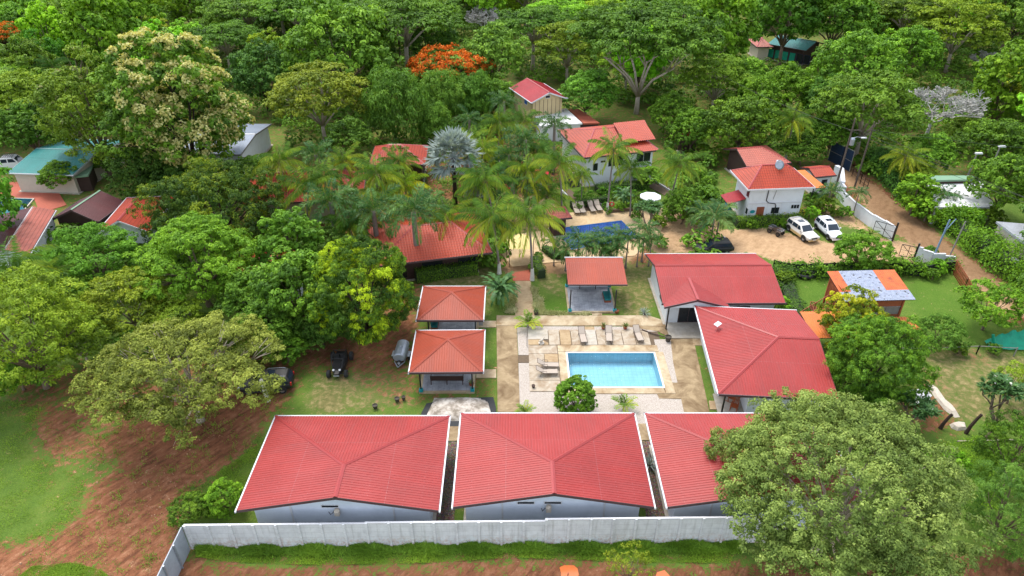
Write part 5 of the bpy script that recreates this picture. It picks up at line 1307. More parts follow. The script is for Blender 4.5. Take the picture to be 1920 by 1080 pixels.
def sandpile():
    P = W((790, 775), (800, 757), (850, 748), (925, 745), (930, 765), (932, 800), (790, 800)); cx, cy = G(860, 765)
    mb = MB(); mb.prism([(p[0]-cx, p[1]-cy) for p in P], 0, .05); t = thing('sand_heap', 'flattened heap of pale sand on a black plastic sheet left of the brown path', 'sand heap', (cx, cy, 0))
    mb.build('sheet', M['black_net'], t)
    vs = []; fs = []; n, m = 28, 14; rng = np.random.default_rng(3); nz = rng.normal(0, .035, (n, m))
    for i in range(n):
        for j in range(m):
            u, v = i/(n-1)*2-1, j/(m-1)*2-1; k = max(0, 1-(abs(u)**3+abs(v)**3)); xx = u*2.6*(1-.12*v); yy = v*1.45-.2
            vs.append((xx+.1, yy, .03+.42*k**.6+nz[i, j]*k))
    for i in range(n-1):
        for j in range(m-1): fs.append([i*m+j, (i+1)*m+j, (i+1)*m+j+1, i*m+j+1])
    MB().add(vs, fs).build('sand', M['sand_heap'], t, smooth=True)
g = NB('pale_sand_heap'); p = g.worldpos(); cc = g.ramp(g.noise(p, 1.2, 6, .7), [(.4, c8(128, 118, 104)), (.5, c8(168, 158, 146)), (.62, c8(200, 192, 180))]); g.bump(g.noise(p, 4, 5, .7), .5, .1)
M['sand_heap'] = g.done(Base_Color=cc, Roughness=.95)
sandpile()
def rocks(name, label, pts, mat='rock', seed=1, hz=.35, cat='rubble'):
    rng = random.Random(seed); P = W(*pts); cx = sum(p[0] for p in P)/len(P); cy = sum(p[1] for p in P)/len(P)
    vs = [(p[0]-cx, p[1]-cy, .0) for p in P] + [((p[0]-cx)*.7, (p[1]-cy)*.7, hz*rng.uniform(.6, 1)) for p in P]; n = len(P)
    mb = MB().add(vs, [[i, (i+1) % n, n+(i+1) % n, n+i] for i in range(n)]+[[n+i for i in range(n)]])
    o = mb.build(name, M[mat], loc=(cx, cy, 0)); return tag(o, label, cat)
rocks('rubble_bank', 'long pale broken concrete strip on the dry lawn at lower right', [(1738, 722), (1750, 722), (1772, 750), (1790, 765), (1800, 782), (1790, 783), (1770, 768), (1752, 745)], 'rock', 2, .25)
rocks('rubble_slab', 'white concrete slab left of the broken strip under the mango', [(1700, 732), (1735, 728), (1748, 742), (1740, 748), (1712, 745)], 'white_trim', 3, .15)
rocks('boulder', 'round pale rock between two weathered stumps at lower right', [(1780, 796), (1795, 792), (1810, 795), (1813, 806), (1795, 808), (1784, 803)], 'rock', 4, .4, 'rock')
def stump(label, p, h, lean, r=.13, mat='bark_dark'):
    x, y = G(*p); t = MB().tube([(0, 0, -.1), (lean*.2, 0, h*.4), (lean*.7, .05, h*.8), (lean, .05, h)], [r*1.3, r, r*.9, r*.85], 8).build('stump', M[mat], loc=(x, y, 0)); tag(t, label, 'stump')
stump('dark leaning post stump left of the round pale rock', (1763, 803), 1.5, .5); stump('curved dark stump right of the round pale rock', (1811, 812), 2.0, .6)
x, y = G(503, 752); o = MB().tube([(0, 0, 0), (-.1, 0, 1.2), (-.15, 0, 2.4)], [.2, .17, .15], 10).build('painted_trunk', M['whitewash'], loc=(x, y, 0)); tag(o, 'whitewashed tree stem standing at the right rim of the olive tree', 'tree trunk')
o = MB().tube([(*G(1795, 828), .05), (*G(1900, 826), .08)], .06, 6).build('fallen_log', M['bark_pale']); tag(o, 'thin pale log lying on the grass behind the frangipani', 'log')
# grey statue / stool on deck, black rope planter, gutter of bricks
def garden_bird(label, p):
    t = thing('garden_sculpture', label, 'sculpture', (*G(*p), .09), .5)
    MB().lathe([(0, 0), (.28, 0), (.3, .08), (.12, .14), (.08, .2)], 10).build('base', M['rock'], t)
    MB().loft([[(x_, math.cos(a)*w, .32+z_+math.sin(a)*w) for a in np.linspace(0, 6.28, 9)[:-1]] for x_, w, z_ in ((-.3, .02, -.02), (-.15, .12, 0), (.1, .14, .05), (.25, .06, .2), (.3, .07, .34), (.42, .01, .36))]).build('body', M['rock'], t, smooth=True)
garden_bird('small grey sculpture on the brown triangular deck panel by the pool', (1015, 645))
g_ = rocks('barbecue_grate', 'dark square drain grate on the right hand path', [(1341, 757), (1351, 757), (1353, 766), (1343, 766)], 'pole_grey', 1, .08, 'grate')
o = MB().box(0, 0, 0, .7, .5, .08).build('drain_grate', M['pole_grey'], loc=(*G(899, 608), .03)); tag(o, 'small dark grate on the short path beside the farther shelter', 'grate')
# black rubber boat with plank on right lawn
def boat():
    t = thing('dinghy', 'black rubber dinghy with a grey board by the net fence on the right lawn', 'boat', (*G(1503, 518), 0), R_(-30))
    P = [(1.0*math.cos(a), .55*math.sin(a), .28) for a in np.linspace(0, 2*math.pi, 18)]; MB().tube(P, .22, 8).build('hull_tube', M['black_plastic'], t, smooth=True)
    MB().box(.2, .35, .6, 1.7, .5, .06, .1).build('board', M['bark_pale'], t); MB().box(0, 0, .1, 1.5, .8, .05).build('floor', M['black_plastic'], t)
boat()
def poles():
    def tr(a, b, sag=1.2, r=.018, n=14):
        a, b = Vector(a), Vector(b); return [a+(b-a)*i/n-Vector((0, 0, sag*4*(i/n)*(1-i/n))) for i in range(n+1)]
    x, y = G(1562, 368); t = thing('utility_pole', 'dark utility pole with grey transformer can and crossarm beside the gatehouse', 'utility pole', (x, y, 0)); H1 = 11.0
    MB().tube([(0, 0, 0), (.1, 0, H1)], [.17, .1], 8).build('pole', M['pole_dark'], t)
    MB().lathe([(0, 0), (.3, .02), (.32, .1), (.32, .85), (.2, 1.0), (0, 1.02)], 12).build('transformer', M['silver'], t, loc=(.45, -.1, 7.4))
    MB().beam((-.3, 0, H1-1.6), (1.2, 0, H1-1.6), .08, .1).build('crossarm', M['pole_dark'], t)
    l_ = MB().tube([(.1, 0, 8.2), (1.0, 0, 8.5), (1.6, 0, 8.4)], .04, 6).build('lamp_arm', M['silver'], t); MB().box(1.9, 0, 8.3, .7, .25, .14).build('lamp_head', M['white_trim'], l_)
    x2, y2 = G(1602, 352); t2 = thing('utility_pole', 'thin second utility pole just right of the transformer pole', 'utility pole', (x2, y2, 0)); MB().tube([(0, 0, 0), (.1, 0, 9.6)], [.14, .09], 8).build('pole', M['pole_dark'], t2); MB().beam((-.6, 0, 8.4), (.6, 0, 8.4), .07, .08).build('crossarm', M['pole_dark'], t2)
    x3, y3 = G(1744, 496); t3 = thing('utility_pole', 'slanting blue grey post with side strut by the low curved wall', 'utility pole', (x3, y3, 0)); MB().tube([(0, 0, 0), (.5, .3, 5.6)], [.12, .09], 8).build('pole', M['pole_bluish'], t3); MB().tube([(.35, .2, 4.2), (1.3, .5, 5.6)], .05, 6).build('strut', M['pole_bluish'], t3)
    x4, y4 = G(1777, 488); o = MB().tube([(0, 0, 0), (.5, .3, 4.9)], [.09, .07], 8).build('utility_pole', M['pole_grey'], loc=(x4, y4, 0)); tag(o, 'slim grey post right of the slanting blue grey post, beside the dirt road', 'utility pole')
    a = Vector((x+.1, y, H1-1.55)); b = Vector((x3+.5, y3+.3, 5.5)); c_ = Vector((140, 45, 9)); d_ = Vector((30, 150, 9))
    for k, (p, q, s) in enumerate((((x-.2, y, H1-1.55), (x3+26, y3-22, 8), 1.6), ((x+.9, y, H1-1.55), (x3+27, y3-22, 8.3), 1.6), ((x2, y2, 8.4), (x3+25, y3-20, 7), 1.2), ((x2, y2, 8.4), (x3+60, y3+5, 9), 1.0), ((x, y, H1-1.6), (x-14, y+40, 10), 1.0))):
        o = MB().tube(tr(p, q, s), .02, 4).build('power_line', M['hose']); tag(o, ['lower overhead cable from the transformer pole along the dirt road', 'upper overhead cable from the transformer pole along the dirt road', 'cable from the thin second pole following the road hedge', 'cable from the thin second pole running off to the right edge', 'cable from the transformer pole back into the forest'][k], 'cable')
    for (px, py, ty, lb) in ((1838, 362, 275, 'tall street lamp with flat white head right of the white roof'), (1801, 362, 288, 'shorter concrete lamp post with insulators left of the tall street lamp')):
        xx, yy = G(px, py); h = ht(px, py, ty); t = thing('street_lamp', lb, 'street lamp', (xx, yy, 0)); MB().tube([(0, 0, 0), (.25, .1, h)], [.13, .09], 8).build('pole', M['pole_grey'], t); MB().box(.4, 0, h-.05, .9, .35, .18).build('lamp_head', M['white_trim'], t)
M['pole_dark'] = plain('dark_timber_pole', c8(84, 74, 66), .8, .25, 3); M['pole_bluish'] = plain('blue_grey_pole', c8(110, 135, 160), .5, .15, 3)
poles()
# thin steel mast with guy at the upper left of the deck
x, y = G(988, 650); o = MB().tube([(0, 0, 0), (0, .0, 2.5)], .035, 6).build('mast', M['pole_grey'], loc=(x, y, .08)); tag(o, 'thin grey metal mast at the left of the pool deck', 'mast')
o = MB().tube([(*G(1203, 620), .15), (*G(1225, 628), .15), (*G(1247, 634), .15)], .06, 6).build('border_rail', M['dark_wood']); tag(o, 'dark curved timber edging at the upper right of the pool deck', 'edging')
pot('dark round rope pot where the timber edging ends, upper right of the pool deck', (1252, 640), r=.3, h=.55)
# puddle and marker post in the front road
def puddle(pts, label):
    P = W(*pts); g = 'puddle'; o = MB().prism(P, -.02, .022).build('puddle', M['muddy_water']); tag(o, kind='structure')
M['muddy_water'] = plain('muddy_orange_water', c8(186, 100, 50), .12, .08, 1)
puddle([(1049, 1064), (1058, 1060), (1075, 1060), (1083, 1066), (1085, 1076), (1084, 1095), (1050, 1095), (1052, 1076)], '')
puddle([(1232, 1073), (1246, 1069), (1256, 1080), (1250, 1092), (1225, 1092)], '')
x, y = G(1064, 1092); o = MB().tube([(0, 0, 0), (0, 0, 1.0)], .03, 6).build('marker_post', M['black'], loc=(x, y, 0)); tag(o, 'thin black post standing in the orange puddle on the front road', 'post')
# ================================================================ vegetation
def unit(a): return a/np.maximum(np.linalg.norm(a, axis=-1, keepdims=True), 1e-9)
def leaf_mesh(name, P, N, T, L, Wd, tint, mat, fold=.18, droop=.15):
    """one mesh of bent diamond leaves. P centres, N normals, T tip directions"""
    n = len(P); N = unit(N); T = unit(T-N*np.sum(T*N, -1, keepdims=True)); S = np.cross(N, T)
    L = np.broadcast_to(L, (n,))[:, None]; Wd = np.broadcast_to(Wd, (n,))[:, None]
    v = np.empty((n, 4, 3)); v[:, 0] = P-T*L*.5; v[:, 2] = P+T*L*.5-N*L*droop
    v[:, 1] = P+S*Wd*.5+N*Wd*fold; v[:, 3] = P-S*Wd*.5+N*Wd*fold
    me = bpy.data.meshes.new(name); me.vertices.add(n*4); me.vertices.foreach_set('co', v.astype(np.float32).ravel())
    me.loops.add(n*4); me.loops.foreach_set('vertex_index', np.arange(n*4)); me.polygons.add(n); me.polygons.foreach_set('loop_start', np.arange(n)*4)
    me.update(calc_edges=True)
    at = me.attributes.new('tint', 'FLOAT', 'FACE'); at.data.foreach_set('value', np.clip(tint, 0, 1).astype(np.float32))
    me.materials.append(mat); return me
def sph(rng, n): return unit(rng.normal(0, 1, (n, 3)))
def crown_leaves(rng, R, zc, hz, lobes, lr, subs, sr, leaves, flat=.75, lo=-.3, tv=.13, kr=.62, Lf=.4, Wf=.25, up=.5, rnd=.55, shell=.8, hang=0.0, lean=(0, 0), gap=0.0, subflat=.75):
    i = np.arange(lobes)+.5; z = 1-(1-lo)*i/lobes; th = i*2.39996+rng.uniform(0, 6); r = np.sqrt(np.clip(1-z*z, 0, 1))
    D = np.stack([r*np.cos(th), r*np.sin(th), z], -1)+rng.normal(0, .09, (lobes, 3)); D = unit(D)
    k = rng.uniform(kr, 1.08, (lobes, 1))
    C = D*np.array([R-lr*.65, R-lr*.65, hz-lr*flat*.5])*k
    if gap: keep = rng.random(lobes) > gap; C = C[keep]; D = D[keep]
    n = len(C); rl = lr*rng.uniform(.7, 1.3, (n, 1))
    lt = rng.normal(0, tv, n)
    SD = unit(sph(rng, n*subs).reshape(n, subs, 3)+D[:, None]*.45+np.array([0, 0, .5*up+.15]))
    SC = C[:, None]+SD*rl[:, :, None]*np.array([1, 1, flat])*rng.uniform(.6, 1.12, (n, subs, 1))
    rs = sr*.84*rng.uniform(.6, 1.35, (n, subs, 1, 1)); st = rng.normal(0, .1, (n, subs))
    LD = unit(sph(rng, n*subs*leaves).reshape(n, subs, leaves, 3)+SD[:, :, None]*.5+np.array([0, 0, .35]))
    P = SC[:, :, None]+LD*rs*np.array([1, 1, subflat])*rng.uniform(shell-.3, 1.05, (n, subs, leaves, 1))
    N = LD*.9+np.array([0, 0, up])+rng.normal(0, rnd, LD.shape)*.5
    T = LD*1.0+rng.normal(0, .5, LD.shape)-np.array([0, 0, hang])
    tint = .45+lt[:, None, None]+st[:, :, None]+rng.normal(0, .13, LD.shape[:3])
    P = P.reshape(-1, 3); P[:, 0] += lean[0]*P[:, 2]/max(hz, .1); P[:, 2] += zc
    m = len(P); Lr = Lf*rng.uniform(.7, 1.3, m)
    return P, N.reshape(-1, 3), T.reshape(-1, 3), Lr, Lr*Wf/Lf, tint.ravel(), C+np.array([0, 0, zc]), SC.reshape(-1, 3)+np.array([0, 0, zc])
def limbs(rng, C, zc, rt, fork, n=14, name='trunk', mat='bark', wob=.4, base=(0, 0), twigs=None):
    mb = MB(); b0 = Vector((base[0], base[1], -.3)); f = Vector((base[0]*.4+rng.normal(0, .15), base[1]*.4+rng.normal(0, .15), fork))
    mb.tube([b0, b0.lerp(f, .3)+Vector((rng.normal(0, .08), rng.normal(0, .08), 0)), b0.lerp(f, .65), f], [rt*1.35, rt*1.05, rt*.95, rt*.8], 9)
    idx = rng.permutation(len(C))[:n]
    for j in idx:
        e = Vector(C[j]); s = f+(Vector((0, 0, -fork*.15))*rng.random()); h = (e-s).length
        m1 = s.lerp(e, .35)+Vector((rng.normal(0, wob)*.3, rng.normal(0, wob)*.3, h*.08)); m2 = s.lerp(e, .7)+Vector((rng.normal(0, wob)*.4, rng.normal(0, wob)*.4, h*.06))
        mb.tube([s, m1, m2, e], [rt*.5, rt*.36, rt*.2, rt*.07], 6)
        for q in range(3):
            e2 = e+Vector(rng.normal(0, 1, 3))*h*.08; mb.tube([m2, m2.lerp(e2, .5)+Vector((0, 0, .1)), e2], [rt*.16, rt*.1, rt*.03], 4)
    if twigs is not None:
        for p in twigs: e = Vector(p); m_ = e*.8+f*.2; mb.tube([m_, e], [rt*.08, rt*.02], 4)
    return mb
def tree(kind, label, mat, rng_seed, P, loc=(0, 0, 0), bark='bark', rt=.28, fork=None, nl=14, extra=None, name='broadleaf_tree', base=(0, 0)):
    rng = np.random.default_rng(rng_seed); A = crown_leaves(rng, **P)
    t = thing(name, label, 'tree', loc); me = leaf_mesh('crown', *A[:6], M[mat])
    c = bpy.data.objects.new('crown', me); COL.objects.link(c); c.parent = t
    limbs(rng, A[6], P['zc'], rt, fork or max(.8, P['zc']-P['hz']*.8), nl, base=base).build('trunk', M[bark], t, smooth=True)
    if extra:
        nm, m2, kw = extra; tint = A[5]; SC = A[7]
        sel = SC[(SC[:, 2] > P['zc']+kw.get('zmin', -9)) & (rng.random(len(SC)) < kw['frac'])]
        if 'side' in kw: sel = sel[(sel[:, 0] > kw['side'])]
        k = kw['n']; D = unit(sph(rng, len(sel)*k).reshape(-1, k, 3)+np.array([0, 0, .55])+unit(sel-np.array([0, 0, P['zc']-1]))[:, None]*.8)
        Q = sel[:, None]+D*kw['r']*rng.uniform(.6, 1.1, (len(sel), k, 1)); m = Q.size//3
        me = leaf_mesh(nm, Q.reshape(-1, 3), (D+rng.normal(0, .5, D.shape)).reshape(-1, 3), rng.normal(0, 1, (m, 3)), kw['L']*rng.uniform(.7, 1.3, m), kw['W'], rng.uniform(.1, .95, m), M[m2])
        b = bpy.data.objects.new(nm, me); COL.objects.link(b); b.parent = t
    t['R'] = P['R']; t['zc'] = P['zc']; return t
# --- prototypes for the wood (shared meshes, copied below)
SP = {}
def proto(k, n, mat, bark='bark', rt=.28, nl=12, extra=None, name='broadleaf_tree', **P):
    SP[k] = [tree(k, '-', mat, hash_(k)+i, P, bark=bark, rt=rt, nl=nl, extra=extra, name=name) for i in range(n)]
def hash_(s): return sum(ord(c)*(i+7) for i, c in enumerate(s)) % 9973
proto('dome', 3, 'leaf_mid', R=6, zc=6.6, hz=4.8, lobes=46, lr=1.75, subs=13, sr=.72, leaves=24, Lf=.42, Wf=.26, lo=-.35)
proto('dark', 2, 'leaf_dark', 'bark_dark', R=6, zc=6.2, hz=4.9, lobes=44, lr=1.7, subs=14, sr=.68, leaves=24, Lf=.42, Wf=.2, lo=-.5, hang=.6)
proto('umbrella', 3, 'leaf_mid', 'bark_pale', rt=.36, nl=18, R=8.5, zc=8.6, hz=3.4, lobes=70, lr=1.9, subs=14, sr=.8, leaves=20, Lf=.4, Wf=.22, lo=.02, flat=.32, up=1.0, subflat=.4)
proto('tall', 2, 'leaf_bright', R=5, zc=8.5, hz=6.5, lobes=48, lr=1.45, subs=11, sr=.62, leaves=20, Lf=.55, Wf=.38, lo=-.6, gap=.12)
proto('layer', 2, 'leaf_lime', 'bark_pale', R=6.5, zc=6.4, hz=4.4, lobes=52, lr=1.7, subs=13, sr=.7, leaves=20, Lf=.38, Wf=.2, lo=-.3, flat=.4, up=.9, subflat=.45)
proto('bamboo', 2, 'leaf_bamboo', 'crownshaft', R=4.5, zc=5.0, hz=5.2, lobes=26, lr=1.6, subs=16, sr=.85, leaves=30, Lf=.5, Wf=.12, lo=-.5, hang=1.4, flat=1.1, subflat=1.1, name='bamboo_clump')
proto('shrub', 3, 'leaf_mid', rt=.08, nl=6, R=1.6, zc=1.2, hz=1.15, lobes=16, lr=.6, subs=9, sr=.3, leaves=16, Lf=.26, Wf=.15, lo=-.5, name='shrub')
proto('ball', 1, 'leaf_dark', rt=.05, nl=3, R=.62, zc=.62, hz=.6, lobes=14, lr=.25, subs=10, sr=.1, leaves=18, Lf=.09, Wf=.06, lo=-.8, name='topiary_ball')
for k in SP:
    for t in SP[k]: t['kindkey'] = k
USED = set(); TREES = []
def crown_pos(px, py, k, rpx, sz=1.0):
    """world position/scale of a crown whose centre shows at px,py with a radius of rpx; k = centre height / radius"""
    v = (py-540)/FPX; den = _sp+v*_cp; a = k*sz*rpx/(FPX*den); zc = a*CAM_H/(1+a); t = (CAM_H-zc)/den
    return (px-960)/FPX*t, (_cp-v*_sp)*t, rpx*t/FPX
def place(kind, px, py, rpx, label, color=(1, 1, 1), i=None, rz=None, sz=1.0, group=None, sink=0.0, rng=random.Random(11), cat=None):
    pl = SP[kind]; p = pl[i if i is not None else rng.randrange(len(pl))]
    x, y, R = crown_pos(px, py, p['zc']/p['R'], rpx, sz); s = R/p['R']
    rz = rng.uniform(0, 6.28) if rz is None else rz; col = (*color, 1) if len(color) == 3 else color
    if p.name not in USED:
        USED.add(p.name); p.location = (x, y, -sink); p.rotation_euler = (0, 0, rz); p.scale = (s, s, s*sz); p['label'] = label
        if group: p['group'] = group
        p.color = col
        for c in p.children: c.color = col
        r = p
    else: r = copy_tree(p, (x, y, -sink), rz, (s, s, s*sz), label, group, col)
    if cat: r['category'] = cat
    TREES.append((x, y, R, r)); return r
def custom(px, py, rpx, label, mat, seed, P, bark='bark', rt=.28, nl=16, extra=None, rz=0, sz=1.0, base=(0, 0), color=(1, 1, 1), name='broadleaf_tree', group=None):
    x, y, R = crown_pos(px, py, P['zc']/P['R'], rpx, sz); t = tree('c', label, mat, seed, P, (x, y, 0), bark, rt, None, nl, extra, name, base)
    s = R/P['R']; t.scale = (s, s, s*sz); t.rotation_euler = (0, 0, rz); t.color = (*color, 1)
    for c in t.children: c.color = (*color, 1)
    if group: t['group'] = group
    TREES.append((x, y, R, t)); return t

# --- near trees, each its own shape
leafset('leaf_olive2', (0.085, 0.135, 0.025), (0.18, 0.255, 0.05), (0.31, 0.39, 0.09))
custom(1572, 925, 214, 'huge olive green spreading tree in the right foreground before the right villa', 'leaf_olive2', 101,
       dict(R=9, zc=7.4, hz=5.6, kr=.76, lobes=140, lr=1.75, subs=17, sr=.62, leaves=49, Lf=0.216, Wf=0.112, lo=-.2, flat=.7, up=.6, rnd=.6), 'bark_pale', .4, 26)
custom(1390, 850, 62, 'small outlying olive bough tree overlapping the right front villa roof, left of the huge tree', 'leaf_olive2', 102,
       dict(R=3, zc=5.2, hz=2.0, lobes=26, lr=.85, subs=11, sr=.42, leaves=37, Lf=0.200, Wf=0.104, lo=-.3, flat=.6, up=.6, gap=.2), 'bark_pale', .14, 14, color=(.95, .85, .8))
custom(350, 705, 172, 'broad flat crowned yellow olive tree standing over the red earth at left', 'leaf_olive', 103,
       dict(R=7.5, zc=4.9, hz=3.5, lobes=120, lr=1.25, subs=15, sr=.5, leaves=40, Lf=0.192, Wf=0.096, lo=-.05, flat=.38, up=.8, subflat=.5, gap=.1), 'bark_pale', .3, 34)
custom(40, 625, 128, 'large yellow green tree at the left edge above the grass', 'leaf_lime', 104,
       dict(R=6, zc=6.2, hz=5.2, lobes=64, lr=1.5, subs=15, sr=.6, leaves=37, Lf=0.240, Wf=0.120, lo=-.55, flat=.55, up=.7, subflat=.6), rt=.3)
leafset('leaf_mango2', (.035, .085, .008), (.105, .215, .012), (.42, .56, .014))
custom(676, 552, 101, 'dense mango tree with bright yellow green new leaves over the dune buggy', 'leaf_mango2', 105,
       dict(tv=.3, kr=.78, R=5, zc=4.9, hz=4.9, lobes=115, lr=.9, subs=14, sr=.42, leaves=49, Lf=0.216, Wf=0.072, lo=-.75, hang=.9, flat=.9), 'bark_dark', .3)
leafset('leaf_mango3', (0.045, 0.115, 0.012), (0.115, 0.25, 0.018), (0.24, 0.43, 0.025))
custom(1642, 676, 98, 'bright green mango tree right of the large red roof, drooping leaves', 'leaf_mango3', 106,
       dict(R=5, zc=4.6, hz=4.4, lobes=95, lr=1.0, subs=13, sr=.42, leaves=46, Lf=0.256, Wf=0.072, lo=-.9, hang=1.0, flat=.85), 'bark_dark', .2, 6)
leafset('leaf_gold', (0.08, 0.14, 0.008), (0.24, 0.3, 0.01), (0.52, 0.52, 0.02))
custom(1598, 604, 57, 'golden tipped mango tree rising between the red roof and the timber shed', 'leaf_gold', 107,
       dict(tv=.24, R=3.4, zc=4.9, hz=3.7, lobes=48, lr=.8, subs=12, sr=.36, leaves=40, Lf=0.216, Wf=0.080, lo=-.6, hang=.6, flat=.9), 'bark_dark', .24)
custom(402, 392, 128, 'dark dome shaped mango tree with scattered yellow tips left of the palms', 'leaf_mango', 108,
       dict(R=7, zc=4.6, hz=4.2, lobes=80, lr=1.3, subs=15, sr=.5, leaves=40, Lf=0.256, Wf=0.088, lo=-.5, hang=.7, flat=.8), 'bark_dark', .3, color=(.85, .85, 1))
custom(370, 490, 108, 'vivid light green tree in the middle left wood', 'leaf_bright', 109,
       dict(R=6, zc=5.6, hz=4.2, lobes=72, lr=1.3, subs=14, sr=.55, leaves=37, Lf=0.224, Wf=0.136, lo=-.4, flat=.55, up=.7, subflat=.6), rt=.28)
custom(168, 488, 90, 'soft mid green tree in front of the rusty barn at left', 'leaf_bright', 110,
       dict(R=6, zc=4.6, hz=4.0, lobes=64, lr=1.3, subs=14, sr=.55, leaves=34, Lf=0.240, Wf=0.120, lo=-.4, flat=.6, up=.7), rt=.28, color=(.75, .9, 1.3))
custom(330, 215, 128, 'tall tree covered with pale cream blossom clusters at upper left', 'leaf_mid', 111,
       dict(R=7, zc=8.2, hz=7.6, lobes=86, lr=1.5, subs=13, sr=.65, leaves=31, Lf=0.360, Wf=0.224, lo=-.7, flat=.9), 'bark_dark', .35, extra=('blossoms', 'leaf_cream', dict(frac=.30, n=44, r=.72, L=.3, W=.24, zmin=-4.5, side=-3.4)))
custom(168, 215, 88, 'tall yellowish green tree left of the cream flowering tree', 'leaf_lime', 112,
       dict(R=6, zc=8.6, hz=7.2, lobes=60, lr=1.5, subs=13, sr=.65, leaves=29, Lf=0.320, Wf=0.200, lo=-.6), rt=.3, color=(.75, .8, 1), extra=('blossoms', 'leaf_cream', dict(frac=.05, n=14, r=.5, L=.26, W=.2)))
custom(842, 130, 76, 'flame tree with orange red flowers above the bamboo', 'leaf_bamboo', 113,
       dict(R=7.5, zc=6.2, hz=3.0, lobes=56, lr=1.8, subs=13, sr=.75, leaves=29, Lf=0.320, Wf=0.176, lo=-.05, flat=.4, up=.8, subflat=.5), rt=.3, extra=('blossoms', 'leaf_flame', dict(frac=.42, n=22, r=.85, L=.42, W=.32)))
custom(5, 70, 40, 'second small flame tree at the top left edge', 'leaf_mid', 114,
       dict(R=6, zc=6.2, hz=3.0, lobes=40, lr=1.8, subs=12, sr=.75, leaves=23, Lf=0.320, Wf=0.176, lo=-.05, flat=.4, up=.8), rt=.3, extra=('blossoms', 'leaf_flame', dict(frac=.4, n=18, r=.75, L=.4, W=.3)))
# the great umbrella tree with a pale forked trunk
def great():
    P = dict(R=13, zc=12.5, hz=5.5, lobes=110, lr=2.4, subs=14, sr=1.0, leaves=22, Lf=.5, Wf=.28, lo=.0, flat=.33, up=1, subflat=.4)
    rng = np.random.default_rng(115); A = crown_leaves(rng, **P); x, y = G(1193, 213); t = thing('umbrella_tree', 'great umbrella crowned tree with a pale forked trunk beyond the resort building', 'tree', (x, y, 0))
    me = leaf_mesh('crown', *A[:6], M['leaf_mid']); c = bpy.data.objects.new('crown', me); COL.objects.link(c); c.parent = t; t.color = c.color = (.72, .78, .8, 1)
    mb = MB(); mb.tube([(0, 0, -.3), (0, 0, 2), (0, 0, 3.2)], [.55, .4, .36], 10)
    for e in ((-4.5, -3, 9.5), (5, -3.5, 9), (-2, 2, 11), (3, 1, 11.5), (-7, -4, 11), (0, -5, 10.5)):
        e = Vector(e); s = Vector((0, 0, 3.0)); m1 = s.lerp(e, .4)+Vector((0, 0, 1)); mb.tube([s, m1, e], [.27, .19, .11], 8)
        for q in range(5):
            f = e+Vector((rng.normal(0, 2.6), rng.normal(0, 2.6), 1.6+rng.random())); mb.tube([m1.lerp(e, .6+.08*q), e.lerp(f, .5)+Vector((0, 0, .3)), f], [.11, .07, .03], 5)
    mb.build('trunk', M['bark_pale'], t, smooth=True); TREES.append((x, y, 12, t))
great()
# bare grey tree
def bare(label, px, py, rpx, seed, dens=1.0):
    x, y, R = crown_pos(px, py, 1.15, rpx); t = thing('bare_tree', label, 'tree', (x, y, 0)); rng = np.random.default_rng(seed)
    tr = MB().tube([(0, 0, -.3), (0, 0, R*.25), (.1, 0, R*.5)], [.35, .28, .24], 8); mb = MB()
    def grow(p, d, L, r, lv):
        q = p+d*L; m = p.lerp(q, .5)+Vector(rng.normal(0, .06, 3))*L; (tr if lv < 2 else mb).tube([p, m, q], [max(r, .055), max(r*.8, .05), max(r*.6, .042)], 5 if lv < 2 else 3, cap=False)
        if lv >= 6: return
        for k in range(3 if lv < 5 else 4):
            e = (d+Vector(rng.normal(0, .55, 3))).normalized(); e.z = abs(e.z)*.55+.12; e.normalize(); grow(q if k else m.lerp(q, .7), e, L*rng.uniform(.62, .85), r*.6, lv+1)
    for k in range(5):
        a = k*1.256+rng.random()*.4; grow(Vector((.1, 0, R*.5)), Vector((math.cos(a)*.9, math.sin(a)*.9, .75)).normalized(), R*.3, .15, 1)
    tr.build('trunk', M['twig'], t, smooth=True); mb.build('crown', M['twig'], t); TREES.append((x, y, R*.8, t))
bare('leafless grey twiggy tree among the green trees at upper right', 1765, 170, 95, 21)
bare('smaller leafless tree behind the big bare tree at upper right', 1850, 100, 36, 22)
bare('pale leafless tree at the top of the wood left of centre', 905, 18, 50, 23)
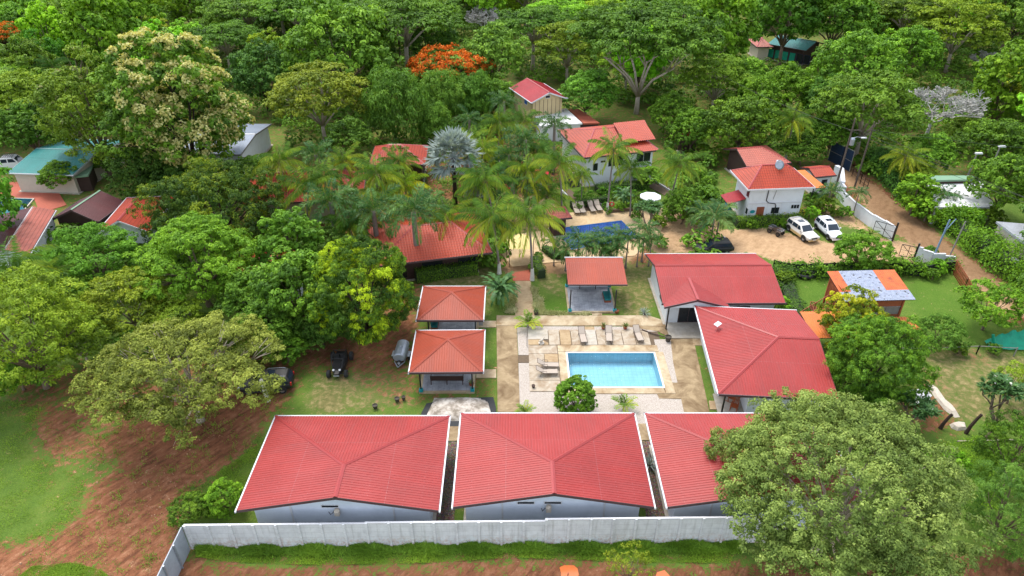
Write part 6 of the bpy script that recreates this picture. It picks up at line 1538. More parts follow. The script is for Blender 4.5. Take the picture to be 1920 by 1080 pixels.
# frangipani: open tree with leaf rosettes at branch tips
def frangi(label, p, R, h, seed, flowers=True, lean=0.0):
    rng = np.random.default_rng(seed); x, y = G(*p); t = thing('frangipani_tree', label, 'tree', (x, y, 0)); mb = MB(); tips = []
    def grow(p0, d, L, r, lv):
        q = p0+d*L; mb.tube([p0, p0.lerp(q, .5)+Vector(rng.normal(0, .04, 3)), q], [r, r*.85, r*.7], 6)
        if lv == 0: tips.append(q); return
        for k in range(3):
            e = (d*.6+Vector((rng.normal(0, .6), rng.normal(0, .6), .55))).normalized(); grow(q, e, L*.8, r*.62, lv-1)
    grow(Vector((0, 0, 0)), Vector((lean, 0, 1)).normalized(), h*.34, .17, 0 if h < 1 else 3)
    mb.build('trunk', M['bark'], t, smooth=True); T_ = np.array([tuple(v) for v in tips]); n = len(T_); k = 26
    a = rng.uniform(0, 6.28, (n, k)); el = rng.uniform(-.25, .9, (n, k)); D = np.stack([np.cos(a)*np.cos(el), np.sin(a)*np.cos(el), np.sin(el)], -1)
    P = T_[:, None]+D*.34; Nn = np.stack([-np.cos(a)*np.sin(el), -np.sin(a)*np.sin(el), np.cos(el)], -1)
    me = leaf_mesh('crown', P.reshape(-1, 3), Nn.reshape(-1, 3), D.reshape(-1, 3), .55, .17, rng.uniform(.2, .8, n*k), M['leaf_banana'], droop=.2); c = bpy.data.objects.new('crown', me); COL.objects.link(c); c.parent = t
    if flowers:
        s = T_[rng.random(n) < .35]; k = 8; D = sph(rng, len(s)*k).reshape(-1, k, 3); D[..., 2] = abs(D[..., 2]); P = s[:, None]+D*.12+np.array([0, 0, .18])
        if len(s): me = leaf_mesh('blossoms', P.reshape(-1, 3), D.reshape(-1, 3), rng.normal(0, 1, (len(s)*k, 3)), .12, .12, rng.uniform(.6, 1, len(s)*k), M['leaf_white']); c = bpy.data.objects.new('blossoms', me); COL.objects.link(c); c.parent = t
    return t
leafset('leaf_white', (.5, .5, .45), (.65, .65, .58), (.8, .8, .74))
frangi('open frangipani tree with thick trunk and leaf rosettes at lower right', (1835, 838), 3, 6.2, 31, lean=.25)
frangi('low frangipani bush with broad leaves below the bright green mango', (1700, 812), 2, 3.4, 32)
frangi('thin sapling with bare branches in front of the roof left of the silver palm', (752, 330), 2, 5.0, 33, False)
frangi('papaya like small tree with large light green leaves right of the blue pool', (1212, 452), 2, 5.0, 34, False)
# round shrub with white flowers at the pool court
custom(1078, 745, 38, 'round bushy lime tree just behind the middle front villa roof', 'leaf_bright', 120, dict(R=2, kr=.85, zc=2.0, hz=1.9, lobes=46, lr=.55, subs=12, sr=.24, leaves=26, Lf=.2, Wf=.12, lo=-.6), rt=.1, color=(.75, .8, 1))
custom(1615, 474, 52, 'leafy green tree standing between the car park and the timber shed', 'leaf_bright', 121, dict(R=4, zc=3.3, hz=2.6, lobes=44, lr=.95, subs=12, sr=.42, leaves=26, Lf=.27, Wf=.15, lo=-.3, flat=.55, up=.7), rt=.16, color=(.8, .85, 1.1))
custom(1283, 385, 36, 'round dark glossy tree left of the white two storey house', 'leaf_mid', 122, dict(R=3.2, zc=3.5, hz=3.4, lobes=36, lr=.8, subs=12, sr=.36, leaves=24, Lf=.28, Wf=.18, lo=-.7), rt=.14)
custom(1180, 1070, 52, 'thin young yellow green tree at the bottom edge beside the orange puddle', 'leaf_lime', 123, dict(R=2.6, zc=2.6, hz=2.2, lobes=34, lr=.55, subs=9, sr=.3, leaves=16, Lf=.16, Wf=.07, lo=-.3, gap=.3), rt=.07, nl=24, color=(.9, .8, .8))
custom(355, 958, 40, 'dark leaved shrub at the corner of the front wall', 'leaf_mid', 124, dict(R=2.2, zc=1.6, hz=1.5, lobes=30, lr=.6, subs=11, sr=.28, leaves=22, Lf=.2, Wf=.09, lo=-.4), rt=.08, color=(.9, .85, .8), name='shrub')
custom(420, 932, 36, 'bright green shrub growing against the left villa roof edge', 'leaf_bright', 125, dict(R=2.2, zc=2.6, hz=2.3, lobes=34, lr=.6, subs=10, sr=.32, leaves=24, Lf=.24, Wf=.12, lo=-.7, gap=.1), rt=.08, name='shrub')
custom(1890, 960, 88, 'dark willowy tree in the lower right corner', 'leaf_bamboo', 127, dict(R=5, zc=5, hz=5.2, lobes=56, lr=1.1, subs=14, sr=.5, leaves=30, Lf=.32, Wf=.07, lo=-.6, hang=1.0, flat=1), rt=.25, color=(.85, .85, .9))
custom(1905, 845, 70, 'dark green drooping tree at the right edge above the corner tree', 'leaf_mid', 128, dict(R=5, zc=5, hz=4.8, lobes=50, lr=1.1, subs=14, sr=.5, leaves=26, Lf=.3, Wf=.09, lo=-.6, hang=.8, flat=1), rt=.25)
custom(1860, 575, 62, 'light yellow green tree at the right edge of the big lawn', 'leaf_bright', 129, dict(R=4, zc=3.4, hz=2.9, lobes=44, lr=.95, subs=12, sr=.42, leaves=22, Lf=.26, Wf=.14, lo=-.4, flat=.5, up=.8, gap=.12), rt=.16)
custom(1905, 720, 45, 'airy lime green tree at the right edge by the dry lawn', 'leaf_lime', 130, dict(R=3.4, zc=3.6, hz=2.9, lobes=34, lr=.8, subs=11, sr=.38, leaves=20, Lf=.24, Wf=.12, lo=-.4, flat=.5, up=.8, gap=.15), rt=.14)
custom(1760, 625, 48, 'low bushy green shrub mass right of the timber shed', 'leaf_bamboo', 131, dict(R=3.6, zc=2.0, hz=1.9, lobes=36, lr=.9, subs=12, sr=.4, leaves=22, Lf=.3, Wf=.1, lo=-.3), rt=.1, name='shrub')

# --- hand placed copies
PL = [
 # kind, px, py, rpx, color, label, kwargs
 ('layer', 238, 570, 84, (.95, .85, .8), 'layered yellow green tree behind the broad olive tree', {}),
 ('layer', 148, 640, 62, (.75, .85, 1.6), 'dull grey green tree between the left edge tree and the olive tree', {}),
 ('dome', 30, 700, 52, (1, 1.15, 1), 'low bright bush mass at the left edge over the grass', dict(sz=.7)),
 ('dome', 558, 545, 88, (1, 1.05, 1), 'mid green tree left of the yellow green mango', {}),
 ('dome', 478, 560, 66, (.85, .9, .9), 'mid green tree in the gap right of the layered yellow green tree', {}), ('dark', 600, 610, 52, (1.1, 1.1, 1), 'dark dense tree between the dark car and the dune buggy', dict(sz=.9)),
 ('dome', 535, 650, 42, (.9, 1, .9), 'low round tree behind the dark car', dict(sz=.8)), ('layer', 330, 600, 56, (.8, .85, .8), 'yellowish tree directly behind the broad olive tree', {}), ('dome', 250, 655, 48, (.8, .85, .8), 'green tree in the shade left behind the broad olive tree', dict(sz=.8)), ('dome', 105, 560, 60, (1, 1, .9), 'green tree right behind the left edge tree', {}), ('dark', 440, 640, 44, (1.1, 1.15, 1), 'dark tree behind the right half of the broad olive tree', {}),
 ('dome', 200, 300, 34, (.8, .85, .8), 'dark bushy tree at the right end of the teal roof', dict(sz=.8)), ('dome', 470, 318, 36, (.9, .95, .9), 'bushy tree in front of the silver roof', dict(sz=.8)),
 ('dome', 1998, 560, 74, (1, 1, .9), 'broad tree just beyond the right edge of the big lawn', {}), ('dark', 2015, 770, 84, (1, 1, 1), 'dark tree beyond the right edge of the dry lawn', {}), ('dome', 2045, 950, 100, (.9, 1, .9), 'large tree beyond the lower right corner', {}),
 ('tall', 545, 470, 62, (.62, .7, .9), 'loose green tree through which a red roof shows', {}),
 ('dome', 500, 620, 60, (.9, .95, .9), 'dark green tree behind the dark car', {}),
 ('dark', 610, 470, 50, (1.2, 1.1, 1), 'dense dark tree top behind the yellow green mango', {}),
 ('dark', 265, 330, 55, (.9, .9, .9), 'dark tree below the cream blossom tree', {}), ('dark', 330, 330, 50, (.9, .95, .9), 'deep green tree right below the cream blossom tree', {}),
 ('dome', 108, 330, 36, (1.1, 1.1, .8), 'pruned tree with thick cut limbs before the teal roof', dict(sz=.8)),
 ('layer', 48, 190, 78, (.85, .9, .8), 'yellow green tree above the white truck', {}), ('dome', 60, 245, 60, (.65, .75, .7), 'dark tree right above the white truck', {}),
 ('tall', 190, 62, 62, (1, 1, 1), 'tall vivid green tree near the top left', {}), ('tall', 255, 45, 45, (.95, .95, 1), 'vivid green tree right of the tall one near the top left', {}),
 ('dome', 640, 92, 100, (1.15, 1.15, 1.2), 'big round grey green tree at upper centre left', {}), ('dark', 492, 140, 66, (1, 1.1, 1.3), 'dark round mango right of the cream blossom tree', {}),
 ('layer', 598, 185, 92, (.85, .75, .9), 'olive green tree above the silver roof', {}), ('dome', 655, 260, 45, (.7, .75, .8), 'dark blue green tree behind the palms at left centre', {}),
 ('bamboo', 742, 205, 58, (.8, .85, .8), 'leftmost dark bamboo clump above the silver palm', {}), ('bamboo', 830, 190, 44, (1, 1, 1), 'middle bamboo clump above the silver palm', {}),
 ('bamboo', 815, 235, 34, (1.1, 1.1, 1), 'lower pale bamboo clump just above the silver palm', {}), ('bamboo', 890, 185, 40, (.9, 1, .9), 'bamboo clump below the flame tree on its right', {}),
 ('dome', 925, 110, 62, (1.45, 1.35, 1.9), 'pale grey green round tree right of the flame tree', {}), ('dome', 930, 180, 36, (1.1, 1.15, 1.1), 'small round tree left of the yellow house', {}),
 ('umbrella', 755, 42, 112, (.8, .85, .8), 'wide dark umbrella tree at the top left of centre', {}), ('umbrella', 560, 25, 80, (.85, .95, .8), 'umbrella tree at the top edge above the grey green tree', {}),
 ('umbrella', 420, 75, 70, (.75, .85, .7), 'umbrella tree above the cream blossom tree on its right', {}), ('umbrella', 235, 120, 50, (.75, .85, .7), 'dark umbrella tree just left of the cream blossom tree', {}),
 ('layer', 1065, 88, 68, (.8, .8, .8), 'olive green layered tree left of the great umbrella tree', {}), ('dome', 1100, 178, 55, (1, 1.2, 1.3), 'blue green tree with white flowers right of the yellow house', dict(sz=.9)),
 ('umbrella', 1000, 50, 80, (.7, .8, .75), 'dark umbrella tree top left of the great umbrella tree', {}),
 ('tall', 1350, 60, 62, (.95, .95, 1), 'light green tall tree left of the distant teal roof', {}), ('layer', 1345, 150, 66, (.7, .85, 1), 'layered green tree right of the great umbrella tree', {}),
 ('dome', 1400, 150, 46, (1.4, 1.4, 1.4), 'pale green tree with white specks below the distant pink hut', {}), ('dome', 1390, 235, 66, (.95, .9, .7), 'large dark green tree overhanging the faded pink roof', dict(sz=.9)),
 ('dome', 1262, 215, 42, (1, 1, .9), 'green tree behind the right end of the resort building', {}), ('dome', 1300, 245, 45, (.9, .95, .8), 'green tree left of the tree overhanging the faded pink roof', {}),
 ('dome', 1608, 128, 76, (1.25, 1.3, 1.2), 'large bright domed tree right of the distant teal roof', {}), ('layer', 1630, 205, 100, (.55, .7, .9), 'big layered tree above the bend of the dirt road', {}),
 ('dome', 1480, 170, 50, (1.2, 1.2, .8), 'light green tree above the coconut palm by the white house', {}), ('dark', 1555, 190, 50, (1.3, 1.4, 1.2), 'deep green tree left of the big layered tree', {}),
 ('tall', 1885, 165, 60, (.9, .85, .8), 'yellow green tree right of the bare grey tree', {}), ('dome', 1860, 275, 60, (.9, .9, .8), 'dark round tree below the bare grey tree on the right', {}),
 ('dome', 1745, 290, 46, (1.05, 1.15, 1), 'round bright tree in front of the street lamps', {}), ('layer', 1815, 248, 42, (.55, .65, .7), 'dark layered tree directly below the bare grey tree', {}),
 ('dome', 1885, 350, 62, (1.1, 1.1, 1), 'big rounded tree covering the right side of the white roof', {}), ('tall', 1480, 20, 60, (.5, .62, .8), 'dark tall tree above the distant teal roof', {}),
 ('dome', 1570, 35, 75, (.9, 1, .9), 'broad dark tree at the top right of the distant teal roof', {}), ('umbrella', 1700, 30, 80, (1, .85, .6), 'umbrella tree with a rusty tinge at the top right', {}),
 ('layer', 1800, 55, 80, (.9, .9, .8), 'layered light tree at the top right', {}), ('dome', 1900, 30, 70, (1, .95, 1.1), 'round grey green tree in the top right corner', {}),
 ('dome', 1700, 100, 55, (1.2, 1.3, 1), 'bright round tree left above the bare grey tree', {}), ('tall', 1420, 195, 40, (.8, .8, 1), 'leafy green tree between the pink hut and the coconut palm', {}),
 ('dome', 1505, 280, 40, (.75, .8, .7), 'dark bush tree under the coconut palm near the gatehouse', dict(sz=.7)), ('dome', 1560, 250, 45, (.7, .8, .7), 'dark tree behind the utility pole', {}),
 ('layer', 1712, 318, 44, (.8, .85, .8), 'green tree beside the far hedge of the dirt road', dict(sz=.8)), ('tall', 1720, 360, 34, (1, 1, 1), 'vivid green tree left of the white roof', dict(sz=.8)),
 ('dome', 1452, 8, 40, (1, 1, .9), 'round tree directly behind the distant teal roof', {}),
 ('dome', 1215, 330, 30, (1.2, 1.2, 1), 'small green tree at the right corner of the resort building', dict(sz=.7)),
]
for k, px, py, r, col, lb, kw in PL: place(k, px, py, r, lb, col, **kw)
# --- the wood behind: one tree at a time, keeping clear of roofs, roads and each other
rng = random.Random(77)
clear = [W(*q) for q in ([(940, 520), (1300, 520), (1230, 215), (960, 150)], [(1400, 125), (1560, 130), (1560, 50), (1390, 50)], [(1340, 520), (1960, 560), (1700, 400), (1560, 290), (1340, 300)],
    [(1720, 420), (1990, 470), (1900, 330), (1700, 330)], [(-50, 440), (240, 450), (260, 255), (-80, 290)], [(380, 310), (540, 310), (540, 235), (380, 235)], [(440, 540), (900, 540), (900, 270), (440, 310)], [(1700, 345), (1860, 345), (1850, 270), (1780, 270)])]
clear.append(W((960, 240), (1140, 240), (1100, 160), (960, 160)))
clear.append(W((1130, 235), (1290, 250), (1290, 205), (1130, 205)))
def inside(x, y, P):
    c = False; n = len(P)
    for i in range(n):
        x1, y1 = P[i]; x2, y2 = P[(i+1) % n]
        if (y1 > y) != (y2 > y) and x < (x2-x1)*(y-y1)/(y2-y1)+x1: c = not c
    return c
def proj(x, y, z):
    dz = z-CAM_H; dep = y*_cp-dz*_sp; return 960+FPX*x/dep, 540-FPX*(y*_sp+dz*_cp)/dep
kinds = [('dome', 'round'), ('umbrella', 'umbrella crowned'), ('layer', 'layered'), ('tall', 'tall'), ('dark', 'dense domed')]
tones = [((1.1, 1.1, 1), 'mid green'), ((.85, .92, .85), 'dark green'), ((1.4, 1.4, .9), 'light green'), ((1.25, 1.05, .8), 'olive green'), ((1.25, 1.3, 1.6), 'grey green'), ((1.5, 1.65, 1.0), 'bright green')]
pts = [(t[0], t[1], t[2]) for t in TREES]; made = []
def rpx_(x, y, R): return FPX*R/(y*_cp-(7-CAM_H)*_sp)
guard = [(*proj(a, b, c*.9), rpx_(a, b, c), b) for a, b, c, _o in TREES]
SEE = [(0, 385, 100, 470), (110, 368, 240, 412), (195, 368, 290, 435), (15, 262, 200, 345), (0, 285, 60, 320), (695, 272, 800, 310), (400, 230, 500, 285), (765, 90, 920, 165), (965, 150, 1125, 240), (1060, 222, 1232, 300), (1365, 270, 1465, 312), (1405, 62, 1530, 100), (1670, 120, 1860, 220), (1560, 240, 1600, 360), (1800, 270, 1850, 360), (1445, 180, 1540, 280), (1150, 150, 1240, 215)]
SEE = [(a, b, c, d, G((a+c)/2, d)[1]) for a, b, c, d in SEE]
for _ in range(26000):
    y = 64+(262-64)*rng.random()**1.15; x = rng.uniform(-1, 1)*(y*.80+28)
    k = rng.choices(range(5), [5, 4, 3, 3, 2])[0]; s = rng.uniform(.68, 1.15); Rr = SP[kinds[k][0]][0]['R']*s
    if any(inside(x+dx, y+dy, P) for P in clear for dx, dy in ((0, 0), (Rr*.6, 0), (-Rr*.6, 0))): continue
    if y < 95 and x > -12 and x < 60: continue
    if any((x-a)**2+(y-b)**2 < ((Rr+c)*.43)**2 for a, b, c in pts): continue
    qx, qy = proj(x, y, 7*s)
    if qx < -160 or qx > 2080 or qy > 520: continue
    rp = rpx_(x, y, Rr)
    if any(y < gy+2 and math.hypot(qx-gx, qy-gyy) < rp*.75+gr*.8 for gx, gyy, gr, gy in guard): continue
    if any(y < dy_+2 and a-rp*.8 < qx < c+rp*.8 and b-rp*.6 < qy < d+rp*.8 for a, b, c, d, dy_ in SEE): continue
    pts.append((x, y, Rr)); tn = rng.randrange(6); made.append((x, y, s, k, tn, qx, qy))
    if len(made) >= 285: break
LM = [('bare grey tree', 1765, 172), ('distant teal roof', 1490, 80), ('great umbrella tree', 1195, 80), ('flame tree', 842, 130), ('cream blossom tree', 330, 215), ('tall vivid green tree', 190, 60), ('white truck', 15, 300), ('yellow house', 1010, 180), ('wide dark umbrella tree', 755, 42), ('olive tree above the silver roof', 598, 185), ('coconut palm by the white house', 1490, 225), ('street lamps', 1820, 280), ('top left corner', 0, 0), ('top right corner', 1920, 0), ('silver roof', 455, 255), ('rusty barn', 165, 390), ('resort building', 1150, 250), ('pale leafless tree', 905, 18), ('top edge at left centre', 470, 0), ('top edge at right centre', 1250, 0)]
seen = set()
for x, y, s, k, tn, qx, qy in made:
    n_, lx, ly = min(LM, key=lambda L: (L[1]-qx)**2+((L[2]-qy)*1.5)**2); dx, dy = qx-lx, qy-ly
    d = ('far ' if math.hypot(dx, dy) > 130 else 'close ') + (('right of' if dx > 0 else 'left of') if abs(dx) > abs(dy)*1.3 else ('below' if dy > 0 else 'above'))
    lb = f"{tones[tn][1]} {kinds[k][1]} tree {d} the {n_}"
    for extra in ('', ', small' if s < .8 else ', large', ', hidden', ', nearer', ', farther', ', outermost'):
        if lb+extra not in seen: lb = lb+extra; break
    lb = ' '.join(lb.split()); seen.add(lb); kk = kinds[k][0]; p = SP[kk][rng.randrange(len(SP[kk]))]; sz = rng.uniform(.9, 1.15); rz = rng.uniform(0, 6.28); col = tuple(c*rng.uniform(.88, 1.12) for c in tones[tn][0])+(1,)
    r = copy_tree(p, (x, y, 0), rz, (s, s, s*sz), lb, 'trees of the surrounding wood', col)
# undergrowth shrubs
sh = [(1470, 522, 20), (1455, 540, 14), (1500, 500, 14), (1530, 505, 16), (1690, 500, 20), (1725, 505, 16), (1760, 500, 18), (1750, 515, 14), (1462, 575, 22), (1490, 610, 16), (1497, 570, 9), (1235, 415, 16), (1255, 400, 14), (1310, 330, 18), (1330, 345, 16), (1545, 385, 22), (1525, 375, 18), (1520, 400, 15), (1583, 398, 14), (1565, 400, 10), (1240, 455, 14), (1290, 450, 14),
      (1262, 370, 14), (1250, 382, 10), (1190, 385, 12), (1163, 388, 11), (1195, 405, 12), (1010, 480, 10), (1003, 500, 12), (1040, 468, 9), (1055, 480, 8), (1140, 470, 12), (1650, 742, 18), (1790, 870, 28), (1770, 900, 24), (1745, 862, 22), (1745, 470, 12), (1738, 395, 30), (1778, 404, 26), (1818, 410, 27), (1855, 408, 26), (1800, 655, 14), (1865, 655, 14), (1620, 505, 18), (1655, 500, 16), (1575, 510, 12), (1410, 420, 12), (1470, 418, 12), (640, 455, 22), (700, 470, 20), (940, 465, 14), (890, 460, 16), (475, 250, 0)]
near = ['right of the car park', 'by the pool garden', 'beside the dirt road', 'on the right lawn', 'behind the resort court']
for i, (px, py, r) in enumerate(sh):
    if not r: continue
    wv = ['the timber shed', 'the blue pool', 'the white two storey house', 'the topiary garden', 'the long red villa', 'the huge olive tree', 'the broad tiled pavilion']; wp = [(1620, 560), (1110, 430), (1450, 350), (1150, 375), (1340, 530), (1590, 900), (820, 440)]
    j = min(range(7), key=lambda q: (wp[q][0]-px)**2+(wp[q][1]-py)**2); dx, dy = px-wp[j][0], py-wp[j][1]
    rel = ('before ' if dy > 20 else 'behind ' if dy < -20 else '')+('right' if dx > 0 else 'left')
    tn = rng.randrange(6); sz_ = 'large' if r > 17 else 'small' if r < 12 else 'middling'
    lb = f"{sz_} {tones[tn][1]} shrub {rel} of {wv[j]}"
    for ex in ('', ', on its own', ', near a neighbour', ', low', ', cornered'):
        if lb+ex not in seen: lb += ex; break
    seen.add(lb); place('shrub', px, py, r, lb, tones[tn][0], group='garden shrubs', cat='shrub')
balls = [(1082, 366), (1097, 372), (1107, 363), (1118, 374), (1134, 372), (1150, 366), (1085, 388), (1166, 364), (1177, 372), (1188, 362), (1198, 368), (1210, 366), (1128, 358), (1143, 357), (1160, 356), (1174, 356), (1092, 357), (1224, 380), (1135, 385), (1140, 394)]
ORD = ['first', 'second', 'third', 'fourth', 'fifth', 'sixth', 'seventh', 'eighth', 'ninth', 'tenth', 'eleventh', 'twelfth']
row_ = lambda q: 'front' if q[1] > 376 else 'back' if q[1] < 360 else 'middle'
for i, q in enumerate(sorted(balls)):
    k = [b for b in sorted(balls) if row_(b) == row_(q)].index(q)
    place('ball', q[0], q[1], 7.5 if i % 3 else 9, f"{ORD[k]} from the left in the {row_(q)} row of clipped topiary balls", (1.6+.3*(i % 2), 1.8, 1.1), group='clipped ball shrubs of the topiary garden', cat='topiary', rng=rng)
# hedges: long clipped or loose leaf bodies
def hedge(label, pts, w, h, mat='leaf_mid', Lf=.16, dens=260, rough=.15, name='hedge', color=(1, 1, 1), lump=0.0, seed=1, wld=False):
    rg = np.random.default_rng(seed); P = [Vector(p) for p in (pts if wld else W(*pts))]; t = thing(name, label, 'hedge', (P[0].x, P[0].y, 0)); Q = []; Ns = []; core = MB()
    for a, b in zip(P, P[1:]):
        L = (b-a).length; d = (b-a)/L; nrm = Vector((-d.y, d.x)); n = int(L*(w+2*h)*dens/3)
        s = rg.random(n)*L; u = rg.random(n)*(w+2*h); off = np.where(u < h, -w/2, np.where(u > h+w, w/2, u-h-w/2)); z = np.where(u < h, u, np.where(u > h+w, h-(u-h-w), h))
        ph = np.sin(s*1.3+a.x)+np.sin(s*.47+a.y)*1.2
        k = 1+lump*ph*.3; out = rg.normal(0, rough, n)
        nx = np.where(u < h, -1, np.where(u > h+w, 1, 0)); nz = np.where(nx == 0, 1, 0)
        o2 = off*k+nx*out; z2 = np.clip(z*k+nz*out, .03, 99)
        rel = a-P[0]
        Q.append(np.stack([rel.x+d.x*s+nrm.x*o2, rel.y+d.y*s+nrm.y*o2, z2], -1)); Ns.append(np.stack([nrm.x*nx, nrm.y*nx, nz+.35], -1))
        m = (a+b)/2-P[0]; core.box(m.x, m.y, 0, L, w*.8*(1-.25*lump), h*.86*(1-.3*lump), math.atan2(d.y, d.x))
    Q = np.concatenate(Q); Nn = np.concatenate(Ns)+rg.normal(0, .5, Q.shape); m = len(Q)
    me = leaf_mesh('foliage', Q, Nn, rg.normal(0, 1, Q.shape)+np.array([0, 0, .3]), Lf*rg.uniform(.7, 1.4, m), Lf*.55, .45+.2*np.sin(Q[:, 0]*1.1)*np.sin(Q[:, 1]*.9)+rg.normal(0, .17, m), M[mat])
    c = bpy.data.objects.new('foliage', me); COL.objects.link(c); c.parent = t; t.color = c.color = (*color, 1)
    core.build('stems', M['hedge_core'], t); return t
hedge('clipped dark green hedge in front of the broad tiled pavilion', [(780, 528), (830, 519), (895, 510)], 1.3, 1.5, 'leaf_mid', .16, 330, .08, seed=1)
hedge('low clipped hedge in front of the white two storey house, yellow crotons at its right', [(1378, 424), (1432, 421), (1500, 416)], 1.2, 1.1, 'leaf_bright', .18, 300, .12, seed=2, color=(.85, .8, 1))
hedge('short row of yellow leaved crotons beside the clipped hedge behind the cars', [(1462, 412), (1503, 410)], .8, 1.35, 'leaf_yellow', .18, 260, .15, seed=3)
hedge('long loose green hedge along the right side of the dirt road', [(1700, 378), (1778, 420), (1852, 486), (1922, 530), (2000, 590), (2100, 660)], 3.0, 2.3, 'leaf_bright', .3, 170, .4, lump=.6, seed=4, color=(.8, .85, .9))
hedge('dark dense hedge at the far right side of the dirt road', [(1638, 300), (1652, 318), (1700, 374)], 2.8, 2.3, 'leaf_dark', .3, 170, .35, lump=.5, seed=5, color=(.95, 1.15, 1.3))
hedge('dark creeping hedge at the right end of the long red villa', [(1462, 510), (1478, 560), (1500, 610)], 2.0, 1.2, 'leaf_dark', .18, 240, .15, lump=.5, seed=6)
hedge('small clipped dark hedge beside the tall coconut palm', [(1003, 495), (1008, 510), (1016, 522)], 1.0, 1.2, 'leaf_mid', .14, 300, .08, seed=7)
hedge('curved low hedge around the small pool behind the palms', [(1020, 470), (1040, 485), (1066, 482)], .9, .8, 'leaf_dark', .15, 260, .1, seed=8)
hedge('long clipped hedge of the topiary garden below the resort building', [(1118, 360), (1160, 354), (1215, 352)], 1.6, .9, 'leaf_dark', .18, 240, .1, seed=9, color=(1.2, 1.2, 1))
hedge('clipped hedge behind the grey loungers at the blue pool', [(1070, 390), (1100, 386), (1140, 380)], .9, 1.0, 'leaf_dark', .18, 240, .1, seed=10)
hedge('bushy green hedge along the black shade net of the car park', [(1450, 512), (1520, 518), (1600, 514), (1700, 510), (1790, 506)], 1.4, 1.3, 'leaf_mid', .24, 150, .3, lump=.9, seed=11, color=(1, 1.05, .9))
hedge('bright clipped lawn hedge left of the white two storey house', [(1310, 368), (1345, 372), (1362, 392)], 1.0, .8, 'leaf_bright', .2, 220, .1, seed=12)
# --- palms
def frond_set(rng, nf, Lf, e0, e1, bend, nl, ll, lw, spread=1.0, plume=0.0, hang=.5, tintlow=.4):
    P = []; T = []; N = []; tt = []; LL = []; rach = []
    for i in range(nf):
        az = i*2.39996+rng.normal(0, .12); f = (i+.5)/nf; el = e0+(e1-e0)*f**.9+rng.normal(0, .07); L = Lf*rng.uniform(.88, 1.08)*(1-.25*(f < .12)); bd = bend*rng.uniform(.8, 1.2)
        pos = np.zeros(3); n = 14; path = [pos.copy()]; dirs = []
        for s in range(n):
            t = (s+.5)/n; a = el-bd*t**1.4; d = np.array([math.cos(az)*math.cos(a), math.sin(az)*math.cos(a), math.sin(a)]); pos = pos+d*L/n; path.append(pos.copy()); dirs.append(d)
        path = np.array(path); dirs = np.array(dirs); rach.append(path)
        side = np.array([-math.sin(az), math.cos(az), 0]); fv = rng.normal(0, .17)
        k = nl; ts = np.linspace(.12, .99, k); j = np.clip((ts*n).astype(int), 0, n-1); base = path[j]+(path[j+1]-path[j])*(ts*n-j)[:, None]; D = dirs[j]; upv = np.cross(side, D); upv = upv*np.sign(upv[:, 2:3]+1e-6)
        ln = ll*(.35+.65*np.sin(np.pi*np.clip(.12+.8*ts, 0, 1)))
        for sg in (-1, 1):
            sw = rng.normal(0, .12, (k, 1)); tv = side*sg*spread+D*(.55+.5*ts[:, None])+upv*(rng.normal(0, .05+plume, (k, 1))+.12)+sw*D-np.array([0, 0, hang])
            tv = unit(tv); P.append(base+tv*ln[:, None]*.5); T.append(tv); N.append(np.cross(tv, D*sg)*1.0+upv*.4); LL.append(ln); tt.append(np.full(k, .30+tintlow*f+rng.normal(0, .08)+fv)+rng.normal(0, .08, k))
    return np.concatenate(P), np.concatenate(N), np.concatenate(T), np.concatenate(LL), lw, np.concatenate(tt), rach
def palm_proto(kind, seed):
    rng = np.random.default_rng(seed); t = thing(kind['name'], '-', 'palm'); h = kind['h']
    fs = frond_set(rng, *kind['f']); P = fs[0]+np.array([kind.get('lean', 0), 0, h])
    me = leaf_mesh('crown', P, fs[1], fs[2], fs[3], fs[4], fs[5], M[kind['mat']], fold=.1, droop=.12); c = bpy.data.objects.new('crown', me); COL.objects.link(c); c.parent = t
    mb = MB()
    for r in fs[6]:
        q = [Vector(p)+Vector((kind.get('lean', 0), 0, h)) for p in r[::2]]; mb.tube(q, [.036-.004*i for i in range(len(q))], 4, cap=False)
    mb.build('leaf_stalks', M['stalk'], t)
    ln = kind.get('lean', 0); r0 = kind['r']; nseg = 12; pts_ = [(ln*(i/nseg)**1.6, 0, h*i/nseg-(.2 if i == 0 else 0)) for i in range(nseg+1)]
    if kind.get('royal'): rad = [r0*(1.15 if i < 1 else 1.0+.22*math.sin(min(1, i/nseg)*3.0)) for i in range(nseg+1)]
    else: rad = [r0*(1.5-.7*min(1, i/2)) if i < 2 else r0*(.82-.2*i/nseg) for i in range(nseg+1)]
    tr = MB().tube(pts_, rad, 10).build('trunk', M['palm_bark'], t, smooth=True)
    if kind.get('royal'): MB().tube([(ln, 0, h-.9), (ln, 0, h-.3), (ln, 0, h+.25)], [r0*.95, r0*.85, r0*.35], 9).build('crownshaft', M['crownshaft'], t, smooth=True)
    if kind.get('white'): MB().tube([(0, 0, -.05), (ln*.02, 0, 1.5)], [r0*1.5+.02, r0*.86+.02], 10).build('painted_base', M['whitewash'], tr)
    if kind.get('nuts'):
        nb = MB()
        for k in range(9):
            a = k*.7; nb.lathe([(0, -.13), (.1, -.08), (.13, 0), (.1, .09), (0, .13)], 7, (ln+math.cos(a)*.3, math.sin(a)*.3, h-.25-.08*(k % 3)))
        nb.build('coconuts', M['coconut'], t, smooth=True)
    t['h'] = h; return t
M['stalk'] = plain('palm_leaf_stalk', c8(104, 112, 46), .6, .2, 4); M['coconut'] = plain('coconut_husk', c8(130, 110, 50), .7, .3, 5)
COCO = dict(name='coconut_palm', h=7.8, r=.17, mat='leaf_palm', lean=.5, white=True, nuts=True, f=(22, 4.3, 1.45, -.6, 1.25, 40, 1.1, .095, 1.0, .1, .95, .5))
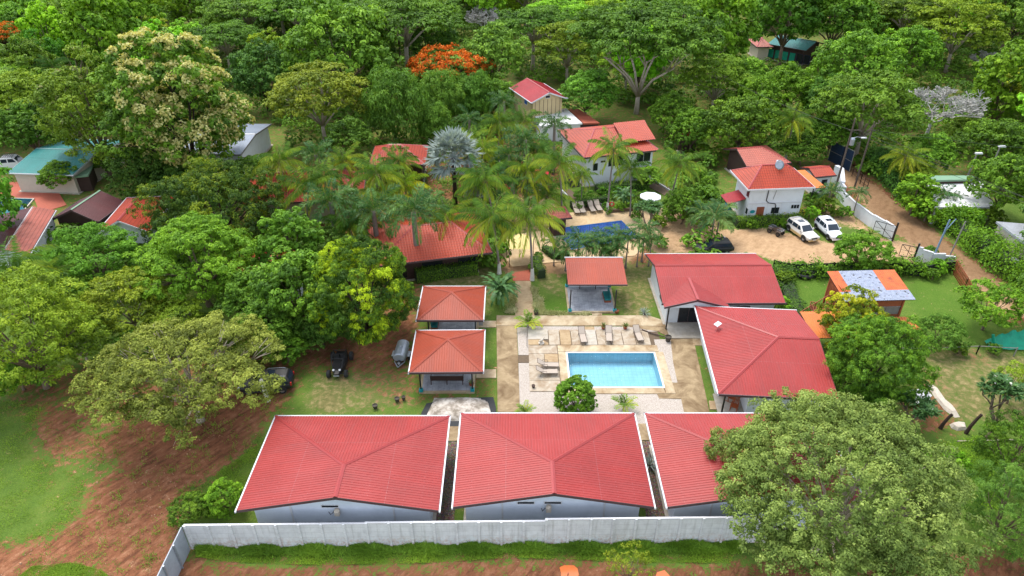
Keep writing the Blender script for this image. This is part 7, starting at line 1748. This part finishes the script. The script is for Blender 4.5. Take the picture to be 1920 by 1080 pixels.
ROYAL = dict(name='royal_palm', h=7.6, r=.24, mat='leaf_royal', royal=True, f=(18, 3.9, 1.3, -.25, 1.35, 52, .82, .085, 1.0, .5, .4, .15))
SMALL = dict(name='young_palm', h=.35, r=.1, mat='leaf_palm', f=(11, 1.5, 1.35, .35, 1.1, 16, .45, .07, 1.0, .05, .35, .7))
ADON = dict(name='christmas_palm', h=3.2, r=.1, mat='leaf_royal', royal=False, f=(12, 2.0, 1.2, -.1, 1.5, 30, .55, .06, 1.0, .2, .4, .3))
PP = {'coco': [palm_proto(COCO, 1), palm_proto(dict(COCO, lean=-.8), 2), palm_proto(dict(COCO, lean=1.2, white=False, f=(20, 4.5, 1.5, -.45, 1.15, 40, 1.15, .1, 1.0, .1, .9, .55)), 3)],
      'royal': [palm_proto(ROYAL, 4), palm_proto(dict(ROYAL, f=(16, 4.2, 1.25, -.35, 1.3, 52, .85, .085, 1.0, .5, .4, .15)), 5)], 'small': [palm_proto(SMALL, 6)], 'adon': [palm_proto(ADON, 7)]}
def palm(kind, px, pyc, label, by=None, h=None, s=1.0, color=(1, 1, 1), i=0, rz=0.0, z0=0.0):
    """crown heart at pixel px,pyc; either base row by, or height h"""
    p = PP[kind][i % len(PP[kind])]
    if h is None: h = ht(px, by, pyc)
    x, y = G(px, pyc, h+z0); hs = h/p['h']
    L = dict(loc=(x, y, z0), rz=rz); sc = (s, s, hs); col = (*color, 1)
    if p.name not in USED:
        USED.add(p.name); p.location = (x, y, z0); p.rotation_euler = (0, 0, rz); p.scale = (s, s, s) ; r = p; p['label'] = label; p.color = col
        for c in p.children: c.color = col
    else: r = copy_tree(p, (x, y, z0), rz, (s, s, s), label, None, col)
    # stretch the trunk only: crown keeps its proportions
    for c in r.children:
        if c.name.startswith(('trunk',)): c.scale = (1, 1, hs/s)
        else: c.location = (0, 0, h/s-p['h'])
    r['group'] = {'coco': 'coconut palms of the resort', 'royal': 'dark green royal palms of the resort', 'small': 'young palms', 'adon': 'thin stemmed garden palms'}[kind]
    return r
palm('coco', 1000, 408, 'tallest coconut palm with whitewashed foot beside the brick path', by=525, s=1.0, i=0, rz=2.9)
palm('coco', 935, 408, 'coconut palm leaning left of the tall one above the tan canopy', h=7.0, s=.98, i=1, rz=.4)
palm('coco', 1148, 282, 'coconut palm standing before the white wall of the resort building, lifebuoy on it', by=402, s=.82, i=0, rz=1)
palm('coco', 1058, 300, 'coconut palm at the left end of the white resort building', h=8.2, s=.85, i=2, rz=4)
palm('coco', 1190, 318, 'short leaning coconut palm at the right end of the white wall', h=6.5, s=.62, i=2, rz=2.2, color=(.75, .85, .9))
palm('coco', 1265, 308, 'coconut palm between the resort building and the round dark tree', h=7.0, s=.85, i=1, rz=3)
palm('coco', 1093, 330, 'small drooping palm before the staircase of the resort building', h=4.2, s=.5, i=0, rz=2)
palm('coco', 1490, 222, 'lone coconut palm above the red roofed gatehouse', h=6.5, s=.88, i=1, rz=1, color=(1.05, 1, .8))
palm('coco', 525, 300, 'leftmost coconut palm of the resort grove', h=7.5, s=.9, i=0, rz=5)
palm('coco', 560, 352, 'yellowish coconut palm over the left end of the long orange roof', h=7.0, s=.95, i=2, rz=.3, color=(1.1, 1, .8))
palm('coco', 612, 330, 'coconut palm over the middle of the long orange roof', h=7.5, s=.8, i=1, rz=1.3)
palm('coco', 700, 322, 'coconut palm with upright fronds over the right end of the long orange roof', h=7.8, s=.9, i=1, rz=2.3)
palm('coco', 765, 345, 'bright yellow coconut palm left of the silver palm', h=6.0, s=.78, i=0, rz=3.3, color=(1.5, 1.25, .5))
palm('coco', 660, 372, 'low palm behind the dark royal palms', h=5.0, s=.75, i=2, rz=2)
palm('coco', 925, 335, 'coconut palm right of the silver palm', h=7.0, s=.9, i=2, rz=3.6, color=(.9, .95, .8))
palm('coco', 905, 285, 'pale yellow palm behind and right of the silver palm', h=6.5, s=.8, i=0, rz=1.6, color=(1.3, 1.15, .7))
palm('coco', 935, 232, 'coconut palm left of the yellow house', h=7.0, s=.85, i=1, rz=4.6, color=(.9, .9, .9))
palm('coco', 975, 225, 'second coconut palm just left of the white flat roof', h=6.5, s=.75, i=2, rz=5.6)
palm('coco', 1020, 372, 'low bushy palm between the tall coconut palm and the staircase', h=3.0, s=.8, i=2, rz=1.1, color=(.85, .95, .9))
palm('coco', 880, 385, 'low palm below the silver palm', h=3.5, s=.6, i=1, rz=2.1)
palm('coco', 18, 500, 'coconut palm at the left edge above the yellow green tree', h=7, s=1.0, i=2, rz=5.4)
palm('coco', 100, 515, 'palm beside the left edge coconut palm', h=5, s=.7, i=1, rz=.4)
palm('coco', 1700, 290, 'coconut palm beyond the dirt road hedge', h=5.0, s=.8, i=0, rz=4.2, color=(1.1, 1, .8))
palm('coco', 92, 125, 'dark palm in the wood near the top left', h=8, s=.85, i=1, rz=3, color=(.45, .6, .7))
palm('royal', 775, 396, 'royal palm with a smooth grey trunk before the broad tiled pavilion', by=515, s=1.0, i=0, rz=.5)
palm('royal', 700, 395, 'royal palm just left of the one before the pavilion', h=6.5, s=.98, i=1, rz=1.9)
palm('royal', 620, 378, 'royal palm left of centre with an upright spear leaf', h=7.2, s=1.0, i=0, rz=3.2)
palm('royal', 592, 290, 'dark royal palm behind the coconut palms at left', h=7.2, s=.85, i=1, rz=.2)
palm('royal', 985, 262, 'royal palm with pale trunk between silver palm and resort building', h=7.6, s=.9, i=1, rz=2.2)
palm('royal', 1040, 232, 'royal palm in front of the white flat roof', h=7.6, s=.72, i=0, rz=2.8)
palm('royal', 880, 225, 'dark royal palm above the silver palm', h=6.5, s=.7, i=1, rz=4)
palm('royal', 545, 425, 'dark low palm right of the dome shaped mango', h=4.5, s=.8, i=0, rz=4)
palm('small', 990, 606, 'young yellow palm at the top left corner of the pool court', h=.5, s=1.0, rz=1, color=(1.4, 1.3, .7), z0=.05)
palm('small', 1170, 760, 'young palm in the white gravel behind the middle villa', h=.5, s=.85, rz=2, color=(1.3, 1.2, .7), z0=.05)
palm('small', 984, 772, 'young palm half hidden behind the roof edge of the middle villa', h=.5, s=.7, rz=3, color=(1.3, 1.2, .7), z0=.05)
palm('small', 1632, 440, 'young bushy palm behind the open gate leaf', h=.4, s=.8, rz=3)
for k, (px, py, h) in enumerate(((1040, 455, 3.0), (1062, 470, 2.6), (1085, 448, 3.4), (1100, 462, 3.2), (1112, 452, 3.6), (1130, 448, 3.4), (1148, 452, 3.6), (1160, 440, 4.0), (1178, 450, 3.6), (1200, 445, 3.8), (1152, 465, 3.0), (1210, 430, 4.2), (1222, 450, 3.4), (1125, 468, 2.8))):
    palm('adon', px, py, ['leftmost', 'second from left', 'third from left', 'fourth from left', 'fifth from left', 'sixth from left', 'seventh from left', 'eighth from left', 'ninth from left', 'tenth from left', 'low one at centre', 'tallest at right', 'rightmost', 'low one left of centre'][k]+' thin garden palm in the row before the blue pool', h=h, s=1.0+.15*((k*7) % 3-1), rz=k*1.7, color=(1, 1.05, .9))
palm('adon', 1340, 408, 'broad feathery palm clump at the car park corner', h=3.6, s=1.5, rz=1, color=(1.3, 1.15, 1.2)); palm('adon', 1318, 400, 'feathery palm left of the broad one at the car park corner', h=3.4, s=1.3, rz=2, color=(1.3, 1.15, 1.2)); palm('adon', 1352, 395, 'feathery palm right behind the broad one at the car park corner', h=3.6, s=1.2, rz=3.5, color=(1.4, 1.2, 1.2))
palm('adon', 1558, 358, 'garden palm between the orange carport and the road wall', h=3.0, s=1.1, rz=.7); palm('adon', 1611, 362, 'slim palm with whitewashed foot at the white road wall', by=402, s=.9, rz=.2)
palm('adon', 1790, 372, 'small palm before the white roof right of the road', h=2.2, s=.9, rz=.9); palm('adon', 1768, 365, 'glossy palm at the left corner of the white roof', h=2.6, s=1.3, rz=1.9, color=(.8, .95, 1.1))
grove = [(640, 300, 6.5), (745, 300, 5.5), (805, 385, 5), (830, 410, 4.5), (660, 420, 4.5), (955, 290, 6.5), (880, 262, 6), (1015, 280, 6), (962, 345, 5), (990, 320, 6), (900, 345, 5), (945, 190, 6.5), (725, 375, 5.5)]
for k, (px, py, h) in enumerate(grove):
    side = 'left of' if px < 850 else 'right of'; lv = 'above' if py < 290 else 'below' if py > 350 else 'level with'
    palm(['coco', 'coco', 'royal'][k % 3], px, py, f"{['yellowish', 'plain green', 'dark feathery'][k % 3]} grove palm {side} and {lv} the silver palm, {ORD[k % 12]} along", h=h, s=.72+.05*(k % 5), i=k, rz=k*1.9, color=[(1.15, 1.05, .8), (.9, 1, .9), (1, 1, 1)][k % 3])
# silver fan palm
def fanpalm(label, px, pyc, h, R, seed, nlv=34):
    rng = np.random.default_rng(seed); x, y = G(px, pyc, h); t = thing('silver_fan_palm', label, 'palm', (x, y, 0)); P = []; N = []; T = []; L = []; tt = []; st = MB()
    for i in range(nlv):
        az = i*2.39996; f = (i+.5)/nlv; el = 1.35-1.95*f+rng.normal(0, .06); d = np.array([math.cos(az)*math.cos(el), math.sin(az)*math.cos(el), math.sin(el)])
        hub = d*R*.52; side = np.array([-math.sin(az), math.cos(az), 0]); upv = np.cross(d, side); upv *= np.sign(upv[2]+1e-6)
        st.tube([(0, 0, h), tuple(np.array([0, 0, h])+hub)], [.06, .035], 5, cap=False)
        k = 30; a = np.linspace(-1.75, 1.75, k); dr = d*np.cos(a)[:, None]+side*np.sin(a)[:, None]+upv*(.25+.25*np.abs(np.sin(a*2)))[:, None]-np.array([0, 0, .12]); dr = unit(dr); ln = R*.5*(1-.12*np.abs(a))*rng.uniform(.9, 1.05, k)
        P.append(hub+dr*ln[:, None]*.5); T.append(dr); N.append(np.broadcast_to(upv, dr.shape)+side*np.sin(a*9)[:, None]*.8); L.append(ln); tt.append(.62-.3*f+rng.normal(0, .07, k))
    P = np.concatenate(P)+np.array([0, 0, h]); Ln = np.concatenate(L); me = leaf_mesh('crown', P, np.concatenate(N), np.concatenate(T), Ln, Ln*.13, np.concatenate(tt), M['leaf_silver'], fold=.12, droop=.1)
    c = bpy.data.objects.new('crown', me); COL.objects.link(c); c.parent = t; st.build('leaf_stalks', M['silver_stalk'], t); MB().tube([(0, 0, -.2), (0, 0, h*.5), (0, 0, h)], [.32, .27, .3], 10).build('trunk', M['bark_dark'], t, smooth=True)
M['silver_stalk'] = plain('silver_leaf_stalk', c8(150, 160, 160), .6, .15, 4)
fanpalm('large silver blue fan palm at the centre of the palm grove', 850, 296, 7.0, 4.2, 61); fanpalm('smaller silver fan palm low behind the broad tiled pavilion', 893, 370, 1.5, 2.0, 62, 20)
# banana clump
def banana(label, p, n, h, seed, L=2.2):
    rng = np.random.default_rng(seed); t = thing('banana_plant', label, 'banana plant', (*G(*p), 0)); P = []; N = []; T = []; LL = []; WW = []; tt = []; mb = MB()
    for s in range(n):
        bx, by = rng.normal(0, .35), rng.normal(0, .3); hh = h*rng.uniform(.7, 1.1); mb.tube([(bx, by, 0), (bx, by, hh)], [.13, .08], 7)
        for i in range(8):
            az = i*2.4+rng.random(); e = 1.25-.15*i; pos = np.array([bx, by, hh]); seg = 5
            for q in range(seg):
                a = e-1.3*((q+.5)/seg)**1.3; d = np.array([math.cos(az)*math.cos(a), math.sin(az)*math.cos(a), math.sin(a)]); l = L/seg
                P.append(pos+d*l*.5); T.append(d); up_ = np.cross(np.array([-math.sin(az), math.cos(az), 0]), d); N.append(up_*np.sign(up_[2]+1e-6)); LL.append(l*1.75); WW.append([.28, .48, .52, .44, .26][q]); tt.append(.5+rng.normal(0, .15)); pos = pos+d*l
    me = leaf_mesh('leaves', np.array(P), np.array(N), np.array(T), np.array(LL), np.array(WW), np.array(tt), M['leaf_banana'], fold=.12, droop=.08); c = bpy.data.objects.new('leaves', me); COL.objects.link(c); c.parent = t; mb.build('stem', M['crownshaft'], t)
banana('banana clump with long pale ribbed leaves beside the farther shelter', (940, 572), 5, 2.2, 71); banana('low banana plants under the silver palm by the pavilion', (880, 430), 3, 1.6, 72, 1.6); banana('banana plants in the topiary garden beside the white parasol', (1170, 385), 3, 1.5, 73, 1.5)
def spiky(parent, z, k=14, L=.5, mat='leaf_greyg'):
    rng = np.random.default_rng(k); a = rng.uniform(0, 6.28, k*3); e = rng.uniform(.2, 1.4, k*3); d = np.stack([np.cos(a)*np.cos(e), np.sin(a)*np.cos(e), np.sin(e)], -1)
    me = leaf_mesh('leaves', d*L*.5+np.array([0, 0, z]), np.stack([-np.cos(a)*np.sin(e), -np.sin(a)*np.sin(e), np.cos(e)], -1), d, L, .06, rng.uniform(.2, .8, k*3), M[mat]); c = bpy.data.objects.new('leaves', me); COL.objects.link(c); c.parent = parent
pot('potted spiky plant behind the middle lounger on the far pool side', (1131, 617), 'terracotta', plant=14)
pot('potted spiky plant behind the right hand lounger on the far pool side', (1172, 617), 'terracotta', plant=16)
pot('dark pot at the corner where the ochre path meets the pool court', (1005, 590), 'stone_pot', r=.26, h=.45, plant=10)
pot('square dark pot at the lower left corner of the pool deck', (1000, 728), 'dark_wood', r=.15, h=.3)
pot('terracotta pot on the floor of the nearer shelter at its right post', (884, 725), 'terracotta', plant=8)
pot('leftmost of the three dark pots on the grass below the nearer shelter', (745, 753)); pot('dark pot with pale filling nearest the left villa roof', (704, 766)); pot('smallest dark pot on the grass beside the nearer shelter', (757, 750), r=.17)
pot('brown wicker pot right of the single slope shelter', (1156, 587), 'wood', r=.24, h=.3)
for lb, p, L_ in (('blue green agave on the lawn left of the long red villa', (1208, 590), .8), ('agave in the gravel gap between the middle and right front villas', (1217, 875), 1.0), ('grey agave beside the black shade net', (1500, 502), .8)):
    t = thing('agave', lb, 'agave', (*G(*p), .02)); spiky(t, .05, 15, L_, 'leaf_silver')
    MB().lathe([(.14, 0), (.1, .15), (0, .2)], 8).build('stem', M['stone_pot'], t)
# ground cover: tall verge grass, border plants, weeds
def blades(name, polys, n, h, mat, seed, w=.03, clump=1, color=(1, 1, 1), wld=False, spread=.12):
    rg = np.random.default_rng(seed); out = []
    for P in polys:
        P = P if wld else W(*P); xs = [p[0] for p in P]; ys = [p[1] for p in P]; c = 0
        X = rg.uniform(min(xs), max(xs), n*3); Y = rg.uniform(min(ys), max(ys), n*3); k = pip(X, Y, P); out.append(np.stack([X[k], Y[k]], -1)[:n])
    B = np.concatenate(out); B = np.repeat(B, clump, 0)+rg.normal(0, spread if clump > 1 else 0, (len(B)*clump, 2)); m = len(B)
    pat = .6+.4*np.sin(B[:, 0]*1.7+np.sin(B[:, 1]*2.1)*1.3); L = h*rg.uniform(.5, 1.25, m)*pat; a = rg.uniform(0, 6.28, m); e = rg.uniform(.75, 1.45, m); d = np.stack([np.cos(a)*np.cos(e), np.sin(a)*np.cos(e), np.sin(e)], -1); nn = np.stack([-np.cos(a)*np.sin(e), -np.sin(a)*np.sin(e), np.cos(e)], -1)
    me = leaf_mesh(name, np.concatenate([B, np.zeros((m, 1))], -1)+d*L[:, None]*.5, nn, d, L, w, .5+.22*np.sin(B[:, 0]*.9+1)*np.cos(B[:, 1]*1.3)+rg.normal(0, .15, m), M[mat], droop=.35); o = bpy.data.objects.new(name, me); COL.objects.link(o); o.color = (*color, 1); return o
tag(blades('grass', [[(370, 1024), (700, 1019), (1380, 1016), (1390, 1036), (1000, 1034), (600, 1040), (372, 1036)]], 9000, .62, 'leaf_grass', 1, .05, 4), 'tall lush grass verge at the foot of the front wall', 'grass', kind='stuff')
tag(blades('grass', [[(372, 1034), (1380, 1030), (1370, 1056), (1200, 1055), (1060, 1049), (960, 1046), (800, 1056), (600, 1060), (430, 1054), (365, 1044)]], 26000, .16, 'leaf_grass', 2, .035, 1, (1.15, 1.05, .9)), 'short grass strip between the front wall and the earth road', 'grass', kind='stuff')
tag(blades('grass', [[(1770, 830), (1890, 820), (1880, 960), (1780, 930)]], 5000, .3, 'leaf_grass', 3, .05, 2, (1.1, 1.1, .8)), 'bright long grass between the huge olive tree and the right edge trees', 'grass', kind='stuff')
tag(blades('grass', [[(-20, 750), (90, 755), (60, 800), (60, 850), (160, 900), (150, 960), (100, 1005), (-40, 1035)], [(460, 850), (500, 820), (490, 950), (340, 985), (350, 930)], [(30, 1085), (60, 1062), (130, 1055), (190, 1068), (220, 1095)]], 14000, .12, 'leaf_grass', 4, .035, 1, (1.1, 1, .9)), 'short grass on the open ground at left', 'grass', kind='stuff')
tag(blades('border_plants', [[(952, 545), (968, 545), (968, 588), (948, 588)], [(996, 535), (1008, 540), (1012, 590), (1003, 590)], [(1012, 585), (1105, 586), (1105, 591), (1012, 591)], [(1075, 540), (1083, 540), (1084, 578), (1078, 578)], [(1010, 560), (1016, 560), (1020, 580), (1014, 585)]], 700, .28, 'leaf_border', 5, .07, 3), 'variegated pale border plants along the ochre path and the little lawn', 'ground cover', kind='stuff') if 'leaf_border' in M else None
# dense undergrowth of the wood floor
def undergrowth():
    rg = np.random.default_rng(9); n = 15000
    y = 62+200*rg.random(n)**1.2; x = rg.uniform(-1, 1, n)*(y*.82+25); k = np.ones(n, bool)
    for P in clear: k &= ~pip(x, y, P)
    k &= ~((y < 66) & (x > -30)); k &= ~((x > 44) & (y < 90) & (x < 64)); x, y = x[k], y[k]; n = len(x); m = 30
    hh = 1.0+1.6*(np.sin(x*.35+np.sin(y*.3)*2)*.5+.5)*rg.random(n)
    D = sph(rg, n*m).reshape(n, m, 3); D[..., 2] = np.abs(D[..., 2]); P = np.stack([x, y, hh*.6], -1)[:, None]+D*(.7*hh)[:, None, None]
    me = leaf_mesh('undergrowth', P.reshape(-1, 3), (D+np.array([0, 0, .5])).reshape(-1, 3), rg.normal(0, 1, (n*m, 3)), .6*rg.uniform(.6, 1.3, n*m), .36, (.4+.25*np.sin(x*.23)*np.cos(y*.31))[:, None].repeat(m, 1).ravel()+rg.normal(0, .14, n*m), M['leaf_mid'])
    o = bpy.data.objects.new('undergrowth', me); COL.objects.link(o); o.color = (.9, .95, .9, 1); tag(o, 'low green undergrowth covering the floor of the wood', 'undergrowth', kind='stuff')
undergrowth()
def grove_floor():
    rg = np.random.default_rng(19); P_ = W((455, 350), (700, 285), (960, 245), (1060, 250), (1050, 345), (945, 400), (870, 470), (760, 430), (455, 540)); xs = [p[0] for p in P_]; ys = [p[1] for p in P_]
    x = rg.uniform(min(xs), max(xs), 2600); y = rg.uniform(min(ys), max(ys), 2600); k = pip(x, y, P_) & ~((x > -13) & (x < -2.5) & (y > 66) & (y < 78)); x, y = x[k], y[k]; n = len(x); m = 24; hh = .3+.8*rg.random(n)
    D = sph(rg, n*m).reshape(n, m, 3); D[..., 2] = np.abs(D[..., 2]); P = np.stack([x, y, hh*.4], -1)[:, None]+D*(.8*hh)[:, None, None]
    me = leaf_mesh('undergrowth', P.reshape(-1, 3), (D+np.array([0, 0, .5])).reshape(-1, 3), rg.normal(0, 1, (n*m, 3)), .32*rg.uniform(.6, 1.3, n*m), .16, (.4+.3*np.sin(x*.9)*np.cos(y*.8))[:, None].repeat(m, 1).ravel()+rg.normal(0, .14, n*m), M['leaf_mid'])
    o = bpy.data.objects.new('undergrowth', me); COL.objects.link(o); tag(o, 'low garden planting under the palm grove', 'undergrowth', kind='stuff')
grove_floor()

def pebbles():
    rg = np.random.default_rng(44); P_ = W((60, 780), (540, 720), (500, 800), (330, 1000), (300, 1078), (0, 1078), (160, 940)); xs = [p[0] for p in P_]; ys = [p[1] for p in P_]
    x = rg.uniform(min(xs), max(xs), 1300); y = rg.uniform(min(ys), max(ys), 1300); k = pip(x, y, P_)&((np.sin(x*.9)+np.cos(y*.8+x*.3)) > .2); x, y = x[k], y[k]; n = len(x); s = rg.uniform(.03, .1, n)*(1+(rg.random(n) > .96))
    mb = MB()
    for i in range(n): mb.box(x[i], y[i], -.03, s[i], s[i]*.7, .03+s[i]*.5, rg.uniform(0, 3), 0, .6)
    tag(mb.build('pebbles', M['pebble']), 'scattered pale stones on the red earth', 'pebbles', kind='stuff')
pebbles()
tag(blades('weeds', [[(40, 760), (250, 745), (560, 700), (545, 760), (470, 860), (340, 960), (330, 1078), (0, 1078), (150, 960), (240, 880), (90, 850)]], 420, .3, 'leaf_grass', 14, .04, 14, (.9, .85, .8), spread=.16), 'small weed tufts growing out of the red earth', 'weeds', kind='stuff')
# ---------------------------------------------------------------- tidy: drop helper properties and unused prototypes
for k, L in list(SP.items()) + list(PP.items()):
    for p in L:
        if p.name not in USED:
            for c in list(p.children):
                for g_ in list(c.children): bpy.data.objects.remove(g_)
                bpy.data.objects.remove(c)
            bpy.data.objects.remove(p)
for o in bpy.data.objects:
    for k in ('R', 'zc', 'h', 'kindkey', 'L', 'D'):
        if k in o: del o[k]
